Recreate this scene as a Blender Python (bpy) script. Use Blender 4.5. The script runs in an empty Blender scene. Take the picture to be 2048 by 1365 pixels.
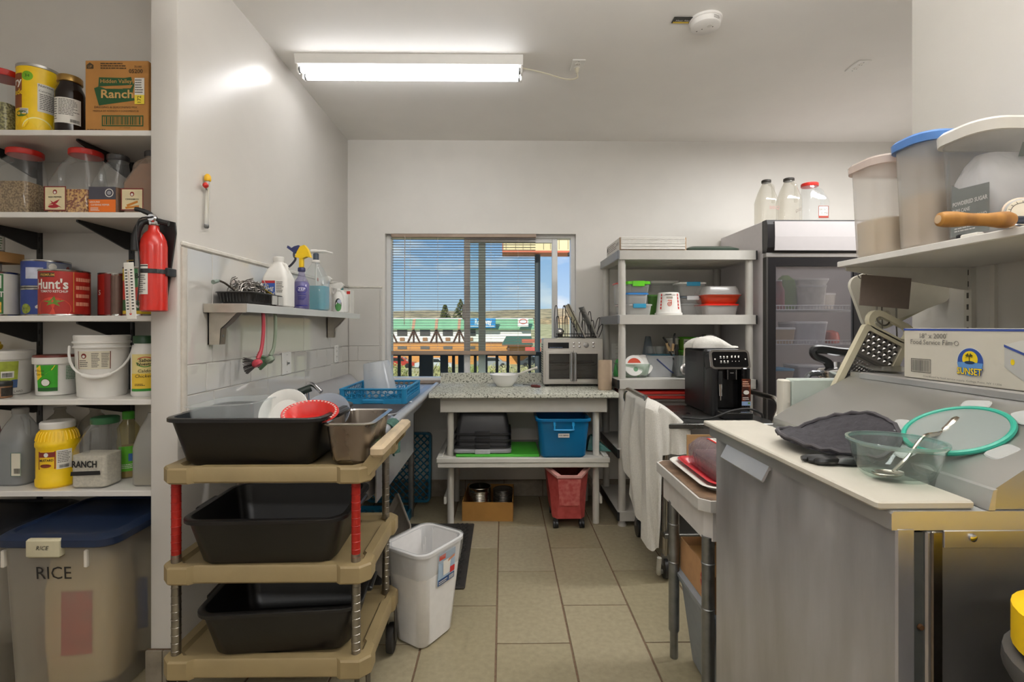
import bpy, math, random
from mathutils import Vector as V, Matrix
R = math.radians
rnd = random.Random(7)
SC = bpy.context.scene
COL = SC.collection
# ---------------------------------------------------------------- camera, sky, sun, lamps, exposure
FPX, CX, CY, H, YAW = 1000.0, 1018.0, 655.0, 1.31, math.atan(0.012)
cam = bpy.data.cameras.new('camera')
camo = bpy.data.objects.new('camera', cam); COL.objects.link(camo)
cam.sensor_width = 36; cam.lens = FPX * 36 / 2048
cam.shift_x = (1024 - CX) / 2048; cam.shift_y = (CY - 682.5) / 2048
cam.clip_start = 0.02; cam.clip_end = 5000
camo.location = (0, 0, H); camo.rotation_euler = (R(90), 0, -YAW)
SC.camera = camo
vs = SC.view_settings
vs.view_transform = 'Standard'; vs.look = 'None'; vs.gamma = 1; vs.use_curve_mapping = False
vs.exposure = -0.13
cy = SC.cycles
cy.max_bounces = 10; cy.transparent_max_bounces = 40; cy.transmission_bounces = 8; cy.glossy_bounces = 5; cy.diffuse_bounces = 5
cy.sample_clamp_indirect = 6; cy.caustics_reflective = False; cy.caustics_refractive = False

def lin(h):
    if not isinstance(h, str): return h
    v = [int(h[i:i+2], 16) / 255 for i in (0, 2, 4)]
    return tuple(c / 12.92 if c <= .04045 else ((c + .055) / 1.055) ** 2.4 for c in v) + (1,)

w = bpy.data.worlds.new('sky'); SC.world = w; w.use_nodes = True
nt = w.node_tree; N = nt.nodes; L = nt.links
bg = N['Background']
tc = N.new('ShaderNodeTexCoord'); sp = N.new('ShaderNodeSeparateXYZ'); L.new(tc.outputs['Generated'], sp.inputs[0])
rp = N.new('ShaderNodeValToRGB'); L.new(sp.outputs['Z'], rp.inputs[0])
e = rp.color_ramp.elements
e[0].position = 0.0; e[0].color = lin('d8e6f3'); e[1].position = .5; e[1].color = lin('5d93d8')
x = rp.color_ramp.elements.new(.05); x.color = lin('bcd8f4')
x = rp.color_ramp.elements.new(.19); x.color = lin('86b4ea')
mp = N.new('ShaderNodeMapping'); mp.inputs['Scale'].default_value = (3.2, 3.2, 11); mp.inputs['Location'].default_value = (1.05, .3, .45)
L.new(tc.outputs['Generated'], mp.inputs[0])
nz = N.new('ShaderNodeTexNoise'); nz.inputs['Scale'].default_value = 1.6; nz.inputs['Detail'].default_value = 6; nz.inputs['Roughness'].default_value = .5
L.new(mp.outputs[0], nz.inputs['Vector'])
cr = N.new('ShaderNodeValToRGB'); L.new(nz.outputs['Fac'], cr.inputs[0])
cr.color_ramp.elements[0].position = .50; cr.color_ramp.elements[0].color = (0, 0, 0, 1)
cr.color_ramp.elements[1].position = .64; cr.color_ramp.elements[1].color = (.9, .9, .9, 1)
mx = N.new('ShaderNodeMix'); mx.data_type = 'RGBA'
L.new(cr.outputs[0], mx.inputs[0]); L.new(rp.outputs[0], mx.inputs[6]); mx.inputs[7].default_value = lin('eef2f8')
L.new(mx.outputs[2], bg.inputs[0]); bg.inputs[1].default_value = 1.12

def light(name, kind, loc, power, rot=(0, 0, 0), size=(1, 1), color=(1, 1, 1), angle=None):
    l = bpy.data.lights.new(name, kind); l.energy = power; l.color = color
    if kind == 'AREA': l.shape = 'RECTANGLE'; l.size, l.size_y = size
    if angle: l.angle = angle
    o = bpy.data.objects.new(name, l); COL.objects.link(o); o.location = loc; o.rotation_euler = rot
    return o
light('sun', 'SUN', (0, -20, 30), 6.2, (R(57), 0, R(-28)), color=(1, .95, .87), angle=R(.6))
WARM = (1, .992, .978)
# unseen fill lights added to brighten the room; first two behind the camera
light('fill_light_a', 'AREA', (-.5, -.55, 2.70), 8, size=(2.4, .35), color=WARM)
light('fill_light_b', 'AREA', (-.3, -1.75, 2.70), 40, size=(2.4, .35), color=WARM)
light('fill_light_c', 'AREA', (2.3, 2.5, 2.70), 54, size=(1.2, .3), color=WARM)  # added fill over the passage, hidden behind the right wall

light('ceiling_fill_up', 'AREA', (.4, .9, 2.36), 64, (R(180), 0, 0), (2.4, .3), WARM)  # added upward fill above the frame to brighten the ceiling; no pendant there

light('side_fill_light', 'AREA', (-2.9, -1.0, 1.55), 6, (0, R(-90), 0), (1.5, 2.2), (.93, .97, 1))  # added fill brightening the right wall; the wall behind it has no window

# ---------------------------------------------------------------- pixel -> world
FW = V((math.sin(YAW), math.cos(YAW), 0)); RT = V((math.cos(YAW), -math.sin(YAW), 0))
def ray(px, py): return FW + RT * ((px - CX) / FPX) + V((0, 0, (CY - py) / FPX))
def at(px, py, y): d = ray(px, py); return V((0, 0, H)) + d * (y / d.y)
def atz(px, py, z): d = ray(px, py); return V((0, 0, H)) + d * ((z - H) / d.z)
def atx(px, py, x): d = ray(px, py); return V((0, 0, H)) + d * (x / d.x)
def zy(py, y): return at(1006, py, y).z

# ---------------------------------------------------------------- materials
_mats = {}
def _new(key):
    m = bpy.data.materials.new('mat_%d' % len(_mats)); m.use_nodes = True; _mats[key] = m
    return m, m.node_tree.nodes, m.node_tree.links
def _noise(N, L, scale, detail=3, rough=.5, obj=True, stretch=None):
    t = N.new('ShaderNodeTexCoord'); n = N.new('ShaderNodeTexNoise')
    n.inputs['Scale'].default_value = scale; n.inputs['Detail'].default_value = detail; n.inputs['Roughness'].default_value = rough
    if stretch:
        mp = N.new('ShaderNodeMapping'); mp.inputs['Scale'].default_value = stretch
        L.new(t.outputs['Object'], mp.inputs[0]); L.new(mp.outputs[0], n.inputs['Vector'])
    else: L.new(t.outputs['Object'], n.inputs['Vector'])
    return n
def mat(c, r=.5, m=0, n=.06, ns=30, b=0, bs=60, coat=0, stretch=None, emit=0, rn=0, c2=None, lo=.35, hi=.65, sub=0, spec=.5, det=3):
    key = ('p', c, r, m, n, ns, b, bs, coat, stretch, emit, rn, c2, lo, hi, sub, spec, det)
    if key in _mats: return _mats[key]
    mt, N, L = _new(key)
    P = N['Principled BSDF']; col = lin(c)
    P.inputs['Roughness'].default_value = r; P.inputs['Metallic'].default_value = m
    P.inputs['Coat Weight'].default_value = coat; P.inputs['Specular IOR Level'].default_value = spec
    if emit:
        P.inputs['Emission Color'].default_value = col; P.inputs['Emission Strength'].default_value = emit
    if n or c2 or rn:
        nz = _noise(N, L, ns, det, stretch=stretch)
        rp = N.new('ShaderNodeValToRGB'); L.new(nz.outputs['Fac'], rp.inputs[0])
        rp.color_ramp.elements[0].position = lo; rp.color_ramp.elements[1].position = hi
        a = lin(c2) if c2 else tuple(v * (1 - n) for v in col[:3]) + (1,)
        z = col if c2 else tuple(min(1, v * (1 + n)) for v in col[:3]) + (1,)
        rp.color_ramp.elements[0].color = a; rp.color_ramp.elements[1].color = z
        L.new(rp.outputs[0], P.inputs['Base Color'])
        if rn:
            mr = N.new('ShaderNodeMapRange'); L.new(nz.outputs['Fac'], mr.inputs[0])
            mr.inputs[1].default_value = .3; mr.inputs[2].default_value = .7
            mr.inputs[3].default_value = max(.02, r - rn); mr.inputs[4].default_value = r + rn
            L.new(mr.outputs[0], P.inputs['Roughness'])
    else: P.inputs['Base Color'].default_value = col
    if b:
        nb = _noise(N, L, bs, 3, stretch=stretch); bp = N.new('ShaderNodeBump'); bp.inputs['Strength'].default_value = b; bp.inputs['Distance'].default_value = .004
        L.new(nb.outputs['Fac'], bp.inputs['Height']); L.new(bp.outputs[0], P.inputs['Normal'])
    return mt
def clear(c='f4f6f6', haze=.1, r=.06, ior=1.45, trl=0.0, dc=None, b=0, bs=20):
    """thin see-through plastic or glass: transparent body, a little haze, glossy skin"""
    key = ('c', c, haze, r, ior, trl, dc, b, bs)
    if key in _mats: return _mats[key]
    mt, N, L = _new(key)
    N.remove(N['Principled BSDF']); out = N['Material Output']
    T = N.new('ShaderNodeBsdfTransparent'); T.inputs[0].default_value = lin(c)
    D = N.new('ShaderNodeBsdfDiffuse'); D.inputs[0].default_value = lin(dc or c)
    body = D
    if trl:
        TL = N.new('ShaderNodeBsdfTranslucent'); TL.inputs[0].default_value = lin(dc or c)
        q = N.new('ShaderNodeMixShader'); q.inputs[0].default_value = trl; L.new(D.outputs[0], q.inputs[1]); L.new(TL.outputs[0], q.inputs[2]); body = q
    m1 = N.new('ShaderNodeMixShader'); m1.inputs[0].default_value = haze
    L.new(T.outputs[0], m1.inputs[1]); L.new(body.outputs[0], m1.inputs[2])
    G = N.new('ShaderNodeBsdfGlossy'); G.inputs['Roughness'].default_value = r
    F = N.new('ShaderNodeFresnel'); F.inputs[0].default_value = ior
    GE = N.new('ShaderNodeNewGeometry'); SU = N.new('ShaderNodeMath'); SU.operation = 'SUBTRACT'; SU.use_clamp = True
    L.new(F.outputs[0], SU.inputs[0]); L.new(GE.outputs['Backfacing'], SU.inputs[1])
    m2 = N.new('ShaderNodeMixShader'); L.new(SU.outputs[0], m2.inputs[0]); L.new(m1.outputs[0], m2.inputs[1]); L.new(G.outputs[0], m2.inputs[2])
    if b:
        nb = _noise(N, L, bs, 2); bp = N.new('ShaderNodeBump'); bp.inputs['Strength'].default_value = b; bp.inputs['Distance'].default_value = .01
        L.new(nb.outputs['Fac'], bp.inputs['Height']); L.new(bp.outputs[0], G.inputs['Normal']); L.new(bp.outputs[0], F.inputs['Normal'])
    L.new(m2.outputs[0], out.inputs[0])
    return mt

# ---------------------------------------------------------------- mesh builder
class MB:
    def __init__(s): s.v = []; s.f = []; s.M = None
    def add(s, vs, fs):
        k = len(s.v)
        s.v += [tuple(s.M @ V(p)) if s.M is not None else tuple(p) for p in vs]
        s.f += [tuple(i + k for i in f) for f in fs]; return s
    def box(s, x0, x1, y0, y1, z0, z1):
        return s.add([(x0,y0,z0),(x1,y0,z0),(x1,y1,z0),(x0,y1,z0),(x0,y0,z1),(x1,y0,z1),(x1,y1,z1),(x0,y1,z1)],
                     [(3,2,1,0),(4,5,6,7),(0,1,5,4),(1,2,6,5),(2,3,7,6),(3,0,4,7)])
    def loft(s, rings, c0=True, c1=True, closed=True):
        n = len(rings[0]); vs = [p for r in rings for p in r]; fs = []
        for k in range(len(rings) - 1):
            for i in range(n if closed else n - 1):
                j = (i + 1) % n; fs.append((k*n+i, k*n+j, (k+1)*n+j, (k+1)*n+i))
        if c0: fs.append(tuple(reversed(range(n))))
        if c1: fs.append(tuple(range((len(rings)-1)*n, len(rings)*n)))
        return s.add(vs, fs)
    def rbox(s, x0, x1, y0, y1, z0, z1, r=.006, c=None, n=2):
        c = r if c is None else c; w, d = x1-x0, y1-y0; cx, cy = (x0+x1)/2, (y0+y1)/2
        c = min(c, (z1-z0)*.49); r = min(r, w*.49, d*.49)
        ri = max(r - c, .0005)
        return s.loft([rr(w-2*c, d-2*c, z0, ri, n, cx, cy), rr(w, d, z0+c, r, n, cx, cy), rr(w, d, z1-c, r, n, cx, cy), rr(w-2*c, d-2*c, z1, ri, n, cx, cy)])
    def tube(s, pts, r, n=8, caps=True, closed=False):
        pts = [V(p) for p in pts]; rs = r if isinstance(r, (list, tuple)) else [r]*len(pts)
        rings = []; up = None
        m = len(pts)
        for i, p in enumerate(pts):
            a = pts[(i-1) % m] if (closed or i > 0) else p; b_ = pts[(i+1) % m] if (closed or i < m-1) else p
            t = (b_ - a).normalized()
            if up is None:
                up = V((0,0,1)) if abs(t.z) < .9 else V((1,0,0))
            u = (up - t * up.dot(t)); u = u.normalized() if u.length > 1e-6 else t.orthogonal().normalized()
            up = u; q = t.cross(u)
            rings.append([p + (u*math.cos(k*math.tau/n) + q*math.sin(k*math.tau/n))*rs[i] for k in range(n)])
        if closed: rings.append(rings[0]); return s.loft(rings, False, False)
        return s.loft(rings, caps, caps)
    def lathe(s, prof, n=24, cx=0, cy=0, c0=True, c1=True, a0=0, a1=math.tau):
        full = abs(a1 - a0 - math.tau) < 1e-6; m = n if full else n + 1
        rings = [[(cx + r*math.cos(a0+(a1-a0)*k/n), cy + r*math.sin(a0+(a1-a0)*k/n), z) for k in range(m)] for r, z in prof]
        return s.loft(rings, c0 and full, c1 and full, full)
    def prism(s, poly, axis, lo, hi):
        def P(u, v, t): return {'x': (t,u,v), 'y': (u,t,v), 'z': (u,v,t)}[axis]
        n = len(poly)
        return s.loft([[P(u,v,lo) for u,v in poly], [P(u,v,hi) for u,v in poly]])
    def grid(s, nu, nv, fn, thick=0):
        vs = [V(fn(i/(nu), j/(nv))) for j in range(nv+1) for i in range(nu+1)]; W = nu+1
        fs = [(j*W+i, j*W+i+1, (j+1)*W+i+1, (j+1)*W+i) for j in range(nv) for i in range(nu)]
        if not thick: return s.add(vs, fs)
        nr = [V((0,0,0)) for _ in vs]
        for f in fs:
            k = (vs[f[1]]-vs[f[0]]).cross(vs[f[3]]-vs[f[0]])
            for i in f: nr[i] += k
        bk = [p - (q.normalized() if q.length else q)*thick for p, q in zip(vs, nr)]; n = len(vs)
        fs += [tuple(i+n for i in reversed(f)) for f in fs]
        b = [i for i in range(nu)] + [j*W+nu for j in range(nv)] + [nv*W+nu-i for i in range(nu)] + [(nv-j)*W for j in range(nv)]
        for a, c in zip(b, b[1:]+b[:1]): fs.append((c, a, a+n, c+n))
        return s.add(vs + bk, fs)
    def build(s, name, m, parent=None, smooth=True, kind=None, label=None, ang=38):
        me = bpy.data.meshes.new(name); me.from_pydata(s.v, [], s.f); me.update()
        if smooth:
            me.polygons.foreach_set('use_smooth', [True]*len(me.polygons)); me.set_sharp_from_angle(angle=R(ang))
        if m is not None: me.materials.append(m)
        o = bpy.data.objects.new(name, me); COL.objects.link(o)
        if parent is not None: o.parent = parent
        if kind: o['kind'] = kind
        if label: o['label'] = label
        return o
def rr(w, d, z, r, n=2, cx=0, cy=0):
    r = max(.0004, min(r, w/2, d/2)); out = []
    for qx, qy, a in ((1,1,0), (-1,1,90), (-1,-1,180), (1,-1,270)):
        for k in range(n+1):
            t = R(a + 90*k/n); out.append((cx + qx*(w/2-r) + r*math.cos(t), cy + qy*(d/2-r) + r*math.sin(t), z))
    return out
def thing(name, label, cat, loc=(0,0,0), rz=0, group=None):
    o = bpy.data.objects.new(name, None); COL.objects.link(o); o.empty_display_size = .05
    o.location = loc; o.rotation_euler = (0,0,rz) if not isinstance(rz, tuple) else rz
    return tag(o, label, cat, group)
def tag(o, label, cat, group=None):
    o['label'] = label; o['category'] = cat
    if group: o['group'] = group
    return o
def dup(root, loc=None, rz=None, label=None, group=None):
    r = root.copy(); COL.objects.link(r)
    if loc is not None: r.location = loc
    if rz is not None: r.rotation_euler = (0,0,rz)
    if label: r['label'] = label
    if group: r['group'] = group
    for ch in list(root.children):
        c = ch.copy(); COL.objects.link(c); c.parent = r
        for g in list(ch.children):
            d = g.copy(); COL.objects.link(d); d.parent = c
    return r
def struct(o): o['kind'] = 'structure'; return o
def bez(p, n=10):
    """smooth curve through points (Catmull-Rom)"""
    p = [V(q) for q in p]; q = [p[0]*2-p[1]] + p + [p[-1]*2-p[-2]]; out = []
    for i in range(1, len(q)-2):
        for k in range(n):
            t = k/n; a, b, c, d = q[i-1], q[i], q[i+1], q[i+2]
            out.append(.5*((2*b)+(c-a)*t+(2*a-5*b+4*c-d)*t*t+(3*b-a-3*c+d)*t**3))
    return out + [p[-1]]
# flat print: lettering, patches, bar codes
_txt = {}
def _text2d(s, bold=0, shear=0, res=2):
    key = (s, bold, shear, res)
    if key not in _txt:
        c = bpy.data.curves.new('t', 'FONT'); c.body = s; c.size = 1; c.offset = bold; c.shear = shear; c.resolution_u = res; c.align_x = 'CENTER'; c.align_y = 'CENTER'
        o = bpy.data.objects.new('t', c); COL.objects.link(o)
        dg = bpy.context.evaluated_depsgraph_get(); me = bpy.data.meshes.new_from_object(o.evaluated_get(dg))
        _txt[key] = ([tuple(v.co[:2]) for v in me.vertices], [tuple(p.vertices) for p in me.polygons])
        bpy.data.objects.remove(o); bpy.data.curves.remove(c); bpy.data.meshes.remove(me)
    return _txt[key]
def flat(o, u, v):
    """print surface: origin o, unit vectors u, v; lift along their normal"""
    o, u, v = V(o), V(u).normalized(), V(v).normalized(); n = u.cross(v)
    return lambda a, b, e=0: o + u*a + v*b + n*e
def cyl(rad, z, a=-math.pi/2, cx=0, cy=0, slope=0):
    """print surface round an upright cylinder, facing angle a; slope = change of radius per metre of height"""
    return lambda s, b, e=0: V((cx + (rad+slope*b+e)*math.cos(a + s/rad), cy + (rad+slope*b+e)*math.sin(a + s/rad), z + b))
def txt(parent, s, size, S, m, x=0, y=0, w=None, bold=0, shear=0, e=.0012, name='lettering', squash=1):
    vs, fs = _text2d(s, bold, shear)
    if not vs: return
    if w:
        ww = max(p[0] for p in vs) - min(p[0] for p in vs); squash = w / (ww*size)
    mb = MB(); mb.add([S(x + p[0]*size*squash, y + p[1]*size, e) for p in vs], fs)
    return mb.build(name, m, parent, smooth=False)
def patch(parent, S, x0, x1, y0, y1, m, e=.0006, n=1, name='label', th=.0004, label=None):
    mb = MB(); k = max(1, n)
    vs = []; fs = []
    for ee in (e, e - th):
        for j in (y0, y1):
            for i in range(k+1): vs.append(S(x0+(x1-x0)*i/k, j, ee))
    W = k+1
    for i in range(k):
        fs += [(i, i+1, W+i+1, W+i), (2*W+i+1, 2*W+i, 3*W+i, 3*W+i+1), (i+1, i, 2*W+i, 2*W+i+1), (W+i, W+i+1, 3*W+i+1, 3*W+i)]
    fs += [(0, W, 3*W, 2*W), (k, 2*W+k, 3*W+k, W+k)]
    mb.add(vs, fs); return mb.build(name, m, parent, smooth=(n > 1), label=label)
def barcode(parent, S, x0, x1, y0, y1, m, e=.0012, name='barcode'):
    mb = MB(); x = x0
    while x < x1:
        a = rnd.uniform(.25, 1)*(x1-x0)/26; b = min(x + a, x1)
        mb.add([S(x,y0,e), S(b,y0,e), S(b,y1,e), S(x,y1,e)], [(0,1,2,3)]); x = b + rnd.uniform(.3, .9)*(x1-x0)/26
    return mb.build(name, m, parent, smooth=False, kind='stuff')
def lines(parent, S, x0, x1, y0, y1, n, m, e=.0012, name='small_print'):
    """rows of print too small to read"""
    mb = MB(); h = (y1-y0)/n
    for i in range(n):
        y = y1 - (i+.7)*h; x = x0
        end = x1 - rnd.random()*.3*(x1-x0)
        while x < end:
            b = min(end, x + rnd.uniform(.06, .18)*(x1-x0))
            mb.add([S(x,y,e), S(b,y,e), S(b,y+h*.45,e), S(x,y+h*.45,e)], [(0,1,2,3)]); x = b + .02*(x1-x0)
    return mb.build(name, m, parent, smooth=False, kind='stuff')
def disc(parent, S, cx, cy, rx, ry, m, e=.0008, name='logo', n=24, a0=0, a1=math.tau):
    mb = MB(); vs = [S(cx,cy,e)] + [S(cx+rx*math.cos(a0+(a1-a0)*k/n), cy+ry*math.sin(a0+(a1-a0)*k/n), e) for k in range(n+1)]
    mb.add(vs, [(0,k+1,k+2) for k in range(n)]); return mb.build(name, m, parent, smooth=False)
def poly(parent, S, pts, m, e=.0008, name='logo'):
    mb = MB(); mb.add([S(a,b,e) for a,b in pts], [tuple(range(len(pts)))]); return mb.build(name, m, parent, smooth=False)
def ring2(parent, S, cx, cy, rx, ry, wd, m, e=.001, name='logo', n=28, a0=0, a1=math.tau):
    mb = MB(); vs = []
    for k in range(n+1):
        t = a0+(a1-a0)*k/n
        vs += [S(cx+rx*math.cos(t), cy+ry*math.sin(t), e), S(cx+(rx-wd)*math.cos(t), cy+(ry-wd)*math.sin(t), e)]
    mb.add(vs, [(2*k, 2*k+2, 2*k+3, 2*k+1) for k in range(n)]); return mb.build(name, m, parent, smooth=False)
def framep(parent, S, x0, x1, y0, y1, wd, m, e=.001, name='label_border'):
    mb = MB(); o = [(x0,y0),(x1,y0),(x1,y1),(x0,y1)]; i = [(x0+wd,y0+wd),(x1-wd,y0+wd),(x1-wd,y1-wd),(x0+wd,y1-wd)]
    mb.add([S(a,b,e) for a,b in o+i], [(k,(k+1)%4,4+(k+1)%4,4+k) for k in range(4)]); return mb.build(name, m, parent, smooth=False)
# ---------------------------------------------------------------- the room
XL, YB, ZC = -1.2, 3.88, 2.76
WALL = mat('dddad4', .45, n=.015, ns=6, b=.03, bs=180)
CEILM = mat('ebe8e3', .6, n=.01, ns=5, b=.03, bs=150)
GLOSSW = mat('cecac4', .28, n=.012, ns=6, b=.03, bs=60)
GROUT = mat('6e5946', .9, n=.15, ns=60)
FTILE = [mat(c, .42, n=.13, ns=42, b=.12, bs=140, det=8, lo=.25, hi=.75) for c in ('998f76', '958b71', '9c927b', '92886e')]
WHITE = mat('e4e2de', .35, n=.02)
TILEW = mat('cfccc6', .07, n=.02, ns=4, b=.08, bs=14, coat=.6, spec=.9)
TILEG = mat('b9b6b0', .2, n=.02, ns=4)
BASET = mat('8b8172', .5, n=.15, ns=20)

fl = struct(MB().box(-3.1, 3.4, -2.7, 4.0, -.12, -.004).build('floor', GROUT, smooth=False))
TX0, TW, TL = atz(990.6, 1365, 0).x, .3085, .612
cols = range(-7, 8)
for i in cols:
    for j in range(-4, 3):
        y0 = 2.683 + j*TL + (0 if i % 2 == 0 else -.33)
        x0 = TX0 + i*TW
        y1 = min(y0+TL, YB); 
        if y1 - y0 < .05: continue
        o = MB().rbox(x0+.004, x0+TW-.004, y0+.004, y1-.004, -.006, 0, .0015, n=1).build('tile', FTILE[rnd.randrange(4)], fl)
struct(MB().box(-3.1, 3.4, -2.7, 4.02, ZC, ZC+.1).build('ceiling', CEILM, smooth=False))
WX0, WX1 = at(770, 600, YB).x, at(1152, 600, YB).x
WZ0, WZ1 = .893, zy(468, YB)
# back wall with the window opening
def wall_hole(x0, x1, z0, z1, hx0, hx1, hz0, hz1, ya, yb):
    mb = MB(); o = [(x0,z0),(x1,z0),(x1,z1),(x0,z1)]; h = [(hx0,hz0),(hx1,hz0),(hx1,hz1),(hx0,hz1)]
    vs = [(x,ya,z) for x,z in o+h] + [(x,yb,z) for x,z in o+h]
    fs = []
    for k in range(4):
        j = (k+1)%4
        fs += [(k,j,4+j,4+k), (8+j,8+k,12+k,12+j), (4+k,4+j,12+j,12+k), (j,k,8+k,8+j)]
    return mb.add(vs, fs)
wb = struct(wall_hole(-3.1, 3.4, -.1, ZC+.02, WX0, WX1, WZ0, WZ1, YB, 4.02).build('wall_back', WALL, smooth=False))
wl = struct(MB().rbox(-1.302, XL, 1.86, 4.0, 0, ZC, .008, .0005).build('wall_left', GLOSSW))
struct(MB().box(-3.1, -1.303, 2.19, 2.3, 0, ZC).build('wall_pantry', WALL, smooth=False))
struct(MB().rbox(1.388, 1.508, -2.6, 1.683, 0, ZC, .005, .0005).build('wall_right', WALL))
struct(MB().box(-3.1, 3.4, -2.7, -2.6, 0, ZC).build('wall_front', WALL, smooth=False))
struct(MB().box(-3.1, -3.0, -2.6, 2.3, 0, ZC).build('wall_far_left', WALL, smooth=False))
struct(MB().box(3.3, 3.4, -2.6, 4.0, 0, ZC).build('wall_far_right', WALL, smooth=False))
# wall tiles, left wall
tx0, tx1 = XL-.002, XL+.006
def ltile(y0, y1, z0, z1): MB().rbox(tx0, tx1, y0+.0015, y1-.0015, z0+.0015, z1-.0015, .002, n=1).build('tile', TILEW, wl)
def seq(s):
    return list(zip(s[:-1], s[1:]))
for a, b in seq([1.905, 2.069, 2.542, 3.011, 3.483, YB-.003]): ltile(a, b, 1.166, 1.612)
for a, b in seq([1.905, 2.029, 2.206, 2.383, 2.552, 2.72, 2.885, 3.05, 3.226, 3.40, 3.57, 3.73, YB-.003]): ltile(a, b, 1.05, 1.166)
for a, b in seq([1.905, 2.081, 2.557, 3.023, 3.488, YB-.003]): ltile(a, b, .86, 1.05)
MB().rbox(tx0, tx1+.003, 1.875, 1.903, .86, 1.612, .004).build('tile_trim', mat('c6bfb4', .25), wl)
MB().rbox(tx0, tx1+.003, 1.875, YB-.003, 1.614, 1.632, .004).build('tile_trim', mat('d3cfc6', .25), wl)
# back wall tiles between the corner and the window
def btile(x0, x1, z0, z1): MB().rbox(x0+.0015, x1-.0015, YB-.006, YB+.001, z0+.0015, z1-.0015, .002, n=1).build('tile', TILEW, wb)
btile(XL+.008, -.952, 1.166, 1.612); btile(-.952, WX0-.02, 1.166, 1.612)
for z0, z1, s in ((1.05, 1.166, [XL+.008, -1.12, -.95, WX0-.02]), (.86, 1.05, [XL+.008, -1.03, WX0-.02])):
    for a, b in seq(s): btile(a, b, z0, z1)
MB().rbox(XL+.008, WX0-.02, YB-.008, YB+.001, 1.614, 1.628, .003).build('tile_trim', mat('d3cfc6', .25), wb)
# tiled baseboards
bb = struct(MB().box(XL, 1.75, YB-.004, YB+.002, 0, .128).build('baseboard_back', GROUT, smooth=False))
for k in range(10): MB().rbox(XL+.01+k*.3, XL+.305+k*.3, YB-.012, YB-.002, .002, .126, .002, n=1).build('tile', BASET, bb)
bs = struct(MB().box(-1.308, -1.194, 1.852, 1.859, 0, .125).build('baseboard_left', GROUT, smooth=False))
MB().rbox(-1.31, -1.25, 1.846, 1.858, .001, .124, .002).build('tile', BASET, bs); MB().rbox(-1.247, -1.19, 1.846, 1.858, .001, .124, .002).build('tile', BASET, bs)

# ---------------------------------------------------------------- window_1: white vinyl slider
VIN = mat('e6e6e4', .3, n=.015)
win = bpy.data.objects.new('window_1', None); COL.objects.link(win); struct(win)
YF = 3.985
def wx(px, y=YF): return at(px, 600, y).x
def wz(py, y=YF): return zy(py, y)
def vbar(p0, p1, y0, y1, z0, z1, name): return MB().rbox(wx(p0, y0), wx(p1, y0), y0, y1, z0, z1, .003, n=1).build(name, VIN, win)
def hbar(x0, x1, y0, y1, z0, z1, name): return MB().rbox(x0, x1, y0, y1, z0, z1, .003, n=1).build(name, VIN, win)
fz0, fz1 = WZ0 + .001, WZ1 - .001
fr = MB(); 
o4 = [(WX0+.001, fz0), (WX1-.001, fz0), (WX1-.001, fz1), (WX0+.001, fz1)]
i4 = [(wx(785), fz0+.022), (wx(1140), fz0+.022), (wx(1140), wz(479)), (wx(785), wz(479))]
vs_ = [(x, 3.93, z) for x, z in o4+i4] + [(x, 4.015, z) for x, z in o4+i4]; fs_ = []
for k in range(4):
    j = (k+1) % 4
    fs_ += [(k,j,4+j,4+k), (8+j,8+k,12+k,12+j), (4+k,4+j,12+j,12+k), (j,k,8+k,8+j)]
fr.add(vs_, fs_).build('frame', VIN, win, smooth=False)
vbar(957, 971, 3.985, 4.01, fz0+.022, wz(479), 'meeting_stile')
s_z0, s_z1 = fz0+.012, wz(474, 3.945)
sash = bpy.data.objects.new('sash', None); COL.objects.link(sash); sash.parent = win
for p0, p1 in ((928, 940), (1104, 1115)): MB().rbox(wx(p0, 3.945), wx(p1, 3.945), 3.945, 3.975, s_z0, s_z1, .003, n=1).build('stile', VIN, sash)
MB().rbox(wx(940, 3.945), wx(1104, 3.945), 3.946, 3.974, wz(486, 3.945), s_z1-.001, .003, n=1).build('rail', VIN, sash)
MB().rbox(wx(940, 3.945), wx(1104, 3.945), 3.946, 3.974, s_z0, s_z0+.035, .003, n=1).build('rail', VIN, sash)
GLASS = clear('f2f7f5', .01, .01, 1.1)
MB().box(wx(940, 3.945)-.004, wx(1104, 3.945)+.004, 3.958, 3.962, s_z0+.03, wz(485, 3.945)).build('pane', GLASS, sash, smooth=False)
MB().box(wx(785)-.004, wx(957)+.004, 3.998, 4.002, fz0+.02, wz(478)).build('pane', GLASS, win, smooth=False)
MB().rbox(wx(925, 3.944), wx(932, 3.944), 3.925, 3.945, 1.37, 1.49, .004).build('sash_latch', VIN, win)
MB().rbox(WX0-.004, WX1+.004, YB-.012, 3.935, WZ0-.02, WZ0+.004, .004).build('sill', mat('9a8c80', .5, n=.1), win)

# venetian blind inside the opening
BROWN = mat('a08c7c', .4, n=.04)
bl = thing('venetian_blind', 'beige brown venetian blind lowered over most of the window', 'blind', (0, 3.905, 0))
YBL = 3.905
bx0, bx1 = at(783, 600, YBL).x, at(1072, 600, YBL).x
MB().rbox(bx0, bx1, -.02, .016, zy(476, YBL), zy(468.5, YBL), .003).build('headrail', BROWN, bl)
zt, zb = zy(479.5, YBL), zy(699, YBL)
ns = 43; ms = None
for k in range(ns):
    z = zt + (zb - zt)*k/(ns-1)
    if ms is None:
        mb = MB(); n = 4
        top = [(-.0125+.025*i/n, .0022*(1-(2*i/n-1)**2)) for i in range(n+1)]
        prof = [(y, q) for y, q in top] + [(y, q-.0007) for y, q in reversed(top)]
        mb.loft([[(x, y, q) for y, q in prof] for x in (bx0+.004, bx1-.004)])
        o = mb.build('slat', mat('8d7c6e', .35, n=.03), bl); ms = o.data
    else:
        o = bpy.data.objects.new('slat', ms); COL.objects.link(o); o.parent = bl
    o.location = (0, 0, z); o.rotation_euler = (R(-2), R(rnd.uniform(-.08, .08)), 0)
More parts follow.
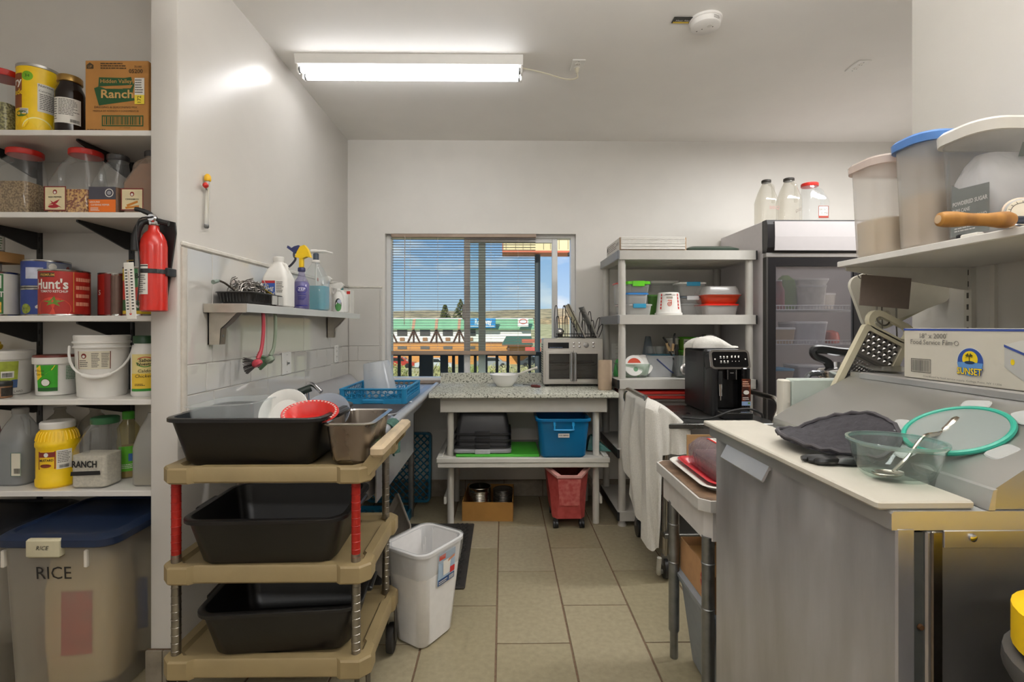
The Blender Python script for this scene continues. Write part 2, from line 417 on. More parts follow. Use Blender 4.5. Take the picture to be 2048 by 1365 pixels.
MB().rbox(bx0+.002, bx1-.002, -.016, .016, zy(710, YBL), zy(702, YBL), .004).build('bottom_rail', BROWN, bl)
CORD = mat('cfc4b6', .7)
for px in (821, 876, 931, 982, 1036):
    x = at(px, 600, YBL).x
    MB().tube([(x, -.0135, zy(470, YBL)), (x, -.0135, zy(704, YBL))], .0009, 5).build('ladder_cord', CORD, bl)
xw = at(811, 600, YBL).x
MB().tube([(xw, -.024, zy(474, YBL)), (xw-.004, -.026, zy(650, YBL))], .003, 6).build('tilt_wand', mat('b9aca0', .3), bl)

# ---------------------------------------------------------------- outside the window
GRND = mat('c4b588', .95, n=.25, ns=.6, c2='9a9460', det=8, lo=.35, hi=.62)
gpts = [(4.6, -.3), (9, -.45), (12, -.55), (25, -1.4), (45, -2.75), (60, -3.55), (70, -3.85), (84, -3.9), (130, 1.0), (220, 3.0)]
mb = MB()
ring = []
for y, z in gpts: ring.append([(-60-y*.9, y, z), (-20-y*.3, y, z), (0, y, z), (20+y*.3, y, z), (60+y*.9, y, z)])
struct(mb.loft(ring, False, False, False).build('ground', GRND))
# hills behind the motel
def hill(name, y, h0, pts, c, c2, ns, zb=0):
    mb = MB(); n = len(pts)
    rr_ = [[(x, y, -2 + zb) for x, _ in pts], [(x, y+h0*.35, z*.45+zb) for x, z in pts], [(x, y+h0*.8, z*.85+zb) for x, z in pts], [(x, y+h0, z+zb) for x, z in pts], [(x, y+h0*1.6, -4) for x, z in pts]]
    mb.loft(rr_, False, False, False)
    return struct(mb.build(name, mat(c, .95, ns=ns, c2=c2, det=9, lo=.4, hi=.6)))
hp = [(-700, 34), (-330, 40), (-240, 42), (-150, 50), (-90, 53), (-30, 50), (20, 55), (60, 57), (110, 60), (170, 57), (300, 62), (700, 55)]
hill('hillside', 600, 600, [(x*2.0, (z-12)*1.02) for x, z in hp], 'c9ae82', '786d4c', .06)
hill('hill', 175, 60, [(-200, 0), (-60, 3), (-20, 3.5), (0, 3.4), (20, 5.5), (36, 8.2), (60, 12), (120, 14), (260, 10)], 'cfab78', '7d6c48', .5)

# motel: long two-storey building across the lot
MY = 70.0
def mxp(px): return at(px, 655, MY).x
def mzp(py): return zy(py, MY)
mo = thing('motel_building', 'white and timber motel with a green metal roof across the lot', 'building', (0, MY, 0))
mx0, mx1 = mxp(640), mxp(1062)
GREEN = mat('7fae86', .5, n=.06, ns=.8); DARKG = mat('40604c', .5)
STUC = mat('f1ece4', .8, n=.03); TIMB = mat('c98a4a', .7, n=.15, ns=3, stretch=(.2, 1, 4)); DKW = mat('5a4034', .7)
ez, rz_, wz1, wz0, gz = mzp(658), mzp(638), mzp(657), mzp(685), mzp(728)
MB().box(mx0, mx1, 0, 9, wz0, ez).build('upper_wall', STUC, mo, smooth=False)
MB().box(mx0, mx1, -.02, 9, gz-.4, wz0).build('lower_wall', TIMB, mo, smooth=False)
mb = MB(); mb.prism([(-.5, ez-.1), (-.5, ez), (.6, rz_-.08), (1.0, rz_), (9.5, rz_), (9.5, ez-.1)], 'x', mx0-.5, mx1+.4); mb.build('roof', GREEN, mo, smooth=False)
MB().box(mx0, mx1+.3, .55, .75, rz_-.02, rz_+.1).build('roof_edge', STUC, mo, smooth=False)
for k in range(10):
    px = 688 + k*45.6
    if px > 1000: break
    x = mxp(px+2.5)
    MB().box(x-.16, x+.16, -.58, -.46, ez-.1, ez+.05).build('roof_rib', mat('b98a6c', .6), mo, smooth=False)
    r_ = MB(); r_.prism([(-.53, ez-.06), (-.48, ez+.02), (.6, rz_), (.6, rz_-.06)], 'x', x-.2, x+.2); r_.build('roof_rib', mat('b98a6c', .6), mo, smooth=False)
    for cx in (px-22.8+2.5,):
        a, b = mxp(cx-10), mxp(cx+10)
        MB().box(a, b, -.08, .03, mzp(672), mzp(657.5)).build('window', mat('4e4a48', .3), mo, smooth=False)
        MB().box(mxp(cx-4.5), mxp(cx+4.5), -.14, .02, mzp(682), mzp(675.5)).build('vent', mat('9b6f4c', .7), mo, smooth=False)
        MB().box(mxp(cx-9), mxp(cx+9), -.08, .03, mzp(699), mzp(692.5)).build('window', mat('6a625a', .3), mo, smooth=False)
    if not (920 < px < 1000):
        for dx in (-11.5, 0, 12):
            MB().tube([(mxp(px+2.5+dx), -.04, wz0), (x, -.04, mzp(660))], .13, 4).build('timber_brace', DKW, mo, smooth=False)
MB().box(mx0, mx1, -.1, 0, mzp(686.5), mzp(684.5)).build('timber_belt', DKW, mo, smooth=False)
# blue and white signs on the motel roof
sx0, sx1 = mxp(934), mxp(991.5)
sg = thing('roof_sign', 'blue motel sign with white letters on the green roof', 'sign', (0, MY-1.3, 0))
MB().rbox(sx0, sx1, 0, .35, mzp(656), mzp(637.5), .1, .03).build('sign_box', mat('3a8cc8', .4), sg)
MB().box(sx0+.15, sx1-.15, -.02, .01, mzp(653.5), mzp(652)).build('sign_stripe', STUC, sg, smooth=False)
S = flat((0, -.03, 0), (1, 0, 0), (0, 0, 1))
txt(sg, 'Rodeway', 1.0, S, mat('f4f4f2', .5), mxp(967), mzp(645), w=mxp(980)-mxp(947), bold=.03)
sw = thing('round_logo_sign', 'white square sign with red oval on the motel roof', 'sign', (0, MY-1.3, 0))
MB().rbox(mxp(1035), mxp(1056), 0, .3, mzp(654), mzp(636), .05, .03).build('sign_box', STUC, sw)
ring2(sw, flat((0, -.03, 0), (1, 0, 0), (0, 0, 1)), mxp(1045.5), mzp(643.5), .56, .36, .09, mat('c8463c', .5))
# green entrance awning
aw = thing('entrance_canopy', 'dark green entrance canopy in front of the timber wall', 'canopy', (0, MY-6, 0))
A = lambda px: at(px, 655, MY-6).x
B = lambda py: zy(py, MY-6)
mb = MB(); mb.loft([[(A(1004), 0, B(690)), (A(1066), 0, B(690)), (A(1066), 4.9, B(690)), (A(1004), 4.9, B(690))], [(A(1013), 1.2, B(674)), (A(1064), 1.2, B(674)), (A(1064), 4.9, B(674)), (A(1013), 4.9, B(674))]]); mb.build('awning_roof', mat('3f5b4b', .6), aw, smooth=False)
MB().box(A(1004), A(1066), -.05, .2, B(692), B(690)).build('fascia', mat('79503c', .7), aw, smooth=False)
for px in (1017, 1062): MB().box(A(px)-.12, A(px)+.12, .3, .55, B(733), B(691)).build('post', mat('6b4a38', .7), aw, smooth=False)
# cars parked at the wall
def car(px, y, c, lab, s=1):
    p = at(px, 655, y); t = thing('parked_car', lab, 'car', (p.x, y, -3.6 if y > 55 else -3.0), 0, 'cars parked outside the motel')
    m = mat(c, .25, coat=.5, n=0)
    mb = MB(); mb.loft([[(x, yy, z) for x, z in ((-2.1,.35),(2.1,.35),(2.1,.75),(1.3,.85),(.7,1.35),(-.9,1.38),(-1.6,.9),(-2.1,.8))] for yy in (-.8, .8)]); mb.build('body', m, t)
    MB().prism([(-1.35,.92),(.95,.92),(.6,1.28),(-.85,1.3)], 'y', -.82, .82).build('window', mat('23282c', .1), t)
    for x in (-1.3, 1.3):
        for yy in (-.75, .6):
            q = MB(); q.M = Matrix.Translation((x, yy, .33)) @ Matrix.Rotation(R(90), 4, 'X'); q.lathe([(.33, -.1), (.33, .1)], 12).build('wheel', mat('1b1b1b', .8), t)
car(796, 60, 'a8332c', 'red car parked by the timber motel wall'); car(868, 58, 'b9bcc0', 'silver car parked by the timber motel wall')
car(984, 60, '8d8f92', 'grey car parked beyond the railing and sagebrush'); car(1072, 61, '3c4147', 'dark car parked beyond the railing and sagebrush')
rs = thing('roadside_sign', 'small red roadside sign beside the motel entrance canopy', 'sign', (at(1066, 655, 58).x, 58, 0))
MB().box(-.9, .9, -.1, .1, zy(704, 58), zy(695, 58)).build('sign_panel', mat('d2524a', .5), rs, smooth=False)
MB().box(-1.3, 1.0, -.1, .1, zy(686, 58), zy(679, 58)).build('sign_panel', mat('b9604a', .5), rs, smooth=False)
MB().tube([(.3, .2, -3.7), (.3, .2, zy(680, 58))], .09, 6).build('pole', DKW, rs)
# conifers behind the motel
def conifer(px, top, y, wid, lab):
    p = at(px, 655, y); zt = zy(top, y); zb = -3.9
    t = thing('conifer_tree', lab, 'tree', (p.x, y, zb)); hh = zt - zb
    MB().tube([(0,0,0), (0,0,hh*.95)], [.25, .03], 6).build('trunk', DKW, t)
    mb = MB()
    for k in range(520):
        f = rnd.random()**.75; z = hh*(.15 + .85*f); rad = wid*(1-f)*(.35+.65*rnd.random()) + .08
        a = rnd.random()*math.tau; s = .28 + .5*(1-f); c = V((rad*math.cos(a), rad*math.sin(a), z - rad*.18))
        u = V((math.cos(a), math.sin(a), -.35))*s; q = V((-math.sin(a), math.cos(a), .1))*s*.5
        mb.add([c-u*.4-q, c+u, c-u*.4+q, c+V((0,0,s*.45))], [(0,1,3), (1,2,3), (2,0,3), (0,2,1)])
    mb.build('foliage', mat('6b6836', .9, n=.35, ns=1.5, c2='39401f'), t, smooth=False)
conifer(890, 610, 88, 3.3, 'shorter yellowish conifer behind the motel roof'); conifer(921, 599, 98, 4.2, 'taller dark conifer behind the motel roof')
# sign on a round post in front of the window
ps = thing('post_sign', 'large cream billboard cabinet on a dark round steel post outside window', 'sign', (0, 9, 0))
YS = 9.0
PXs = lambda px: at(px, 655, YS).x
MB().tube([(PXs(1077), .25, -.6), (PXs(1077), .25, zy(505, YS))], .052, 16).build('post', mat('33383c', .55, n=.06), ps)
MB().tube([(PXs(1077), .25, zy(507, YS)), (PXs(1077), .25, zy(503.5, YS))], [.055, .075], 16).build('post_flange', mat('3e474f', .4), ps)
MB().box(PXs(1005), PXs(1205), 0, .5, zy(505, YS), zy(380, YS)).build('sign_box', mat('e5cf9f', .5, n=.03), ps, smooth=False)
MB().box(PXs(1004.5), PXs(1205.5), -.01, .51, zy(505.5, YS), zy(501.5, YS)).build('sign_edge', mat('c9694a', .5), ps, smooth=False)
MB().box(PXs(1004.5), PXs(1006), -.012, .5, zy(501.5, YS), zy(380, YS)).build('sign_edge', mat('c9694a', .5), ps, smooth=False)
for px in (1012, 1031, 1046, 1061, 1087, 1101, 1118, 1136, 1160): MB().box(PXs(px)-.003, PXs(px)+.003, -.006, .003, zy(500 if px < 1080 else 499, YS), zy(380, YS)).build('panel_seam', mat('6d5b46', .7), ps, smooth=False)
MB().rbox(PXs(1136), PXs(1141), -.03, .06, zy(512, YS), zy(505, YS), .006).build('sign_lamp', mat('1d1f21', .5), ps)
# deck railing
BLK = mat('20252a', .5, n=.1)
rl = thing('deck_railing', 'black metal deck railing with square balusters outside the window', 'railing', (0, 5.1, 0))
Pr = lambda px: at(px, 655, 5.1).x
for k in range(-3, 15):
    x = Pr(798.5 + k*21.72)
    MB().rbox(x-.0145, x+.0145, -.0145, .0145, .05, 1.02, .002, n=1).build('baluster', BLK, rl)
for a, b in ((846.5, 867), (882, 897), (917.5, 928)): MB().rbox(Pr(a), Pr(b), -.07, -.02, .0, 1.04, .004, n=1).build('post', BLK, rl)
MB().rbox(Pr(690), Pr(1180), -.04, .04, 1.02, 1.06, .004).build('top_rail', BLK, rl); MB().rbox(Pr(690), Pr(1180), -.02, .02, .05, .09, .004).build('bottom_rail', BLK, rl)
struct(MB().box(-4, 4, 4.03, 5.3, -.1, 0).build('deck_floor', mat('6d6055', .8, n=.2), smooth=False))
# sagebrush on the slope
SAGE = [mat(c, .95, n=.2, ns=6, c2=d) for c, d in (('cfc890', '8f8a58'), ('c4c092', '85825c'), ('d0c4a2', '948a66'), ('cdd080', '8f9450'))]
shm = []
for k in range(5):
    mb = MB()
    for q in range(230):
        a, b = rnd.random()*math.tau, rnd.random()**.5
        c = V((b*math.cos(a)*.55, b*math.sin(a)*.55, (1-b*b*.8)*.62*rnd.uniform(.35, 1)))
        u = V((rnd.uniform(-1,1), rnd.uniform(-1,1), rnd.uniform(.2,1.2))).normalized()*rnd.uniform(.06,.15); t_ = u.orthogonal().normalized()*.022
        mb.add([c-t_, c+t_, c+u], [(0,1,2)])
        t_ = u.cross(t_).normalized()*.022; mb.add([c-t_, c+t_, c+u], [(0,1,2)])
    shm.append(mb)
def gz_at(y):
    for (a, za), (b, zb_) in zip(gpts[:-1], gpts[1:]):
        if a <= y <= b: return za + (zb_-za)*(y-a)/(b-a)
protos = [None]*5; k = 0
for row in range(9):
    y = 10.5 + row*2.9; x0, x1 = at(775, 655, y).x, at(1135, 655, y).x; st = 2.0 + .05*row; x = x0 + rnd.random()*1.2
    while x < x1:
        i = k % 5
        if protos[i] is None: protos[i] = shm[i].build('sagebrush', SAGE[i % 4], smooth=False); o = protos[i]
        else: o = protos[i].copy(); COL.objects.link(o)
        yy = y + rnd.uniform(-.35, .35); s = rnd.uniform(.85, 1.15)
        o.location = (x, yy, gz_at(yy)-.05); o.scale = (s*1.4, s*1.4, s*1.35); o.rotation_euler = (0, 0, rnd.random()*6)
        tag(o, 'grey green sagebrush bush growing on the slope below the deck', 'bush', 'sagebrush beyond the deck railing'); k += 1
        x += st + rnd.random()*.5
# ---------------------------------------------------------------- shared builders
PW = mat('e9e7e2', .38, n=.015); BLKP = mat('1b1b1c', .42, n=.08, ns=50); INK = mat('1d1c1b', .7, n=0); GREYINK = mat('6a6762', .7, n=0)
PAPER = mat('e3e0d8', .6, n=.02); STEEL = mat('c2c3c6', .3, m=1, n=.05, ns=8, rn=.08, stretch=(1, 1, 14)); CHROME = mat('d4d4d6', .15, m=1, n=0)
GALV = mat('8d8f90', .42, m=1, n=.12, ns=30, rn=.1)
CARD = mat('b58a55', .8, n=.06, ns=12); CARDIN = mat('8f6a40', .85, n=.06)
CLEARP = clear('f6f7f7', .06, .06); FROST = clear('f3f3f1', .62, .22, trl=.45, dc='e9e8e4'); MILKY = clear('f0efea', .45, .15, trl=.4, dc='eeeae2')
def open_tub(w0, d0, w1, d1, h, t, rim, rimh, r, n=4, fl=.012):
    mb = MB()
    return mb.loft([rr(w0-2*fl, d0-2*fl, 0, r*.7, n), rr(w0, d0, fl, r, n), rr(w1, d1, h-rimh, r, n), rr(w1+2*rim, d1+2*rim, h-rimh, r+rim, n), rr(w1+2*rim, d1+2*rim, h-.002, r+rim, n),
                    rr(w1+2*rim-.006, d1+2*rim-.006, h, r+rim-.003, n), rr(w1-2*t, d1-2*t, h, r-t/2, n), rr(w0-2*t, d0-2*t, t+fl, r*.8, n), rr(w0-2*t-2*fl, d0-2*t-2*fl, t, r*.6, n)])
def solid(w0, d0, w1, d1, z0, z1, r, n=4, fl=.008):
    return MB().loft([rr(w0-2*fl, d0-2*fl, z0, r*.7, n), rr(w0, d0, z0+fl, r, n), rr(w1, d1, z1-fl, r, n), rr(w1-2*fl, d1-2*fl, z1, r*.7, n)])
def face(x, y): return math.atan2(-y, -x)
def can(name, label, x, y, z, r, h, lab, group=None, ribs=True, cat='can', metal=None):
    t = thing(name, label, cat, (x, y, z), 0, group)
    m = metal or mat('b9b8b4', .25, m=1, n=.05)
    p = [(r-.002, 0), (r+.001, .001), (r+.001, .005), (r-.001, .008), (r-.001, h-.008), (r+.001, h-.005), (r+.001, h-.001), (r-.001, h), (r-.004, h), (r-.006, h-.005)]
    MB().lathe(p, 40).build('body', m, t)
    S = cyl(r-.001, 0, face(x, y))
    if lab: patch(t, S, -r*2.2, r*2.2, .008, h-.008, lab, e=.0009, n=26, name='label')
    return t, S
def jug(name, label, x, y, z, w, d, h, sh, neck_r, lid, lid_r, lid_h, body, fill=None, fill_h=.1, neck_x=0, neck_y=0, handle=None, r=.02, cat='jug', group=None, htr=.011, hm=None, lidgrip=True):
    t = thing(name, label, cat, (x, y, z), 0, group); n = 5
    zs = sh*h; zn = h - lid_h
    def mid(f, fx): return rr(w+(2*neck_r-w)*f, d+(2*neck_r-d)*f, zs+(zn-zs)*fx, r+(neck_r-r)*f, n, neck_x*f, neck_y*f)
    B = [rr(w-.016, d-.016, 0, r*.7, n), rr(w, d, .008, r, n), rr(w, d, zs*.97, r, n), mid(.06, .06), mid(.22, .25), mid(.45, .5), mid(.75, .74), mid(.97, .9), mid(1, 1)]
    MB().loft(B).build('body', body, t)
    if fill:
        k = .994; q = .003
        f = [rr(w-.022, d-.022, q, r*.7, n), rr(w-2*q, d-2*q, .01, r-q, n)]
        if fill_h <= zs: f += [rr(w-2*q, d-2*q, fill_h, r-q, n)]
        else:
            ff = (fill_h-zs)/(zn-zs); g = min(1, ff**1.1)
            f += [rr(w-2*q, d-2*q, zs*.96, r-q, n), rr((w+(2*neck_r-w)*g*.9)-.012, (d+(2*neck_r-d)*g*.9)-.012, fill_h, r, n, neck_x*g, neck_y*g)]
        MB().loft(f).build('contents', fill, t)
    if lid:
        L_ = [(lid_r-.001, zn-.002), (lid_r, zn), (lid_r, h-.003), (lid_r-.003, h)]
        MB().lathe(L_, 28, neck_x, neck_y).build('lid', lid, t)
    if handle:
        hx, hy = handle
        pts = bez([(hx, hy, zs*.9), (hx*1.03, hy*1.03, zs+(zn-zs)*.3), (hx*.93+neck_x*.07, hy*.93, zs+(zn-zs)*.72), (hx*.45+neck_x*.55, hy*.45+neck_y*.55, zn-.012)], 5)
        MB().tube(pts, htr, 8).build('handle', hm or body, t)
    return t, flat((0, -d/2-.0004, 0), (1, 0, 0), (0, 0, 1))
def bottle(name, label, x, y, z, prof, body, cat='bottle', group=None, n=28):
    t = thing(name, label, cat, (x, y, z), 0, group); MB().lathe(prof, n).build('body', body, t); return t
def carton(name, label, x0, x1, y0, y1, z0, z1, m, cat='box', rz=0, group=None):
    t = thing(name, label, cat, ((x0+x1)/2, (y0+y1)/2, z0), rz, group); w, d, h = x1-x0, y1-y0, z1-z0
    MB().rbox(-w/2, w/2, -d/2, d/2, 0, h, .002, n=1).build('carton_body', m, t)
    return t, flat((0, -d/2, 0), (1, 0, 0), (0, 0, 1)), w, d, h
def open_box(name, label, cx, cy, z, w, d, h, m, mi, rz=0, t_=.005, cat='box'):
    t = thing(name, label, cat, (cx, cy, z), rz)
    mb = MB(); mb.loft([rr(w, d, 0, .002, 1), rr(w, d, h, .002, 1), rr(w-2*t_, d-2*t_, h, .001, 1), rr(w-2*t_, d-2*t_, t_, .001, 1)]); mb.build('carton_body', m, t, smooth=False)
    return t, flat((0, -d/2, 0), (1, 0, 0), (0, 0, 1))

# ---------------------------------------------------------------- pantry alcove: shelves on black brackets
SHELFM = mat('e2dfda', .35, n=.02, ns=5)
SY0, SY1 = 1.88, 2.186
tops = [2.045, 1.739, 1.353, 1.041, .70]
names = ['top', 'second', 'third', 'fourth', 'lowest']
holds = ['under the lemon drink canister and ranch carton', 'holding the spice jugs', 'holding the food cans', 'holding the white tubs and pail', 'holding the jugs and mustard']
BRKT = mat('191919', .4, n=.1)
for zt_, nm, hd in zip(tops, names, holds):
    t = thing('pantry_shelf', 'white pantry shelf board on black brackets ' + hd, 'shelf', (0, 0, zt_), 0, 'pantry shelves')
    MB().rbox(-2.95, -1.305, SY0, SY1, -.021, 0, .002, n=1).build('shelf_board', SHELFM, t)
    for bx in (-1.61, -2.005, -2.4):
        hb = .085 if zt_ < 1.5 and zt_ > 1.2 else .075
        MB().prism([(SY0+.03, -.0215), (SY1-.012, -.0215), (SY1-.012, -.021-hb), (SY1-.03, -.021-hb), (SY0+.03, -.03)], 'x', bx-.004, bx+.004).build('bracket', BRKT, t, smooth=False)
for bx, lb in ((-1.61, 'black slotted wall standard behind the ketchup and tomato cans'), (-2.005, 'black slotted wall standard behind the blue cans and tubs'), (-2.4, 'black slotted wall standard at the far side of the pantry')):
    t = tag(MB().box(bx-.012, bx+.012, SY1, 2.19, .5, 2.2).build('shelf_standard', BRKT, smooth=False), lb, 'shelf standard')
    mb = MB()
    for k in range(34): mb.box(bx-.003, bx+.003, SY1-.0006, SY1+.001, .53+k*.05, .55+k*.05)
    mb.build('slot', mat('050505', .8, n=0), t, smooth=False, kind='stuff')

RED = mat('c8281f', .35, n=.03); YEL = mat('f2c912', .4, n=.03); GRN = mat('2f8a2e', .4, n=.04)
# -- top shelf
HERB = mat('5b5730', .9, n=.5, ns=130, b=.3, bs=200, c2='a39f66', lo=.42, hi=.58); 
t, S = jug('herb_jug', 'clear jug of dried green herbs with red lid', -1.975, 1.985, tops[0], .16, .12, .262, .5, .05, RED, .055, .022, CLEARP, HERB, .125, neck_x=.02, handle=(-.062, 0))
t = thing('drink_mix_canister', 'yellow lemon drink mix canister with nutrition panel', 'canister', (-1.822, 1.985, tops[0])); r_, h_ = .066, .272
MB().lathe([(r_-.002, 0), (r_, .002), (r_, .01), (r_-.001, .012), (r_-.001, h_-.012), (r_+.001, h_-.01), (r_+.001, h_-.001), (r_-.002, h_), (r_-.006, h_-.004)], 44).build('body', mat('b9b7b2', .3, m=.6, n=.03), t)
a_ = face(-1.822, 1.985); S = cyl(r_-.001, 0, a_)
patch(t, S, -.16, .16, .012, h_-.012, YEL, n=30)
patch(t, S, -.16, -.052, .1, h_-.04, mat('8a4a22', .5, n=0), e=.0011, n=12, name='label_panel')
txt(t, 'ry', .04, S, PAPER, -.07, .2, bold=.02, e=.0016); txt(t, 'ade', .03, S, YEL, -.066, .16, bold=.02, e=.0016)
patch(t, S, -.004, .08, .092, .2, PAPER, e=.0011, n=10, name='nutrition_panel'); txt(t, 'Nutrition Facts', .0125, S, INK, .034, .192, e=.0016, bold=.01, w=.07); txt(t, 'Calories', .011, S, INK, .018, .172, e=.0016); txt(t, '100', .012, S, INK, .056, .172, e=.0016)
lines(t, S, .002, .072, .1, .163, 9, GREYINK, e=.0015)
disc(t, S, -.034, .222, .018, .018, mat('7ab51d', .5, n=0), e=.0012, name='seal'); txt(t, '34', .016, S, mat('2d5a12', .6, n=0), -.034, .222, e=.0018)
patch(t, S, -.06, -.03, .078, .098, PAPER, e=.0012, n=4, name='label_panel'); lines(t, S, -.058, -.032, .08, .096, 3, GREYINK, e=.0016)
disc(t, S, -.058, .052, .03, .034, mat('e8b800', .45, n=0), e=.0012, name='lemon_picture'); disc(t, S, -.055, .078, .022, .012, mat('3f6a22', .5, n=0), e=.0014, name='leaf_picture')
disc(t, S, -.004, .026, .046, .042, mat('f6e9a0', .45, n=0), e=.0013, name='lemon_slice', a0=0, a1=math.pi); disc(t, S, -.004, .026, .041, .037, mat('f0cc28', .45, n=0), e=.0016, name='lemon_slice', a0=0, a1=math.pi)
t = thing('sauce_jar', 'dark brown glass jar with gold lid and white back label', 'jar', (-1.688, 1.97, tops[0])); r_, h_ = .049, .238
MB().lathe([(r_-.006, 0), (r_, .006), (r_, .165), (r_-.004, .182), (r_-.012, .2), (r_-.014, h_-.024)], 36).build('body', mat('1c1310', .1, n=.1), t)
MB().lathe([(r_-.012, h_-.026), (r_-.009, h_-.024), (r_-.009, h_-.004), (r_-.012, h_)], 32).build('lid', mat('b08d4f', .3, m=.8, n=.05), t)
S = cyl(r_, 0, face(-1.688, 1.97)-.12); patch(t, S, -.05, .04, .045, .142, PAPER, n=14); lines(t, S, -.03, .034, .075, .138, 11, GREYINK); lines(t, S, -.048, -.034, .055, .138, 9, GREYINK); barcode(t, S, .006, .034, .05, .062, INK)
# ranch carton
t, S, w_, d_, h_ = carton('seasoning_carton', 'brown corrugated carton of ranch dressing mix with green print', -1.572, -1.336, 1.9, 2.1, tops[0], 2.315, mat('b07c3f', .8, n=.05, ns=14))
DG = mat('24512c', .7, n=0)
MB().rbox(-.09, .03, -.04, .04, h_-.003, h_+.01, .002, n=1).build('top_flap', CARD, t)
S2 = S
poly(t, S2, [(-.068, .172), (.062, .178), (.054, .208), (.03, .204), (-.066, .206)], DG)
poly(t, S2, [(-.084, .165), (-.066, .1), (.07, .12), (.058, .14), (.068, .19), (.052, .165), (-.04, .163), (-.066, .172)], DG)
txt(t, 'Hidden Valley', .021, S2, mat('b88a4c', .8, n=0), -.002, .191, w=.118, bold=.012); txt(t, 'THE ORIGINAL', .007, S2, mat('b88a4c', .8, n=0), 0, .164); txt(t, 'Ranch', .044, S2, mat('c39a5e', .8, n=0), .002, .142, w=.12, bold=.02)
BK = mat('4a3a22', .8, n=0)
txt(t, 'DRESSING & SEASONING MIX', .0115, S2, BK, -.003, .093, w=.16); txt(t, 'MEZCLA DE ADEREZO Y CONDIMENTOS', .009, S2, BK, -.003, .079, w=.17)
framep(t, S2, -.055, .1, .022, .063, .004, DG); barcode(t, S2, -.046, .092, .028, .058, DG)
txt(t, '05200', .021, S2, BK, .072, .229, bold=.02); txt(t, '71100', .011, S2, BK, .08, .246, bold=.01)
poly(t, S2, [(-.112, .238), (-.112, .252), (-.1, .262), (-.086, .252), (-.086, .238)], BK); txt(t, 'UP', .013, S2, mat('b58a55', .8, n=0), -.099, .2455, e=.0016)
lines(t, S2, -.06, .04, .236, .262, 3, BK); txt(t, '1-HV 71100/05200/A', .005, S2, BK, .03, .016); lines(t, S2, -.11, -.02, .006, .012, 1, BK)
st = patch(t, S2, .068, .104, .106, .204, PAPER, e=.0018, name='price_sticker'); patch(t, S2, .068, .104, .106, .14, mat('e5cf3e', .6, n=0), e=.0021, name='price_sticker'); lines(t, S2, .07, .102, .145, .2, 6, GREYINK, e=.0026); txt(t, '172', .02, flat((0, -d_/2, 0), (0, 0, 1), (-1, 0, 0)), INK, .122, -.086, e=.0026)
# -- second shelf: spice jugs
S_FL = mat('7d3a18', .8, n=.5, ns=120, b=.3, bs=200, c2='d9a860', lo=.42, hi=.58); DILL = mat('6b5436', .9, n=.5, ns=150, b=.3, bs=200, c2='9c8460', lo=.42, hi=.58)
Z2 = tops[1]
def spice_label(t, S, x0, x1, y0, y1, title, pic, border='7a2422', bgc='d9cba4'):
    patch(t, S, x0, x1, y0, y1, mat(bgc, .6, n=.03)); framep(t, S, x0, x1, y0, y1, .004, mat(border, .6, n=0))
    cx = (x0+x1)/2; H_ = y1-y0
    disc(t, S, cx, y1-.022, .008, .009, mat('8a2a22', .6, n=0), e=.0014, name='logo'); disc(t, S, cx, y1-.024, .0045, .005, PAPER, e=.0018, name='logo')
    txt(t, title, .0085, S, INK, cx, y1-.042, w=min(.05, (x1-x0)*.7), bold=.01); pic(cx, y0 + H_*.28)
t, S = jug('spice_jug', 'big clear jug of ground dried herb with red lid', -1.915, 1.985, Z2, .19, .11, .262, .5, .052, RED, .057, .02, CLEARP, DILL, .132, neck_x=.04, handle=(-.075, 0), group='spice jugs')
spice_label(t, S, -.095, -.022, .034, .11, 'WHOLE LEAF', lambda cx, y: poly(t, S, [(cx-.03, y-.012), (cx+.03, y-.012), (cx+.03, y), (cx-.03, y)], mat('6f7a2a', .6, n=0)), border='7a3a1e', bgc='ded6c0')
t, S = jug('spice_jug', 'clear jug of red pepper flakes with red lid', -1.668, 1.985, Z2, .168, .11, .262, .47, .05, RED, .055, .02, CLEARP, S_FL, .1, neck_x=.03, handle=(-.064, 0), group='spice jugs')
RP = mat('a3222a', .5, n=0)
def chil(cx, y):
    poly(t, S, [(cx-.026, y-.004), (cx+.004, y+.012), (cx+.018, y+.018), (cx+.006, y+.002)], RP); poly(t, S, [(cx+.026, y-.014), (cx-.004, y+.004), (cx-.018, y+.014), (cx-.006, y-.006)], RP, e=.0012); disc(t, S, cx-.006, y-.01, .02, .006, RP, e=.0014)
spice_label(t, S, -.083, .0, .016, .11, 'RED PEPPER', chil)
t, S = jug('spice_jug', 'clear jug of ground cayenne with orange and grey label', -1.519, 1.96, Z2, .106, .09, .236, .5, .033, mat('2a2727', .4), .036, .02, CLEARP, mat('7c4f2c', .85, n=.2, ns=90), .105, neck_x=.025, handle=(-.036, 0), group='spice jugs')
patch(t, S, -.051, .05, .056, .104, mat('474650', .6, n=0)); patch(t, S, -.051, .05, .008, .056, mat('e0701f', .6, n=0)); ring2(t, S, .026, .081, .016, .016, .003, PAPER); disc(t, S, .026, .081, .008, .008, mat('9a9aa0', .6, n=0), e=.0014)
txt(t, 'GROUND', .009, S, PAPER, -.028, .046, bold=.01); txt(t, 'CAYENNE PEPPER', .009, S, PAPER, -.008, .035, w=.07, bold=.01); lines(t, S, -.044, -.01, .012, .026, 3, PAPER)
t, S = jug('spice_jug', 'brown cinnamon jug in the pantry corner by the extinguisher', -1.39, 1.965, Z2, .128, .09, .252, .5, .028, mat('2a2727', .4), .031, .02, clear('d9c6b4', .25, .1), mat('8a5f41', .85, n=.1, ns=60), .2, neck_x=.03, handle=(-.04, 0), group='spice jugs')
CI = mat('c07a28', .6, n=0)
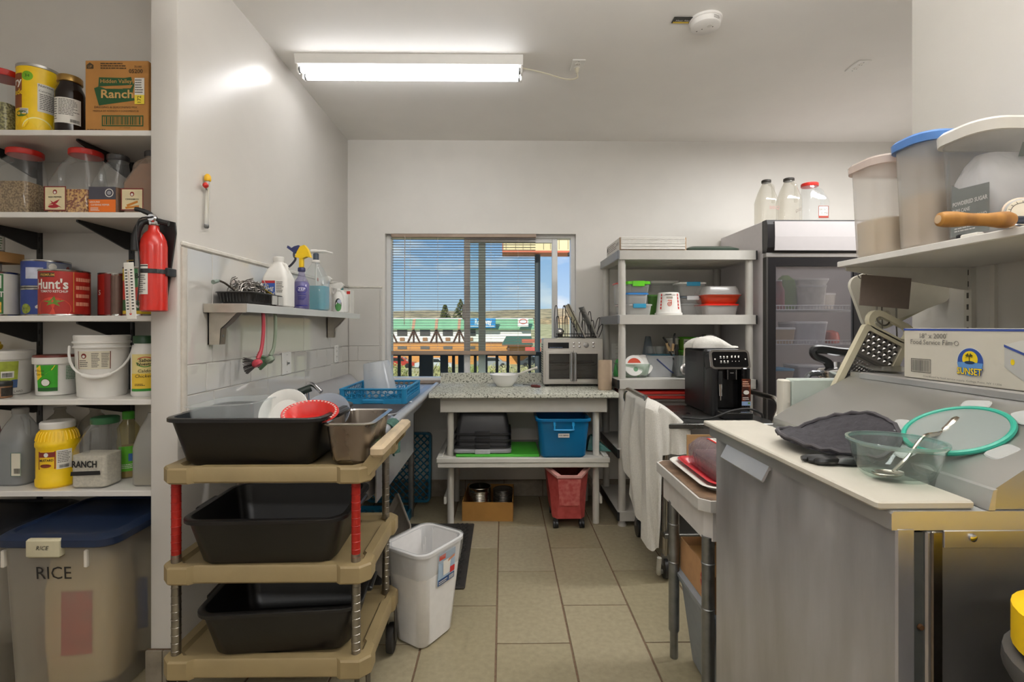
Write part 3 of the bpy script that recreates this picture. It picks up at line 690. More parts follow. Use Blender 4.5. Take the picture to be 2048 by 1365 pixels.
def cinn(cx, y):
    poly(t, S, [(cx-.022, y-.002), (cx+.02, y+.014), (cx+.022, y+.006), (cx-.018, y-.01)], CI); poly(t, S, [(cx-.026, y-.01), (cx+.026, y-.004), (cx+.026, y-.012), (cx-.024, y-.018)], CI, e=.0012)
spice_label(t, S, -.063, .022, .016, .1, 'CINNAMON', cinn)
t, S = jug('spice_jug', 'white lidded jug at the outer end of the spice shelf', -2.085, 1.985, Z2, .12, .1, .25, .5, .045, PW, .05, .02, CLEARP, mat('a98246', .9, n=.2, ns=120), .15, group='spice jugs', neck_x=.02)
# -- third shelf: cans
Z3 = tops[2]
t, S = can('food_can', 'white and green can of sauerkraut', -2.032, 2.015, Z3, .078, .176, mat('d8d5cb', .45, n=.02), 'food cans on the third pantry shelf')
patch(t, S, -.07, .03, .01, .166, mat('2d6a36', .5, n=0), e=.0013, n=10, name='label_panel'); patch(t, S, -.062, .024, .11, .16, mat('cfccc2', .5, n=0), e=.0016, n=8, name='label_panel'); txt(t, 'KRAUT', .03, S, PAPER, -.016, .085, bold=.02, e=.002); patch(t, S, -.062, .024, .014, .056, mat('d5a544', .6, n=.35, ns=90), e=.0016, n=8, name='food_picture')
for k, (lb) in enumerate(('blue can standing on the shelf beneath another blue can', 'upper blue can with a grey side panel and seals')):
    t, S = can('food_can', lb, -1.882, 2.085, Z3+.001+k*.1145, .078, .113, mat('2f4690', .4, n=.05), 'food cans on the third pantry shelf')
    if k: patch(t, S, .0, .14, .01, .103, mat('8f94a0', .45, n=0), e=.0013, n=14, name='label_panel'); disc(t, S, .018, .085, .013, .013, PAPER, e=.0016, name='seal'); disc(t, S, .075, .08, .01, .012, mat('8a3a34', .5, n=0), e=.0016, name='seal'); patch(t, S, -.07, -.01, .035, .08, mat('c2c6d6', .5, n=.2, ns=20), e=.0013, n=8, name='label_panel')
    else: disc(t, S, -.07, .03, .02, .02, mat('8f9a3a', .6, n=.3, ns=80), e=.0014, name='food_picture'); poly(t, S, [(-.035, .04), (-.025, .048), (-.02, .03), (-.034, .032)], PAPER, e=.0014)
KR = mat('a8281f', .4, n=.04); GOLD = mat('c9a24a', .5, n=0)
t, S = can('food_can', 'large red tomato ketchup can with gold bordered panel', -1.712, 1.975, Z3, .078, .177, KR, 'food cans on the third pantry shelf')
framep(t, S, .024, .1, .014, .168, .002, GOLD, e=.0018); lines(t, S, .032, .094, .03, .155, 4, mat('d38a70', .6, n=0), e=.0016); 
patch(t, S, -.088, -.03, .146, .163, mat('3d2a1a', .5, n=0), e=.0013, n=6, name='label_panel'); txt(t, 'PREMIUM', .013, S, GOLD, -.056, .154, e=.0018, bold=.02)
txt(t, "Hunt's", .052, S, PAPER, -.046, .118, bold=.025, e=.0018, w=.11); txt(t, 'TOMATO KETCHUP', .0125, S, PAPER, -.036, .092, e=.0018, bold=.02, w=.09)
disc(t, S, -.036, .028, .054, .042, mat('c9402a', .35, n=.15, ns=20), e=.0014, name='tomato_picture'); poly(t, S, [(-.07, .056), (-.044, .058), (-.03, .075), (-.026, .06), (.0, .058), (-.022, .05), (-.014, .036), (-.034, .046), (-.056, .038), (-.048, .05)], mat('6a8a2e', .5, n=0), e=.0018, name='tomato_picture')
t, S = can('food_can', 'red can mostly hidden behind the large ketchup can', -1.583, 2.095, Z3, .078, .177, KR, 'food cans on the third pantry shelf')
lines(t, S, .0, .05, .03, .155, 5, mat('d38a70', .6, n=0), e=.0016); patch(t, S, -.06, -.03, .01, .17, mat('7d1b18', .4, n=0), e=.0013, n=5, name='label_panel'); txt(t, 's', .045, S, PAPER, -.085, .1, e=.0018)
t, S = can('food_can', 'small bare ribbed can beside the tomato can', -1.5, 1.965, Z3, .022, .165, mat('6f5a50', .4, m=.5, n=.1), 'food cans on the third pantry shelf')
t, S = can('food_can', 'green red and yellow can of diced tomatoes', -1.413, 1.965, Z3, .054, .188, mat('c9372a', .4, n=.03), 'food cans on the third pantry shelf')
patch(t, S, -.08, .09, .135, .18, mat('d7b521', .5, n=0), e=.0013, n=14, name='label_panel'); patch(t, S, -.02, .02, .108, .18, mat('3a7a46', .5, n=0), e=.0015, n=5, name='label_panel'); patch(t, S, -.007, .007, .108, .18, PAPER, e=.0017, n=3, name='label_panel'); txt(t, 'ISABELLA', .026, S, INK, -.002, .152, bold=.02, e=.0022, w=.085)
disc(t, S, 0, .085, .036, .026, mat('cf4c30', .6, n=.3, ns=60), e=.0016, name='food_picture'); patch(t, S, -.08, .09, .012, .062, mat('2f5e36', .5, n=0), e=.0013, n=14, name='label_panel'); txt(t, 'DICED', .011, S, PAPER, 0, .055, e=.002); txt(t, 'TOMATOES', .022, S, PAPER, 0, .038, bold=.02, e=.002, w=.08); patch(t, S, -.08, .09, .008, .02, mat('d7b521', .5, n=0), e=.0015, n=14, name='label_panel')
t, S = can('small_can', 'small white can standing on the sauerkraut can', -2.06, 2.03, Z3+.177, .036, .038, PAPER)
t, S, w_, d_, h_ = carton('cardboard_tray', 'cut down cardboard tray on the small white can', -2.2, -1.985, 1.96, 2.1, Z3+.216, Z3+.258, CARD)
lines(t, S, .02, .1, .01, .034, 2, BK)
t, S = can('small_can', 'small white and green can on the cardboard tray', -2.045, 2.03, Z3+.259, .034, .072, PAPER)
patch(t, S, -.02, .0, .01, .05, mat('4a7ab0', .5, n=0), e=.0013, n=3); lines(t, S, .006, .03, .01, .06, 5, mat('4a7a4a', .5, n=0))
# -- fourth shelf: tubs
Z4 = tops[3]
def ptub(name, lb, x, y, r0, r1, h, lid=None, n=40, rim=True, cat='tub', m=PW):
    t = thing(name, lb, cat, (x, y, Z4))
    p = [(r0-.006, 0), (r0, .004), (r1-.003, h-.03), (r1+.003, h-.03), (r1+.004, h-.006), (r1+.001, h-.002), (r1-.002, h-.002)]
    MB().lathe(p, n).build('body', m, t)
    MB().lathe([(r1+.0, h-.006), (r1+.003, h-.004), (r1+.001, h+.004), (r1-.004, h+.005)], n).build('lid', lid or m, t)
    return t, cyl(r0, 0, face(x, y), slope=(r1-r0)/(h-.03))
t, S = ptub('food_tub', 'large white tub with yellow and green label', -2.02, 2.035, .088, .1, .172)
for x0, x1, c in ((-.075, -.01, 'e0a81c'), (-.01, .045, '9aa63a')): patch(t, S, x0, x1, .03, .135, mat(c, .5, n=.15, ns=40), e=.0035, n=8)
patch(t, S, .0, .034, .07, .096, PAPER, e=.004, n=4, name='barcode_panel'); barcode(t, S, .004, .03, .073, .09, INK, e=.0046); patch(t, S, .028, .045, .03, .062, mat('3f5a8a', .5, n=0), e=.004, n=3, name='label_panel'); txt(t, 'LARD', .012, S, GREYINK, .05, .014, e=.004)
t, S = ptub('food_tub', 'white tub with green and yellow label and dark red lid', -1.79, 2.025, .061, .068, .155, mat('6d2a1c', .4, n=.05))
G1 = mat('35a01e', .45, n=.03)
patch(t, S, -.058, .004, .02, .122, G1, e=.0022, n=9); patch(t, S, -.058, .004, .02, .034, mat('1e5c22', .45, n=0), e=.0026, n=9, name='label_panel')
poly(t, S, [(-.057, .062), (-.044, .074), (-.026, .09), (-.01, .104), (-.002, .121), (-.046, .121), (-.057, .11)], mat('f0c818', .45, n=0), e=.003, name='label_panel')
disc(t, S, -.03, .054, .013, .014, PAPER, e=.0032, name='logo'); ring2(t, S, -.03, .054, .014, .015, .002, BK, e=.0034); lines(t, S, .026, .07, .062, .118, 9, mat('4a8a5a', .5, n=0), e=.003); txt(t, 'Whole', .012, S, BK, -.048, .1, e=.0036); txt(t, 'Garlic', .012, S, BK, -.046, .086, e=.0036)
t = thing('food_pail', 'white plastic pail with handle and brown bordered label', 'pail', (-1.578, 1.99, Z4))
MB().lathe([(.074, 0), (.078, .006), (.085, .19), (.092, .19), (.092, .194), (.087, .197), (.087, .206), (.093, .208), (.093, .214), (.088, .217), (.09, .235), (.087, .239), (.084, .238)], 44).build('body', PW, t)
S = cyl(.078, 0, face(-1.578, 1.99)-.35, slope=.036)
patch(t, S, -.05, .05, .11, .178, mat('d9d2bd', .6, n=.02), e=.0014, n=12); framep(t, S, -.05, .05, .11, .178, .0025, mat('6b2a22', .6, n=0), e=.002); lines(t, S, -.004, .02, .116, .172, 9, GREYINK, e=.002); lines(t, S, .024, .046, .116, .172, 9, GREYINK, e=.002); disc(t, S, -.028, .16, .009, .01, mat('7a3028', .6, n=0), e=.002); disc(t, S, -.028, .158, .005, .005, PAPER, e=.0026); lines(t, S, -.044, -.012, .118, .146, 4, GREYINK, e=.002)
aa = face(-1.578, 1.99)
hp_ = []
for k in range(15):
    u = -1 + 2*k/14; a = aa - .2 + u*1.5; hp_.append((math.cos(a)*(.1), math.sin(a)*.1, .196 - (1-u*u)*.115))
MB().tube(hp_, .0045, 8).build('bail_handle', PW, t); MB().tube(hp_[5:10], .0085, 10).build('grip', PW, t)
t = bottle('bouillon_bottle', 'white and yellow chicken bouillon bottle with green cap', -1.408, 1.985, Z4, [(.04, 0), (.046, .008), (.046, .17), (.042, .19), (.036, .198), (.036, .21)], PW)
MB().lathe([(.039, .206), (.039, .232), (.036, .236)], 28).build('cap', mat('1f4426', .4), t)
S = cyl(.046, 0, face(-1.408, 1.985)); patch(t, S, -.05, .05, .025, .165, mat('e9d892', .5, n=0), n=14); patch(t, S, -.05, .05, .025, .09, mat('efc83c', .5, n=0), e=.0011, n=14); patch(t, S, -.05, .05, .022, .032, GRN, e=.0014, n=14)
ring2(t, S, 0, .135, .03, .02, .003, RED, e=.0013, a0=0, a1=2.6); ring2(t, S, 0, .135, .03, .02, .003, GRN, e=.0013, a0=3.2, a1=5.8); txt(t, 'Sabor', .018, S, INK, 0, .141, shear=.2, e=.002, bold=.015); txt(t, 'Nuestro', .016, S, INK, 0, .127, shear=.2, e=.002, bold=.015); txt(t, 'Caldo', .017, S, INK, -.004, .1, e=.002, shear=.15); txt(t, 'Chicken', .017, S, INK, -.006, .08, e=.002, shear=.15); lines(t, S, -.035, 0, .042, .052, 2, INK, e=.0018)
t = thing('spice_tin', 'small jar of brown seasoning with black lid before white tub', 'jar', (-1.915, 1.925, Z4))
MB().lathe([(.032, 0), (.036, .003), (.036, .045), (.034, .048)], 28).build('body', mat('7a5638', .5, n=.2), t); MB().lathe([(.037, .046), (.037, .06), (.035, .063)], 28).build('lid', mat('232322', .4), t)
S = cyl(.036, 0, face(-1.915, 1.925)); patch(t, S, .004, .05, .008, .04, mat('2b2520', .5, n=.4, ns=200), n=8); patch(t, S, -.06, -.012, .008, .04, mat('3a4a80', .5, n=.3, ns=150), n=8)
t = bottle('mustard_bottle', 'yellow bottle top showing behind the large white tub', -2.13, 2.12, Z4, [(.03, 0), (.034, .004), (.034, .13), (.03, .16), (.02, .175), (.026, .185), (.026, .195), (.02, .2), (.02, .208), (.012, .212)], YEL)
# -- lowest shelf: jugs
Z5 = tops[4]
WATER = clear('c9cfd2', .12, .05, 1.33)
t, S = jug('vinegar_jug', 'large translucent gallon jug half full of clear liquid', -1.903, 1.995, Z5, .13, .125, .292, .55, .024, clear('ececec', .3, .2), .026, .02, clear('e9ebec', .3, .2, trl=.4), clear('b7bfc4', .25, .08, 1.33), .17, handle=(.045, -.02), r=.038)
patch(t, S, .024, .062, .04, .13, mat('d9d4c2', .6, n=0), n=3); barcode(t, S, .036, .058, .05, .07, INK); framep(t, S, .024, .062, .04, .13, .002, mat('3f6a5a', .6, n=0))
t = thing('mustard_jar', 'yellow gallon mustard jar with white lid', 'jar', (-1.728, 1.962, Z5))
MB().lathe([(.058, 0), (.066, .008), (.067, .03), (.064, .036), (.064, .15), (.067, .156), (.067, .17), (.063, .178), (.058, .2), (.052, .212), (.05, .224)], 44).build('body', YEL, t)
mb = MB()
for k in range(30):
    a = k*math.tau/30; c, s = math.cos(a), math.sin(a); mb.tube([(c*.0655, s*.0655, .178), (c*.06, s*.06, .202), (c*.053, s*.053, .213)], .0022, 4)
mb.build('neck_rib', YEL, t, kind='stuff')
MB().lathe([(.053, .222), (.054, .224), (.054, .243), (.05, .248)], 40).build('lid', PW, t)
S = cyl(.064, 0, face(-1.728, 1.962)-.1); patch(t, S, -.055, .0, .075, .142, mat('efc21c', .5, n=0), n=8); framep(t, S, -.055, .0, .075, .142, .003, mat('8a2420', .5, n=0), e=.0014); patch(t, S, .002, .05, .072, .144, PAPER, n=8); lines(t, S, .006, .046, .095, .14, 7, GREYINK); barcode(t, S, .01, .04, .076, .088, INK)
patch(t, S, -.052, -.003, .12, .139, mat('7d2a22', .5, n=0), e=.0012, n=6, name='label_panel'); disc(t, S, -.028, .129, .007, .008, PAPER, e=.0016); txt(t, 'MUSTARD', .0125, S, INK, -.028, .108, bold=.02, e=.0016, w=.044); disc(t, S, -.03, .088, .018, .007, mat('8a3a1c', .5, n=.3), e=.0015, name='food_picture')
t, S = jug('ranch_jug', 'clear jug of white powder with green lid and handwriting', -1.566, 1.95, Z5, .132, .1, .265, .5, .042, mat('2c5c3a', .4), .046, .022, CLEARP, mat('c9c2b2', .9, n=.1, ns=120, b=.3, bs=200), .125, neck_x=.03, handle=(-.042, 0))
txt(t, 'RANCH', .034, S, INK, -.008, .093, w=.092, bold=.03); poly(t, S, [(-.06, .05), (.052, .055), (.05, .07), (-.058, .066)], INK)
t = bottle('oil_bottle', 'bottle of yellow oil with green cap and green label', -1.533, 2.065, Z5, [(.036, 0), (.04, .006), (.04, .06), (.036, .08), (.04, .1), (.04, .15), (.036, .17), (.038, .2), (.018, .232), (.018, .24)], clear('e4dcb4', .2, .08)); MB().lathe([(.034, .004), (.037, .008), (.037, .058), (.034, .08), (.036, .1), (.036, .125)], 24).build('contents', mat('b59a35', .2, n=.03), t)
MB().lathe([(.021, .236), (.021, .262), (.018, .266)], 24).build('cap', mat('49a82c', .4), t); S = cyl(.04, 0, face(-1.533, 2.065)); patch(t, S, -.035, .035, .03, .13, mat('5fb42c', .5, n=.05), n=10, e=.001); patch(t, S, .0, .02, .07, .1, mat('3f6fb0', .5, n=0), e=.0014, n=4, name='label_panel'); lines(t, S, -.03, .03, .04, .06, 3, PAPER, e=.0014)
t, S = jug('vinegar_jug', 'frosted jug in the pantry corner beside the oil bottle', -1.372, 1.985, Z5, .115, .12, .275, .55, .022, None, 0, .0, clear('e6e5e0', .5, .25, trl=.45), clear('d6c88e', .35, .1), .045, handle=(.035, -.03), r=.032)
for x, lb, in ((-1.862, 'clear glass jug behind the vinegar jug and mustard jar'), (-1.715, 'clear glass jug behind the mustard jar and ranch jug')):
    t = bottle('glass_jug', lb, x, 2.125, Z5, [(.05, 0), (.055, .006), (.055, .2), (.045, .225), (.02, .25), (.018, .262), (.021, .264), (.021, .272), (.018, .274)], clear('d6d2c8', .2, .06), cat='jug', group='glass jugs at the back')
t = bottle('sauce_bottle', 'dark sauce bottle with red shoulder at the shelf end', -2.045, 1.99, Z5, [(.045, 0), (.05, .006), (.05, .19), (.045, .22), (.03, .25), (.025, .27)], mat('3a1512', .3, n=.1))
MB().lathe([(.05, .195), (.0515, .2), (.047, .225), (.032, .252), (.028, .254)], 28, c0=False, c1=False).build('label', mat('8a2420', .4), t)

# ---------------------------------------------------------------- storage bins on the pantry floor
BINB = clear('efeeea', .42, .35, trl=.5, dc='dedad2')
NAVY = mat('1c2a44', .4, n=.06); BLKL = mat('191b20', .45, n=.06)
def storage_bin(label, cx, cyy, w, d, h, lidm, rz=0):
    t = thing('storage_bin', label, 'storage bin', (cx, cyy, 0), rz)
    MB().loft([rr(w*.84-.02, d*.84-.02, .0, .03, 5), rr(w*.84, d*.84, .015, .04, 5), rr(w-.02, d-.02, h, .05, 5)], True, False).build('body', BINB, t)
    MB().loft([rr(w, d, h-.02, .055, 5), rr(w+.012, d+.012, h-.015, .06, 5), rr(w+.012, d+.012, h+.008, .06, 5), rr(w-.03, d-.03, h+.022, .05, 5), rr(w-.05, d-.05, h+.022, .05, 5), rr(w-.06, d-.06, h+.014, .05, 5)]).build('lid', lidm, t)
    MB().rbox(-.075, .04, -d/2-.012, -d/2+.03, h-.05, h+.014, .006).build('latch', mat('c4bda0', .5, n=.04), t)
    for x in (-w/2+.035, w/2-.09): MB().rbox(x-.006, x+.006, -d/2+.004, -d/2+.02, h-.09, h-.03, .003).build('tab', mat('d5cfc4', .5, n=.03), t)
    return t, flat((0, -d/2+.008, h), (1, 0, 0), V((0, .035/h*d/.42, 1)))
t, S = storage_bin('frosted storage bin marked rice with navy lid', -1.535, 1.925, .405, .42, .58, NAVY)
S = flat((0, -.2015, .58), (1, 0, 0), V((0, -.0287, .565)))
txt(t, 'RICE', .062, S, INK, .0, -.112, w=.118, e=.003); 
txt(t, 'RICE', .02, flat((0, -.2225, .565), (1, 0, 0), (0, 0, 1)), INK, -.018, 0, e=.001, shear=.3)
t2, _ = storage_bin('frosted storage bin with black lid beside the rice bin', -1.975, 1.945, .42, .40, .565, BLKL)
def bag(label, x, y, z, w, d, h, c, rz=0, c2=None):
    t = thing('rice_bag', label, 'bag', (x, y, z), rz, 'rice bags in the bin')
    rings = []
    for k, (f, zz) in enumerate(((.6, 0), (.95, .04), (1, .3), (1, .7), (.9, .92), (.45, 1))):
        rings.append([(px_*(1+.04*math.sin(9*px_+k)), py_, q) for px_, py_, q in rr(w*f, d*f, h*zz, min(w, d)*f*.3, 4)])
    MB().loft(rings).build('sack', mat(c, .7, n=.06, b=.2, bs=25), t)
    if c2: patch(t, flat((0, -d/2, 0), (1, 0, 0), (0, 0, 1)), -w*.2, w*.2, h*.25, h*.7, mat(c2, .6, n=.2), e=.004)
    return t
bag('tan rice bag with a red panel inside the bin', -1.525, 1.88, .02, .25, .16, .5, 'cfb98a', .1, 'b33a30')
bag('red rice bag lying across the top of the bin', -1.6, 2.03, .02, .16, .1, .53, 'b3453c', -.2)
bag('pale rice bag with blue panel toward the wall in bin', -1.45, 2.02, .02, .14, .1, .44, 'c9c2ae', .5, '4a68a0')
# ---------------------------------------------------------------- things on the stub wall
t = thing('fire_extinguisher', 'red fire extinguisher strapped to the white wall end', 'fire extinguisher', (-1.252, 1.808, 1.366))
MB().lathe([(.036, 0), (.042, .004), (.042, .235), (.039, .255), (.03, .277), (.018, .29), (.016, .31)], 36).build('cylinder', mat('c01f10', .28, n=.02, coat=.3), t)
MB().lathe([(.018, .308), (.02, .312), (.02, .322), (.012, .33)], 20).build('valve_collar', CHROME, t)
MB().tube(bez([(.005, 0, .322), (.0, 0, .335), (-.012, -.004, .35), (-.04, -.012, .362), (-.055, -.016, .364)], 5), [.012]*8+[.009]*6+[.008]*7, 8).build('squeeze_handle', BLKP, t)
MB().tube([(-.01, 0, .328), (.02, .0, .324), (.05, .004, .316)], [.012, .01, .009], 8).build('carry_handle', BLKP, t)
MB().tube(bez([(-.008, -.01, .325), (-.03, -.022, .31), (-.044, -.026, .27), (-.046, -.028, .215)], 6), [.01]*6+[.012]*6+[.013]*7, 10).build('hose', BLKP, t)
q = MB(); q.M = Matrix.Translation((.008, -.02, .332)) @ Matrix.Rotation(R(90), 4, 'X'); q.lathe([(.012, -.004), (.015, 0), (.012, .008)], 20).build('pressure_gauge', CHROME, t)
MB().lathe([(.0425, .135), (.0445, .135), (.0445, .15), (.0425, .15)], 36, c0=False, c1=False).build('strap', mat('26282a', .35, n=0), t)
MB().rbox(.03, .052, -.002, .045, .128, .157, .002).build('strap_latch', mat('26282a', .35, n=0), t)
MB().prism([(-.016, .04), (.016, .04), (.05, .29), (.046, .33), (-.02, .345)], 'y', .042, .049).build('wall_bracket', BLKP, t, smooth=False)
S = cyl(.0425, 0, -1.9); patch(t, S, -.028, .022, .06, .165, PAPER, n=8); lines(t, S, -.024, .018, .065, .13, 9, GREYINK); patch(t, S, -.028, .022, .158, .162, INK, e=.001, n=8, name='label_panel')
MB().tube(bez([(.018, -.03, .335), (-.03, -.04, .31), (-.018, -.045, .15), (-.024, -.048, .02)], 5), .0022, 5).build('pull_strap', BLKP, t)
t = thing('wall_thermometer', 'white plastic strip thermometer hanging beside the fire extinguisher', 'thermometer', (-1.297, 1.762, 1.337), (0, R(-3), 0))
MB().rbox(-.0175, .0175, -.002, .002, 0, .2, .002).build('scale_plate', PAPER, t)
S = flat((0, -.0022, 0), (1, 0, 0), (0, 0, 1))
for x in (-.009, .009):
    mb = MB()
    for k in range(14): mb.add([S(x-.004, .035+k*.0105, .0004), S(x+.004, .035+k*.0105, .0004), S(x+.004, .039+k*.0105, .0004), S(x-.004, .039+k*.0105, .0004)], [(0,1,2,3)])
    mb.build('scale_mark', INK, t, smooth=False, kind='stuff')
MB().tube([(0, -.003, .02), (0, -.003, .17)], .0016, 6).build('glass_tube', mat('c9b7a8', .2, n=0), t); disc(t, S, 0, .02, .004, .004, RED, e=.001, name='bulb')
MB().tube(bez([(-.004, 0, .197), (-.01, .01, .205), (-.02, .02, .21), (-.004, .03, .212)], 4), .001, 5).build('hanging_wire', mat('c9a13c', .4, m=.6, n=0), t)
# candy thermometer on the left wall
t = thing('candy_thermometer', 'candy thermometer with yellow cap and red knob on wall', 'thermometer', (XL+.002, 2.015, 1.718))
q = MB(); q.tube([(.012, 0, .0), (.014, .004, .18)], .0085, 10); q.build('glass_tube', clear('f4f4f2', .3, .05), t)
MB().tube([(.01, -.002, .015), (.012, .002, .175)], .0045, 8).build('paper_scale', PAPER, t); MB().tube([(.0125, .003, .05), (.015, .006, .16)], .0024, 6).build('red_column', mat('b8a02c', .4, n=0), t)
MB().lathe([(.006, -.012), (.009, -.008), (.009, .004)], 12, .012, 0).build('tip', GALV, t)
q = MB(); q.M = Matrix.Translation((.014, .004, .178)); q.lathe([(.011, 0), (.013, .004), (.012, .02), (.006, .028)], 14).build('cap', mat('e6b41e', .4, n=0), t)
q = MB(); q.M = Matrix.Translation((.02, -.02, .155)); q.lathe([(.004, -.011), (.01, -.005), (.011, 0), (.01, .005), (.004, .011)], 14).build('knob', RED, t)
MB().tube([(.016, -.016, .15), (.018, -.006, .14)], .003, 6).build('clip', GALV, t)
# switch and outlet plates on the left wall
def plate(name, label, o, u, v, w=.072, h=.118, kind='outlet', off=.004):
    o, u, v = V(o), V(u), V(v); n = u.cross(v)
    t = thing(name, label, 'wall plate', o)
    M_ = Matrix((u, v, n)).transposed().to_4x4()
    q = MB(); q.M = M_; q.rbox(-w/2, w/2, -h/2, h/2, -.001, .006, .004, .003).build('cover', PW, t)
    if kind == 'outlet':
        for s in (-1, 1):
            q = MB(); q.M = M_; q.lathe([(.0165, .005), (.0165, .0075), (.015, .008)], 18, 0, s*.02).build('socket', mat('e8e5de', .4, n=0), t)
            q = MB(); q.M = M_; q.box(-.007, -.005, s*.02-.004, s*.02+.005, .0076, .0084); q.box(.005, .007, s*.02-.004, s*.02+.005, .0076, .0084); q.build('slot', INK, t, smooth=False, kind='stuff')
    else:
        q = MB(); q.M = M_; q.box(-.006, .006, -.014, .014, .005, .0075).build('switch_slot', mat('cfcabf', .4, n=0), t)
        q = MB(); q.M = M_; q.prism([(-.01, .006), (-.002, .02), (.004, .02), (.006, .006)], 'x', -.004, .004).build('switch_toggle', GALV, t)
    for s in (-1, 1):
        q = MB(); q.M = M_; q.lathe([(.003, .0055), (.0025, .007)], 8, 0, s*h*.38).build('screw', GALV, t)
    return t
plate('light_switch', 'switch plate with metal toggle on the tiled wall', (XL+.0065, 2.765, 1.112), (0, 1, 0), (0, 0, 1), .112, .122, 'switch')
plate('wall_outlet', 'white outlet plate on the tiles near the corner', (XL+.0065, 3.585, 1.12), (0, 1, 0), (0, 0, 1), .085, .122)
plate('wall_outlet', 'white outlet low on back wall behind the lidded tub', (.885, YB-.0005, 1.125), (1, 0, 0), (0, 0, 1), .085, .122)
plate('ceiling_outlet', 'ceiling outlet with the fluorescent light plugged in', (.412, 2.755, ZC-.0005), (1, 0, 0), (0, -1, 0), .072, .118)
plate('ceiling_outlet', 'ceiling outlet without a plug toward the passage', (1.965, 2.745, ZC-.0005), (1, 0, 0), (0, -1, 0), .072, .118)

# ---------------------------------------------------------------- fluorescent fixture and alarm on the ceiling
t = thing('ceiling_light', 'two tube fluorescent light fixture on the ceiling', 'ceiling light', (0, 0, 0))
fx0, fx1 = at(590, 120, 2.67).x, at(1046, 120, 2.67).x
MB().prism([(2.655, ZC), (2.668, ZC-.046), (2.80, ZC-.046), (2.813, ZC)], 'x', fx0, fx1).build('housing', mat('e6e4df', .35, n=.01), t, smooth=False)
TUBE = mat('fdfdff', .4, n=0, emit=17)
for k, y in enumerate((2.695, 2.772)):
    MB().tube([(fx0+.022, y, ZC-.068), (fx1-.022, y, ZC-.068)], .0165, 14).build('tube', TUBE, t)
    for x, s in ((fx0, 1), (fx1, -1)):
        q = MB(); q.rbox(min(x+s*.002, x+s*.014), max(x+s*.002, x+s*.014), y-.016, y+.016, ZC-.088, ZC-.044, .004).build('lamp_holder', PW, t)
        MB().tube([(x+s*.013, y, ZC-.068), (x+s*.024, y, ZC-.068)], .0168, 14).build('tube_cap', GALV, t)
MB().tube(bez([(fx1, 2.735, ZC-.03), (fx1+.12, 2.74, ZC-.055), (fx1+.24, 2.745, ZC-.085), (fx1+.30, 2.75, ZC-.075), (.412, 2.775, ZC-.03)], 6), .0045, 6).build('power_cord', mat('cfc8b4', .5, n=0), t)
MB().tube([(.412, 2.776, ZC-.036), (.412, 2.776, ZC-.006)], [.008, .013], 8).build('plug', mat('cfc8b4', .5, n=0), t)
p = atz(1411, 48, ZC-.02)
t = thing('heat_alarm', 'round white heat alarm on the ceiling with a dark tag', 'alarm', (p.x, p.y, ZC))
MB().lathe([(.074, 0), (.074, -.01), (.068, -.012), (.066, -.034), (.06, -.038)], 40).build('housing', mat('ebe8e4', .4, n=.01), t)
for x, y in ((-.012, .012), (.03, -.01), (-.03, .03)): MB().lathe([(.003, -.039), (.003, -.0375)], 8, x, y).build('vent_hole', GREYINK, t)
MB().lathe([(.012, -.037), (.012, -.040), (.009, -.0405)], 16, .012, -.018).build('test_button', mat('dedad4', .4, n=0), t)
lines(t, cyl(.0668, -.03, -1.2), -.012, .03, 0, .016, 3, GREYINK)
q = MB().box(-.155, -.055, -.025, .02, -.006, -.003).build('tag', mat('2b2a22', .5, n=0), t, smooth=False)
S = flat((-.105, -.002, -.006), (1, 0, 0), (0, -1, 0)); txt(t, 'Heat Alarm', .017, S, PAPER, .004, .0, e=.0008); patch(t, S, -.045, .03, -.021, -.01, mat('d9b82e', .5, n=0), e=.0004)

# ---------------------------------------------------------------- steel wall shelf over the sink
WZ = 1.405; SX = -1.02
t = thing('wall_shelf', 'stainless wall shelf over the sink holding cleaning bottles', 'shelf', (0, 0, WZ))
MB().prism([(XL+.008, .0), (SX-.001, 0), (SX, -.002), (SX, -.034), (SX-.012, -.034), (SX-.012, -.012), (XL+.008, -.012)], 'y', 2.007, 3.585).build('shelf_board', mat('e2e0de', .4, m=.6, n=.03, ns=6, rn=.06, stretch=(14, 1, 1)), t, smooth=False)
BRS = mat('b9b2a6', .35, m=.8, n=.05)
MB().box(XL+.008, SX-.003, 2.003, 2.0065, -.036, -.001).build('end_cap', BRS, t, smooth=False)
for y0, y1 in ((2.035, 2.075), (3.40, 3.43)):
    MB().prism([(XL+.007, -.013), (SX-.03, -.013), (SX-.05, -.03), (XL+.09, -.075), (XL+.06, -.1), (XL+.055, -.165), (XL+.007, -.165)], 'y', y0, y0+.004).build('bracket', BRS, t, smooth=False)
    MB().box(XL+.007, XL+.012, y0, y1, -.165, -.013).build('bracket_leg', BRS, t, smooth=False)
    MB().prism([(SX-.05, -.03), (XL+.09, -.075), (XL+.06, -.1), (XL+.055, -.165), (XL+.0535, -.165), (XL+.058, -.1), (XL+.088, -.073), (SX-.05, -.028)], 'y', y0, y1).build('bracket_flange', mat('8d8378', .4, m=.8, n=.05), t, smooth=False)
    MB().tube([(XL+.0556, (y0+y1)/2, -.13), (XL+.059, (y0+y1)/2, -.13)], .006, 10).build('screw', GALV, t)
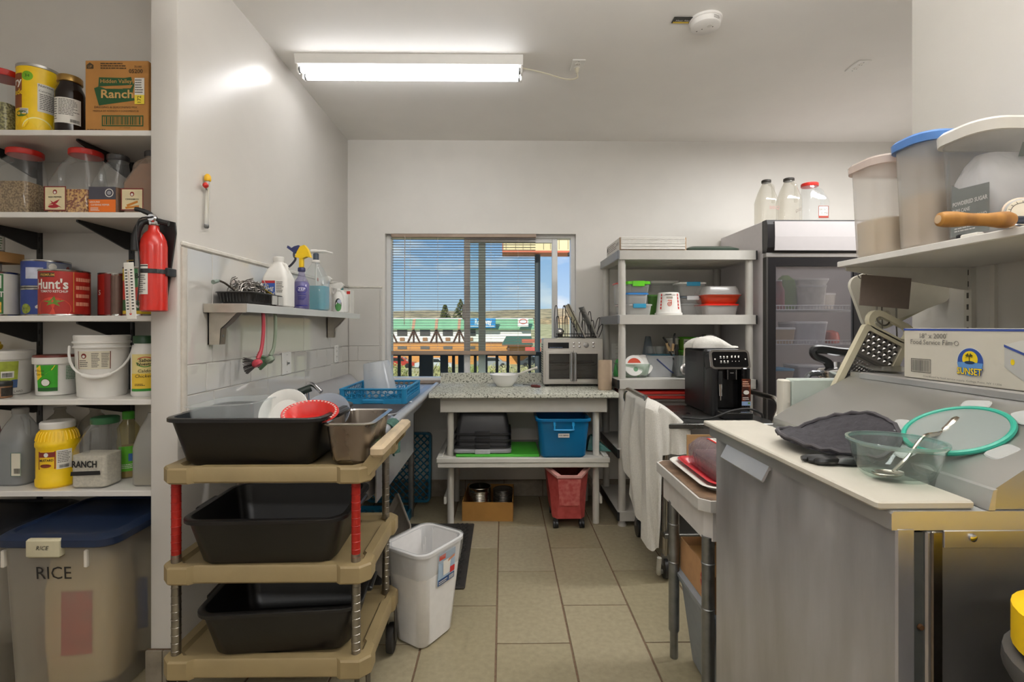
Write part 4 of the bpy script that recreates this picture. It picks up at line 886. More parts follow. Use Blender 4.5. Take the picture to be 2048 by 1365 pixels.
# black trays, steel wool, ladle
BT = mat('1d1c1b', .35, n=.05)
for cy_, w_, d_, lb in ((2.17, .165, .235, 'black plastic tray holding steel wool on the wall shelf'), (2.335, .14, .085, 'small black tray beside the white descaler jug')):
    t = thing('plastic_tray', lb, 'tray', (-1.103, cy_, WZ), 0)
    open_tub(w_-.03, d_-.03, w_-.012, d_-.012, .052, .003, .006, .004, .022).build('tray_body', BT, t)
    mb = MB()
    for k in range(16):
        y = -d_/2+.03+k*(d_-.06)/15; mb.tube([(w_/2-.0115, y, .01), (w_/2-.0045, y, .044)], .0022, 4)
    for k in range(9):
        x = -w_/2+.03+k*(w_-.06)/8; mb.tube([(x, -d_/2+.0115, .01), (x, -d_/2+.0045, .044)], .0022, 4)
    mb.build('rib', BT, t, smooth=False, kind='stuff')
    q = MB(); q.box(w_/2-.004, w_/2+.0005, d_/2-.06 if d_ > .1 else -d_/2+.02, d_/2-.015, .006, .046); q.build('label', mat('b9b7b2', .3, n=.05), t, smooth=False)
t = thing('steel_wool', 'tangled heap of steel wool in the black tray', 'steel wool', (-1.105, 2.19, WZ+.035))
mb = MB(); r2 = random.Random(3)
for k in range(190):
    c = V((r2.uniform(-.035, .035), r2.uniform(-.075, .085), r2.uniform(.0, .055))); rad = r2.uniform(.012, .028)
    u = V((r2.gauss(0,1), r2.gauss(0,1), r2.gauss(0,1))).normalized(); w_ = u.orthogonal().normalized(); q = u.cross(w_)
    mb.tube([c + w_*rad*math.cos(a*.7) + q*rad*math.sin(a*.7) + u*(a*.004-.016) for a in range(9)], .0021, 4, caps=False)
mb.build('wire', mat('9a9692', .3, m=.9, n=.2), t, kind='stuff')
tag(MB().grid(8, 3, lambda u, v: V((-1.09+.03*v, 2.24+.08*u, WZ+.075-.018*u+.004*math.sin(6*v))), .002).build('yellow_cloth_strip', mat('d9bd33', .6, n=.1)), 'yellow scrubbing pad edge poking from the steel wool', 'scrubbing pad')
t = thing('ladle', 'dark handled ladle resting across the black tray', 'ladle', (-1.12, 2.1, WZ+.055))
MB().tube(bez([(0, .09, -.02), (-.005, .02, .0), (-.01, -.05, .028), (-.012, -.1, .036), (-.014, -.125, .03)], 5), [.003]*8+[.0045]*13, 6).build('handle', mat('4a4038', .4, m=.4, n=.1), t)
MB().tube([(-.012, -.1, .034), (-.014, -.13, .027)], [.007, .009], 8).build('grip', mat('7d8a82', .4, n=0), t)
# bottles
t, S = jug('descaler_jug', 'white descaler jug with blue label on the wall shelf', -1.095, 2.455, WZ, .12, .115, .248, .58, .022, PW, .025, .022, PW, handle=(.042, -.01), r=.022, cat='bottle', htr=.009)
patch(t, S, -.055, .008, .03, .128, mat('2f56a8', .4, n=.08, ns=40)); patch(t, S, -.055, .008, .116, .128, mat('b5282c', .4, n=0), e=.001, name='label_panel'); txt(t, 'LIME', .027, S, PAPER, -.024, .086, w=.05, bold=.02, shear=.2); txt(t, 'TECH', .025, S, PAPER, -.024, .063, w=.055, bold=.02, shear=.2); disc(t, S, -.015, .042, .016, .012, RED)
lines(t, S, .014, .05, .07, .125, 7, GREYINK); poly(t, S, [(.016, .04), (.032, .044), (.03, .056), (.014, .052)], RED)
t = bottle('spray_bottle', 'purple liquid spray bottle with yellow and blue trigger', -1.05, 2.62, WZ, [(.036, 0), (.039, .004), (.039, .13), (.03, .15), (.02, .165), (.015, .19), (.013, .2)], clear('d8d4ea', .2, .06))
MB().lathe([(.034, .002), (.037, .006), (.037, .128), (.031, .142)], 26).build('contents', clear('5a55c0', .75, .1, dc='5a55b8'), t)
S = cyl(.039, 0, face(-1.05, 2.62)); PUR = mat('2c2a8a', .5, n=0); ring2(t, S, 0, .1, .027, .019, .004, PUR); txt(t, 'ZEP', .022, S, mat('c8c6ea', .5, n=0), 0, .101, bold=.02, w=.036); lines(t, S, -.018, .022, .07, .088, 2, PUR); lines(t, S, -.018, .022, .045, .066, 4, PUR); patch(t, S, -.03, .03, .014, .02, PUR, n=6)
MB().lathe([(.018, .195), (.019, .198), (.019, .212), (.016, .216)], 20).build('collar', mat('2a2c5a', .4, n=0), t)
MB().rbox(-.011, .011, -.011, .011, .214, .275, .004).build('trigger_neck', YEL, t)
MB().prism([(-.03, .27), (-.018, .3), (-.004, .325), (.018, .333), (.036, .31), (.05, .268), (.03, .272), (.008, .262)], 'y', -.014, .014).build('trigger_head', YEL, t)
MB().prism([(-.012, .332), (-.034, .326), (-.05, .316), (-.068, .33), (-.072, .318), (-.05, .302), (-.034, .29), (-.016, .3), (.0, .325)], 'y', -.012, .012).build('nozzle', mat('2d3566', .4, n=0), t)
MB().tube(bez([(-.036, 0, .306), (-.04, 0, .28), (-.032, 0, .26), (-.05, 0, .235), (-.066, 0, .22)], 4), .006, 8).build('trigger_lever', mat('3a3a44', .4, n=0), t)
t, S = jug('pump_bottle', 'large clear pump bottle part full of teal soap', -1.1, 2.955, WZ, .135, .13, .3, .62, .022, PW, .024, .014, clear('f2f4f4', .22, .1, trl=.3), mat('1f97ad', .25, n=.02), .145, handle=None, r=.035, cat='bottle')
MB().lathe([(.014, .3), (.016, .302), (.016, .335), (.012, .34)], 18).build('pump_collar', mat('3f4a58', .4, n=0), t)
MB().tube(bez([(-.03, 0, .352), (0, 0, .352), (.06, -.01, .349), (.105, -.018, .338)], 5), [.012]*6+[.009]*5+[.005]*5, 8).build('pump_spout', PW, t)
MB().tube([(0, 0, .01), (0, 0, .29)], .004, 6).build('dip_tube', PW, t)
def sprayer(lb, x, y, c, lab=None, hh=.19, r_=.035, red=False):
    t = bottle('spray_bottle', lb, x, y, WZ, [(r_-.004, 0), (r_, .005), (r_, hh*.5), (r_*.75, hh*.66), (.014, hh*.8), (.013, hh*.85)], c)
    MB().lathe([(.017, hh*.83), (.017, hh*.92)], 16).build('collar', PW, t)
    MB().prism([(-.04, hh*.97), (-.042, hh*1.1), (.02, hh*1.16), (.04, hh*1.06), (.02, hh*.92), (-.012, hh*.92)], 'y', -.012, .012).build('trigger_head', PW, t)
    MB().tube(bez([(-.02, 0, hh*.98), (-.034, 0, hh*.88), (-.03, 0, hh*.74)], 4), .005, 6).build('trigger_lever', PW, t)
    if red: MB().rbox(-.052, -.04, -.008, .008, hh*1.0, hh*1.1, .002).build('nozzle', RED, t)
    return t, cyl(r_, 0, face(x, y))
sprayer('clear white spray bottle with red nozzle on the shelf', -1.115, 3.16, clear('f0f0f0', .35, .1), hh=.195, red=True)
t, S = sprayer('white spray bottle with green oval label on shelf', -1.075, 3.275, PW, hh=.17)
disc(t, S, 0, .05, .021, .042, mat('2a2c26', .4, n=0)); disc(t, S, .001, .036, .018, .027, mat('4a8a4a', .5, n=.1), e=.0016); disc(t, S, .006, .072, .012, .014, mat('b8bcd0', .5, n=0), e=.0016)
t, S = jug('cleaner_bottle', 'small white jug beside the carton at the shelf end', -1.1, 3.405, WZ, .085, .07, .175, .7, .015, mat('2f6a6a', .4), .017, .016, PW, handle=None, r=.015, cat='bottle')
t, S, w_, d_, h_ = carton('powder_carton', 'white powder carton standing at the far shelf end', -1.15, -1.055, 3.475, 3.555, WZ, WZ+.165, PAPER)
patch(t, S, -.03, .03, .03, .075, mat('7aa5d8', .5, n=.1)); lines(t, S, -.03, .03, .09, .13, 4, GREYINK); patch(t, S, .02, .044, .135, .155, RED)
# dish brushes hung under the shelf
def brush(lb, y, c, bc, L_=.235):
    t = thing('dish_brush', lb, 'brush', (-1.045, y, WZ-.015))
    MB().tube(bez([(0, 0, .0), (.002, .0, -.09), (0, -.012, -.17), (-.008, -.028, -L_+.02)], 5), [.0078]*12+[.0095]*4, 8).build('handle', c, t)
    q = MB(); q.M = Matrix.Translation((-.01, -.032, -L_)) @ Matrix.Rotation(R(-35), 4, 'Y'); q.lathe([(.004, -.016), (.02, -.01), (.023, 0), (.018, .012), (.005, .019)], 16).build('head', c, t)
    mb = MB(); q_ = random.Random(4)
    for k in range(60):
        a, b_ = q_.uniform(-.9, .9), q_.uniform(-.5, .5); d = V((-.75+.3*b_, -.55*1+.6*a*.5, -.35+a*.7)).normalized(); o = V((-.012+.01*b_, -.034, -L_+a*.012)); mb.tube([o, o+d*.05], .0014, 3, caps=False)
    mb.build('bristle', bc, t, smooth=False, kind='stuff'); return t
brush('red handled dish brush with dark bristles below the shelf', 2.19, mat('b23a48', .35, n=0), mat('2c2624', .7, n=.1)); brush('sage green dish brush with green bristles below the shelf', 2.305, mat('7f8c78', .4, n=0), mat('4a6a4a', .7, n=.1), .228)

# ---------------------------------------------------------------- stainless sink along the left wall
t = thing('kitchen_sink', 'stainless sink with drainboard running along the tiled wall', 'sink', (0, 0, 0))
SST = mat('c2c2c6', .36, m=.8, n=.07, ns=6, rn=.06); KX0, KX1 = XL+.012, -.5
mb = MB(); 
prof = [(KX0, .95), (KX0+.012, .955), (KX0+.03, .945), (KX0+.075, .895), (KX0+.095, .872), (KX0+.09, .868), (KX0+.06, .885), (KX0, .93)]
mb.prism(prof, 'y', 2.09, 3.84).build('backsplash', SST, t)
for k, (y0, y1) in enumerate(((2.095, 2.52), (2.53, 2.955))):
    q = open_tub(.53, y1-y0-.03, .54, y1-y0-.022, .305, .004, .011, .006, .05, 5, .03); q_ = MB(); q_.M = Matrix.Translation(((KX0+.09+KX1-.03)/2, (y0+y1)/2, .565)); q_.add(q.v, q.f); q_.build('bowl', SST, t)
MB().box(KX1-.036, KX1-.004, 2.095, 3.84, .855, .872).build('front_deck', SST, t, smooth=False)
MB().tube([(KX1-.008, 2.085, .868), (KX1-.008, 3.845, .868)], .021, 14).build('rolled_rim', mat('d8d6d6', .38, m=.7, n=.05, rn=.05), t)
MB().box(KX1-.034, KX1-.028, 2.095, 2.96, .575, .86).build('front_apron', SST, t, smooth=False)
MB().box(KX1-.034, KX1-.028, 2.96, 3.84, .80, .86).build('front_apron', SST, t, smooth=False)
MB().rbox(KX0+.06, KX1-.03, 2.957, 3.84, .858, .872, .004).build('drainboard', SST, t)
mb = MB()
for k in range(9): mb.tube([(KX0+.14+k*.058, 2.99, .8725), (KX0+.14+k*.058, 3.8, .8725)], .004, 6)
mb.build('drain_groove', SST, t, kind='stuff')
for x in (KX0+.08, -.635):
    for y in (2.16, 3.47): MB().tube([(x, y, .0), (x, y, .05), (x, y, .051), (x, y, .8 if y > 3 else .57)], [.017, .017, .021, .021], 14).build('leg', GALV, t)
MB().tube(bez([(-1.06, 2.72, .9), (-1.06, 2.72, .99), (-1.02, 2.70, 1.0), (-.97, 2.68, .965)], 5), .012, 10).build('faucet', CHROME, t); MB().tube([(-1.08, 2.66, .965), (-1.03, 2.69, .985)], .02, 12).build('faucet_grip', mat('27332c', .5, n=.1), t)
# green rag over the rim
def ragf(u, v):
    s = (v-.5)*.34; th = max(-1.2, min(1.2, s/.03)); z = .868 - max(0, abs(s)-.04) + .028*math.cos(th) - .004
    x = KX1-.008 + (.032*math.sin(th) if abs(s) < .04 else math.copysign(.032, s)) + .01*math.sin(u*9+v*3)*min(1, abs(s)*8) * (1 if s > 0 else .2)
    return V((x, 2.19+.13*u+.012*math.sin(v*7+u*2), z))
tag(MB().grid(16, 24, ragf, -.004).build('green_rag', mat('3c5f54', .9, n=.15, ns=80, b=.5, bs=180)), 'dark green rag draped over the front rim of sink', 'rag')
# blue dishwasher rack on the drainboard with pitcher
BLU = mat('1f7fae', .4, n=.05)
def hexpanel(mb, o, u, v, w, h, cell=.032, r=.0028):
    o, u, v = V(o), V(u), V(v); s = cell/math.sqrt(3); rows = max(1, round(h/(1.5*s)))
    vv = h/(rows*1.5+.5)
    for j in range(rows+1):
        n = int(w/cell)
        for i in range(n):
            x0 = i*w/n + (0 if j % 2 == 0 else w/n/2); y0 = j*1.5*vv
            a, b_, c = (x0, y0+vv*.5), (x0+w/n/2, y0), (min(x0+w/n, w), y0+vv*.5)
            P = lambda p: o+u*min(p[0], w)+v*min(p[1], h)
            mb.tube([P(a), P(b_), P(c)], r, 4, caps=False)
            if y0+1.5*vv <= h+.001: mb.tube([P(a), P((a[0], a[1]+vv))], r, 4, caps=False)
def dish_rack(name, label, loc, rot, w=.375, d=.47, h=.088, m=BLU):
    t = thing(name, label, 'dish rack', loc, rot)
    for x0, x1, y0, y1 in ((-w/2, w/2, -d/2, -d/2+.008), (-w/2, w/2, d/2-.008, d/2), (-w/2, -w/2+.008, -d/2+.008, d/2-.008), (w/2-.008, w/2, -d/2+.008, d/2-.008)):
        MB().box(x0, x1, y0, y1, 0, h*.34).build('side_band', m, t, smooth=False); MB().rbox(x0-.003, x1+.003, y0-.003, y1+.003, h-.01, h, .002, n=1).build('top_rail', m, t)
    for x in (-w/2+.012, w/2-.012):
        for y in (-d/2+.012, d/2-.012): MB().rbox(x-.014, x+.014, y-.014, y+.014, 0, h-.002, .005).build('corner_post', m, t)
    MB().rbox(-.06, .06, -d/2-.006, -d/2+.002, h*.02, h*.3, .004).build('hand_grip', m, t)
    for o, u, w_ in (((-w/2+.02, -d/2+.004, h*.36), (1, 0, 0), w-.04), ((-w/2+.02, d/2-.004, h*.36), (1, 0, 0), w-.04), ((-w/2+.004, -d/2+.02, h*.36), (0, 1, 0), d-.04), ((w/2-.004, -d/2+.02, h*.36), (0, 1, 0), d-.04)):
        mb = MB(); hexpanel(mb, o, u, (0, 0, 1), w_, h*.54); mb.build('lattice', m, t, smooth=False)
    mb = MB()
    for k in range(1, 9): mb.box(-w/2+.01+k*w/9-.002, -w/2+.01+k*w/9+.002, -d/2+.01, d/2-.01, .004, .012)
    for k in range(1, 11): mb.box(-w/2+.01, w/2-.01, -d/2+k*d/11-.002, -d/2+k*d/11+.002, .004, .012)
    for i in range(8):
        for j in range(10):
            if (i+j) % 2: mb.tube([(-w/2+(i+1)*w/9, -d/2+(j+1)*d/11, .01), (-w/2+(i+1)*w/9, -d/2+(j+1)*d/11, .062)], .0035, 4)
    mb.build('base_lattice', m, t, smooth=False); return t
dish_rack('dish_rack', 'blue dishwasher rack holding a pitcher on the drainboard', (-.738, 3.08, .874), 0)
# racks stored under the drainboard
DB = mat('16627f', .5, n=.08)
def grid_rack(label, loc, rot, w, h, n_, m_, cell):
    t = thing('dish_rack', label, 'dish rack', loc, rot)
    mb = MB()
    mb.loft([rr(w, h, -.03, .03, 3), rr(w, h, .03, .03, 3), rr(w-.03, h-.03, .03, .02, 3), rr(w-.03, h-.03, -.03, .02, 3)], False, False); n4 = 16
    mb.add([], []); mb.f += [(i, 48+i, 48+(i+1) % 16, (i+1) % 16) for i in range(16)]
    q = MB(); q.M = Matrix.Rotation(R(90), 4, 'X'); q.add(mb.v, mb.f); q.build('rim', m_, t)
    q = MB(); k = -h/2
    for s in (-1, 1):
        for k in range(-n_, n_+1):
            c = k*cell; pts = []
            for x in (-w/2+.012, w/2-.012):
                pts.append([x, s*x + c])
            a, b_ = pts
            def clip(p, q_):
                (x0, y0), (x1, y1) = p, q_; lim = h/2-.012
                def at_(y): return x0 + (x1-x0)*(y-y0)/(y1-y0)
                P = [(x0, y0), (x1, y1)]
                if max(y0, y1) < -lim or min(y0, y1) > lim: return None
                R_ = []
                for (x, y) in P: R_.append((at_(max(-lim, min(lim, y))), max(-lim, min(lim, y))))
                return R_
            g = clip(a, b_)
            if g: q.tube([(g[0][0], .012*s*.3, g[0][1]), (g[1][0], .012*s*.3, g[1][1])], .005, 4)
    q.build('lattice', m_, t, smooth=False); return t
grid_rack('blue lattice dish rack stood on edge under the drainboard', (-.76, 3.70, .28), (R(-6), 0, 0), .46, .5, 9, DB, .05)
grid_rack('blue lattice dish rack lying on the floor under the sink', (-.83, 3.32, .035), (R(88), 0, 0), .4, .4, 8, DB, .05)
t = thing('tan_tray', 'tan plastic tray leaning under the sink bowls', 'tray', (-.60, 2.75, .15), (R(12), R(-62), R(10)))
open_tub(.30, .42, .33, .45, .03, .003, .008, .004, .03).build('tray_body', mat('9f968a', .5, n=.08), t)
t = thing('pitcher', 'frosted measuring pitcher upside down in the blue rack', 'pitcher', (-.735, 3.03, .895), (R(-2), R(-9), 0))
MB().lathe([(.098, 0), (.1, .004), (.097, .02), (.078, .2), (.074, .208), (.06, .21)], 40, c0=False).build('body', clear('f4f6f8', .55, .22, trl=.5, dc='eef2f6'), t)
S = cyl(.098, .01, -1.75, slope=-.11)
for k in range(3): txt(t, ('600', '400', '200')[k], .008, S, mat('8d98b0', .6, n=0), .0, .05+k*.05, e=.002); patch(t, S, -.03, -.012, .0495+k*.05, .0505+k*.05, mat('8d98b0', .6, n=0), e=.002, name='measure_mark')
# floor mat under the sink edge
t = thing('floor_mat', 'black rubber floor mat with round lugs below sink', 'mat', (-.44, 2.905, 0))
MBK = mat('26221f', .8, n=.15)
MB().rbox(-.25, .25, -.41, .41, .0005, .012, .006).build('mat_body', MBK, t)
mb = MB()
for j in range(26):
    for i in range(3): mb.lathe([(.011, .011), (.0125, .0135), (.009, .0165), (.006, .0165), (.004, .012)], 8, .215-.03*i-.012*(j % 2), -.385+j*.031)
mb.build('lug', mat('17140f', .7, n=.1), t, kind='stuff')

# ---------------------------------------------------------------- tan utility cart with bus tubs
TAN = mat('92805c', .5, n=.07, ns=9, b=.06, bs=90); 
t = thing('utility_cart', 'tan three shelf utility cart with red and steel posts', 'cart', (0, 0, 0))
CXa, CXb, CYa, CYb = -1.09, -.425, 1.59, 2.06
def cart_shelf(z0, z1, name='cart_shelf'):
    w, d = CXb-CXa, CYb-CYa; cx, cy_ = (CXa+CXb)/2, (CYa+CYb)/2
    def oct_(w, d, z, c):
        return [(cx-w/2+c, cy_-d/2, z), (cx-w/2+c+.06, cy_-d/2, z), (cx-w/2+c+.075, cy_-d/2+.012, z), (cx+w/2-c-.075, cy_-d/2+.012, z), (cx+w/2-c-.06, cy_-d/2, z), (cx+w/2-c, cy_-d/2, z), (cx+w/2, cy_-d/2+c, z),
                (cx+w/2, cy_-d/2+c+.05, z), (cx+w/2-.012, cy_-d/2+c+.065, z), (cx+w/2-.012, cy_+d/2-c-.065, z), (cx+w/2, cy_+d/2-c-.05, z), (cx+w/2, cy_+d/2-c, z), (cx+w/2-c, cy_+d/2, z), (cx-w/2+c, cy_+d/2, z), (cx-w/2, cy_+d/2-c, z), (cx-w/2, cy_-d/2+c, z)]
    def sc(ring, kx, ky, z): return [(cx+(x-cx)*kx, cy_+(y-cy_)*ky, z) for x, y, _ in ring]
    o = oct_(w, d, z0, .03)
    return MB().loft([sc(o, .985, .98, z0), sc(o, 1, 1, z0+.006), sc(o, 1, 1, z1-.006), sc(o, .99, .985, z1), sc(o, .9, .86, z1), sc(o, .87, .82, z1-.012)]).build(name, TAN, t, ang=30)
for z0, z1 in ((.812, .864), (.492, .55), (.19, .252)): cart_shelf(z0, z1)
RP_ = mat('a3231b', .35, n=.12, ns=60); SP_ = mat('9b968e', .3, m=.95, n=.1)
for px_, py_ in ((-1.058, 1.632), (-.478, 1.632), (-.47, 2.01), (-1.05, 2.01)):
    for z0, z1, mm in ((.245, .50, SP_), (.545, .82, RP_ if py_ < 1.8 else SP_)):
        p = MB().tube([(px_, py_, z0), (px_, py_, z1)], .0145, 14).build('post', mm, t)
        mb = MB(); k = z0+.02
        while k < z1-.01: mb.lathe([(.0146, k-.001), (.0156, k), (.0146, k+.001)], 14, px_, py_, False, False); k += .0254
        mb.build('post_ring', mm, p, kind='stuff')
        if mm is RP_: MB().tube([(px_, py_, z0), (px_, py_, z0+.03)], .0152, 14).build('post_sleeve', SP_, p)
    w_ = thing('caster', '', '', (px_+(.0 if px_ < -.6 else .02), py_, 0)); del w_['label'], w_['category']; w_.parent = t
    q = MB(); q.M = Matrix.Translation((0, .015, .056)) @ Matrix.Rotation(R(90), 4, 'Y'); q.lathe([(.03, -.014), (.054, -.012), (.056, 0), (.054, .012), (.03, .014)], 24).build('wheel', mat('211d1a', .7, n=.1), w_)
    MB().prism([(-.02, .19), (.025, .19), (.03, .06), (.0, .045)], 'x', -.02, -.016).build('fork', mat('4a443c', .4, m=.5), w_, smooth=False); MB().prism([(-.02, .19), (.025, .19), (.03, .06), (.0, .045)], 'x', .016, .02).build('fork', mat('4a443c', .4, m=.5), w_, smooth=False)
MB().prism([(CXb-.045, .835), (CXb-.005, .835), (CXb+.03, .875), (CXb+.035, .91), (CXb+.01, .918), (CXb-.01, .89), (CXb-.03, .866)], 'y', CYa+.02, CYa+.06).build('handle_bracket', TAN, t); MB().prism([(CXb-.045, .835), (CXb-.005, .835), (CXb+.03, .875), (CXb+.035, .91), (CXb+.01, .918), (CXb-.01, .89), (CXb-.03, .866)], 'y', CYb-.07, CYb-.03).build('handle_bracket', TAN, t)
MB().rbox(CXb-.002, CXb+.043, CYa+.01, CYb+.02, .892, .93, .01).build('push_handle', mat('bda98a', .45, n=.12, ns=14), t)
BUS = mat('151414', .35, n=.12, ns=8, b=.05, bs=120)
def bus_tub(lb, loc, rz):
    t = thing('bus_tub', lb, 'bus tub', loc, rz)
    open_tub(.43, .31, .49, .365, .165, .005, .014, .012, .05, 6, .02).build('tub_body', BUS, t)
    for s in (-1, 1):
        MB().rbox(s*.262-.012, s*.262+.012, -.06, .06, .145, .163, .005).build('grip', BUS, t)
    return t
bus_tub('black bus tub full of dishes on the top cart shelf', (-.838, 1.795, .853), 0)
bus_tub('empty black bus tub on the middle cart shelf', (-.765, 1.765, .541), R(2))
bus_tub('empty black bus tub on the bottom cart shelf', (-.735, 1.785, .242), R(5))
t = thing('steel_pan', 'deep stainless steam table pan on the cart corner', 'pan', (-.507, 1.775, .854))
open_tub(.122, .262, .148, .29, .14, .003, .012, .003, .03, 5, .016).build('pan_body', mat('9d948a', .28, m=1, n=.1, ns=10, rn=.1), t)
MB().loft([rr(.174, .316, .14, .035, 5), rr(.176, .318, .1425, .036, 5), rr(.148, .29, .1445, .028, 5), rr(.142, .284, .138, .025, 5)], False, False).build('rim', mat('d2cdc6', .2, m=1, n=.03), t)
# dishes in the top tub
t = thing('clear_food_pan', 'clear plastic food pan standing in the dish tub', 'food pan', (-.945, 1.80, .905), (0, R(-3), 0))
open_tub(.2, .22, .22, .24, .145, .003, .012, .003, .03, 5).build('pan_body', clear('f6f8f8', .12, .05, dc='f2f4f4'), t)
def plate_at(name, lb, loc, rot, r, m, cat='plate', deep=.022):
    t = thing(name, lb, cat, loc, rot)
    MB().lathe([(r*.5, 0), (r*.62, .003), (r*.74, deep*.55), (r*.99, deep), (r, deep+.002), (r*.985, deep+.004), (r*.74, deep*.55+.005), (r*.6, .006), (r*.3, .005)], 44).build('dish', m, t); return t
plate_at('dinner_plate', 'white dinner plate leaning in the black dish tub', (-.79, 1.83, .995), (R(58), R(12), R(-8)), .088, mat('ecebe6', .15, n=.01))
plate_at('pan_cover', 'grey translucent round lid behind the red basket', (-.655, 1.86, .985), (R(48), R(-14), R(16)), .088, clear('dfe3ea', .55, .12, dc='aab0bc'), 'lid', .012)
t = thing('food_basket', 'red plastic oval basket with a slotted rim in tub', 'basket', (-.655, 1.72, .985), (R(28), 0, R(5)))
MB().loft([[(.055*math.cos(a*math.tau/32), .035*math.sin(a*math.tau/32), 0) for a in range(32)], [(.08*math.cos(a*math.tau/32), .058*math.sin(a*math.tau/32), .035) for a in range(32)], [(.095*math.cos(a*math.tau/32), .07*math.sin(a*math.tau/32), .04) for a in range(32)], [(.093*math.cos(a*math.tau/32), .068*math.sin(a*math.tau/32), .044) for a in range(32)], [(.076*math.cos(a*math.tau/32), .055*math.sin(a*math.tau/32), .038) for a in range(32)], [(.052*math.cos(a*math.tau/32), .033*math.sin(a*math.tau/32), .003) for a in range(32)]]).build('basket_body', mat('c42a24', .35, n=.03), t)
mb = MB()
for k in range(40):
    a = k*math.tau/40; mb.box(.0845*math.cos(a)-.003, .0845*math.cos(a)+.003, .0635*math.sin(a)-.0018, .0635*math.sin(a)+.0018, .041, .0445)
mb.build('slot', mat('e8cfc8', .5, n=0), t, kind='stuff', smooth=False)
# white waste basket with liner
t = thing('waste_basket', 'white plastic waste basket with clear liner on the floor', 'waste basket', (-.335, 2.145, 0), R(57))
open_tub(.205, .165, .275, .225, .405, .004, .008, .014, .045, 6, .012).build('basket_body', mat('e6e4e2', .35, n=.02), t)
mb = MB(); r3 = random.Random(5)
def wav(ring, a): return [(x*(1+a*r3.uniform(-1, 1)), y*(1+a*r3.uniform(-1, 1)), z+a*.15*r3.uniform(-1, 1)) for x, y, z in ring]
mb.loft([wav(rr(.27, .22, .3, .05, 8), .012), wav(rr(.288, .238, .37, .05, 8), .01), rr(.296, .246, .408, .055, 8), rr(.28, .23, .411, .05, 8), rr(.266, .216, .40, .045, 8), wav(rr(.25, .2, .28, .05, 8), .02)], False, False)
mb.build('liner', clear('f5f6f7', .16, .12, b=.4, bs=30), t)
S = flat((.008, -.0825, .012), (1, 0, 0), V((0, -.03/.39, 1))); X_ = -.05; Z_ = .235
patch(t, S, X_, X_+.105, Z_, Z_+.13, mat('9fb4c8', .5, n=.03), e=.0075, th=.003, name='label')
patch(t, S, X_, X_+.105, Z_, Z_+.025, mat('2a4a7a', .5, n=0), e=.0083, name='label_panel'); patch(t, S, X_, X_+.04, Z_+.107, Z_+.127, mat('c8442e', .5, n=0), e=.0083, name='label_panel'); patch(t, S, X_+.075, X_+.105, Z_+.03, Z_+.055, mat('c22a2a', .5, n=0), e=.0083, name='label_panel')
poly(t, S, [(X_+.03, Z_+.035), (X_+.07, Z_+.035), (X_+.076, Z_+.098), (X_+.026, Z_+.098)], PAPER, e=.0088, name='basket_picture'); poly(t, S, [(X_+.055, Z_+.085), (X_+.1, Z_+.093), (X_+.1, Z_+.104), (X_+.06, Z_+.096)], mat('c98a6a', .5, n=0), e=.0092, name='hand_picture'); barcode(t, S, X_+.07, X_+.1, Z_+.004, Z_+.021, PAPER, e=.0092); lines(t, S, X_+.004, X_+.06, Z_+.003, Z_+.019, 2, PAPER, e=.0092)
# ---------------------------------------------------------------- work table under the window
GRAN = mat('bdbdb0', .16, n=0, ns=85, c2='4d4e45', det=9, lo=.33, hi=.5)
PAINT = mat('cbc8c0', .45, n=.03, ns=12, b=.05, bs=60)
t = thing('work_table', 'white painted work table with speckled granite laminate top', 'table', (0, 0, 0))
mb = MB(); mb.prism([(3.21, .858), (3.222, .85), (3.28, .85), (3.855, .85), (3.855, .96), (3.838, .96), (3.832, .892), (3.82, .885), (3.23, .885), (3.213, .878)], 'x', -.475, .745).build('countertop', GRAN, t, ang=50)
for x in (-.4765, .745): MB().prism([(3.21, .858), (3.222, .85), (3.855, .85), (3.855, .96), (3.838, .96), (3.82, .885), (3.23, .885), (3.213, .878)], 'x', x, x+.0015).build('end_cap', mat('d8d4c8', .4, n=.02), t, smooth=False)
MB().rbox(-.413, .685, 3.285, 3.315, .75, .85, .003, n=1).build('apron', PAINT, t)
for x in (-.413, .655): MB().rbox(x, x+.03, 3.316, 3.82, .75, .85, .003, n=1).build('apron', PAINT, t)
for x in (-.35, .622):
    for y in (3.345, 3.78): MB().tube([(x, y, 0), (x, y, .85)], .0225, 16).build('leg', PAINT, t)
MB().rbox(-.432, .695, 3.235, 3.27, .43, .462, .004, n=1).build('shelf_edge', PAINT, t); MB().rbox(-.425, .688, 3.24, 3.265, .398, .428, .004, n=1).build('shelf_edge', PAINT, t)
MB().rbox(-.43, .693, 3.271, 3.80, .435, .455, .003, n=1).build('lower_shelf', PAINT, t)
for x in (-.43, .658): MB().rbox(x, x+.035, 3.271, 3.8, .455, .468, .003, n=1).build('shelf_edge', PAINT, t)
for x in (-.393, .643): MB().rbox(x, x+.018, 3.32, 3.82, .135, .185, .003, n=1).build('stretcher', PAINT, t)
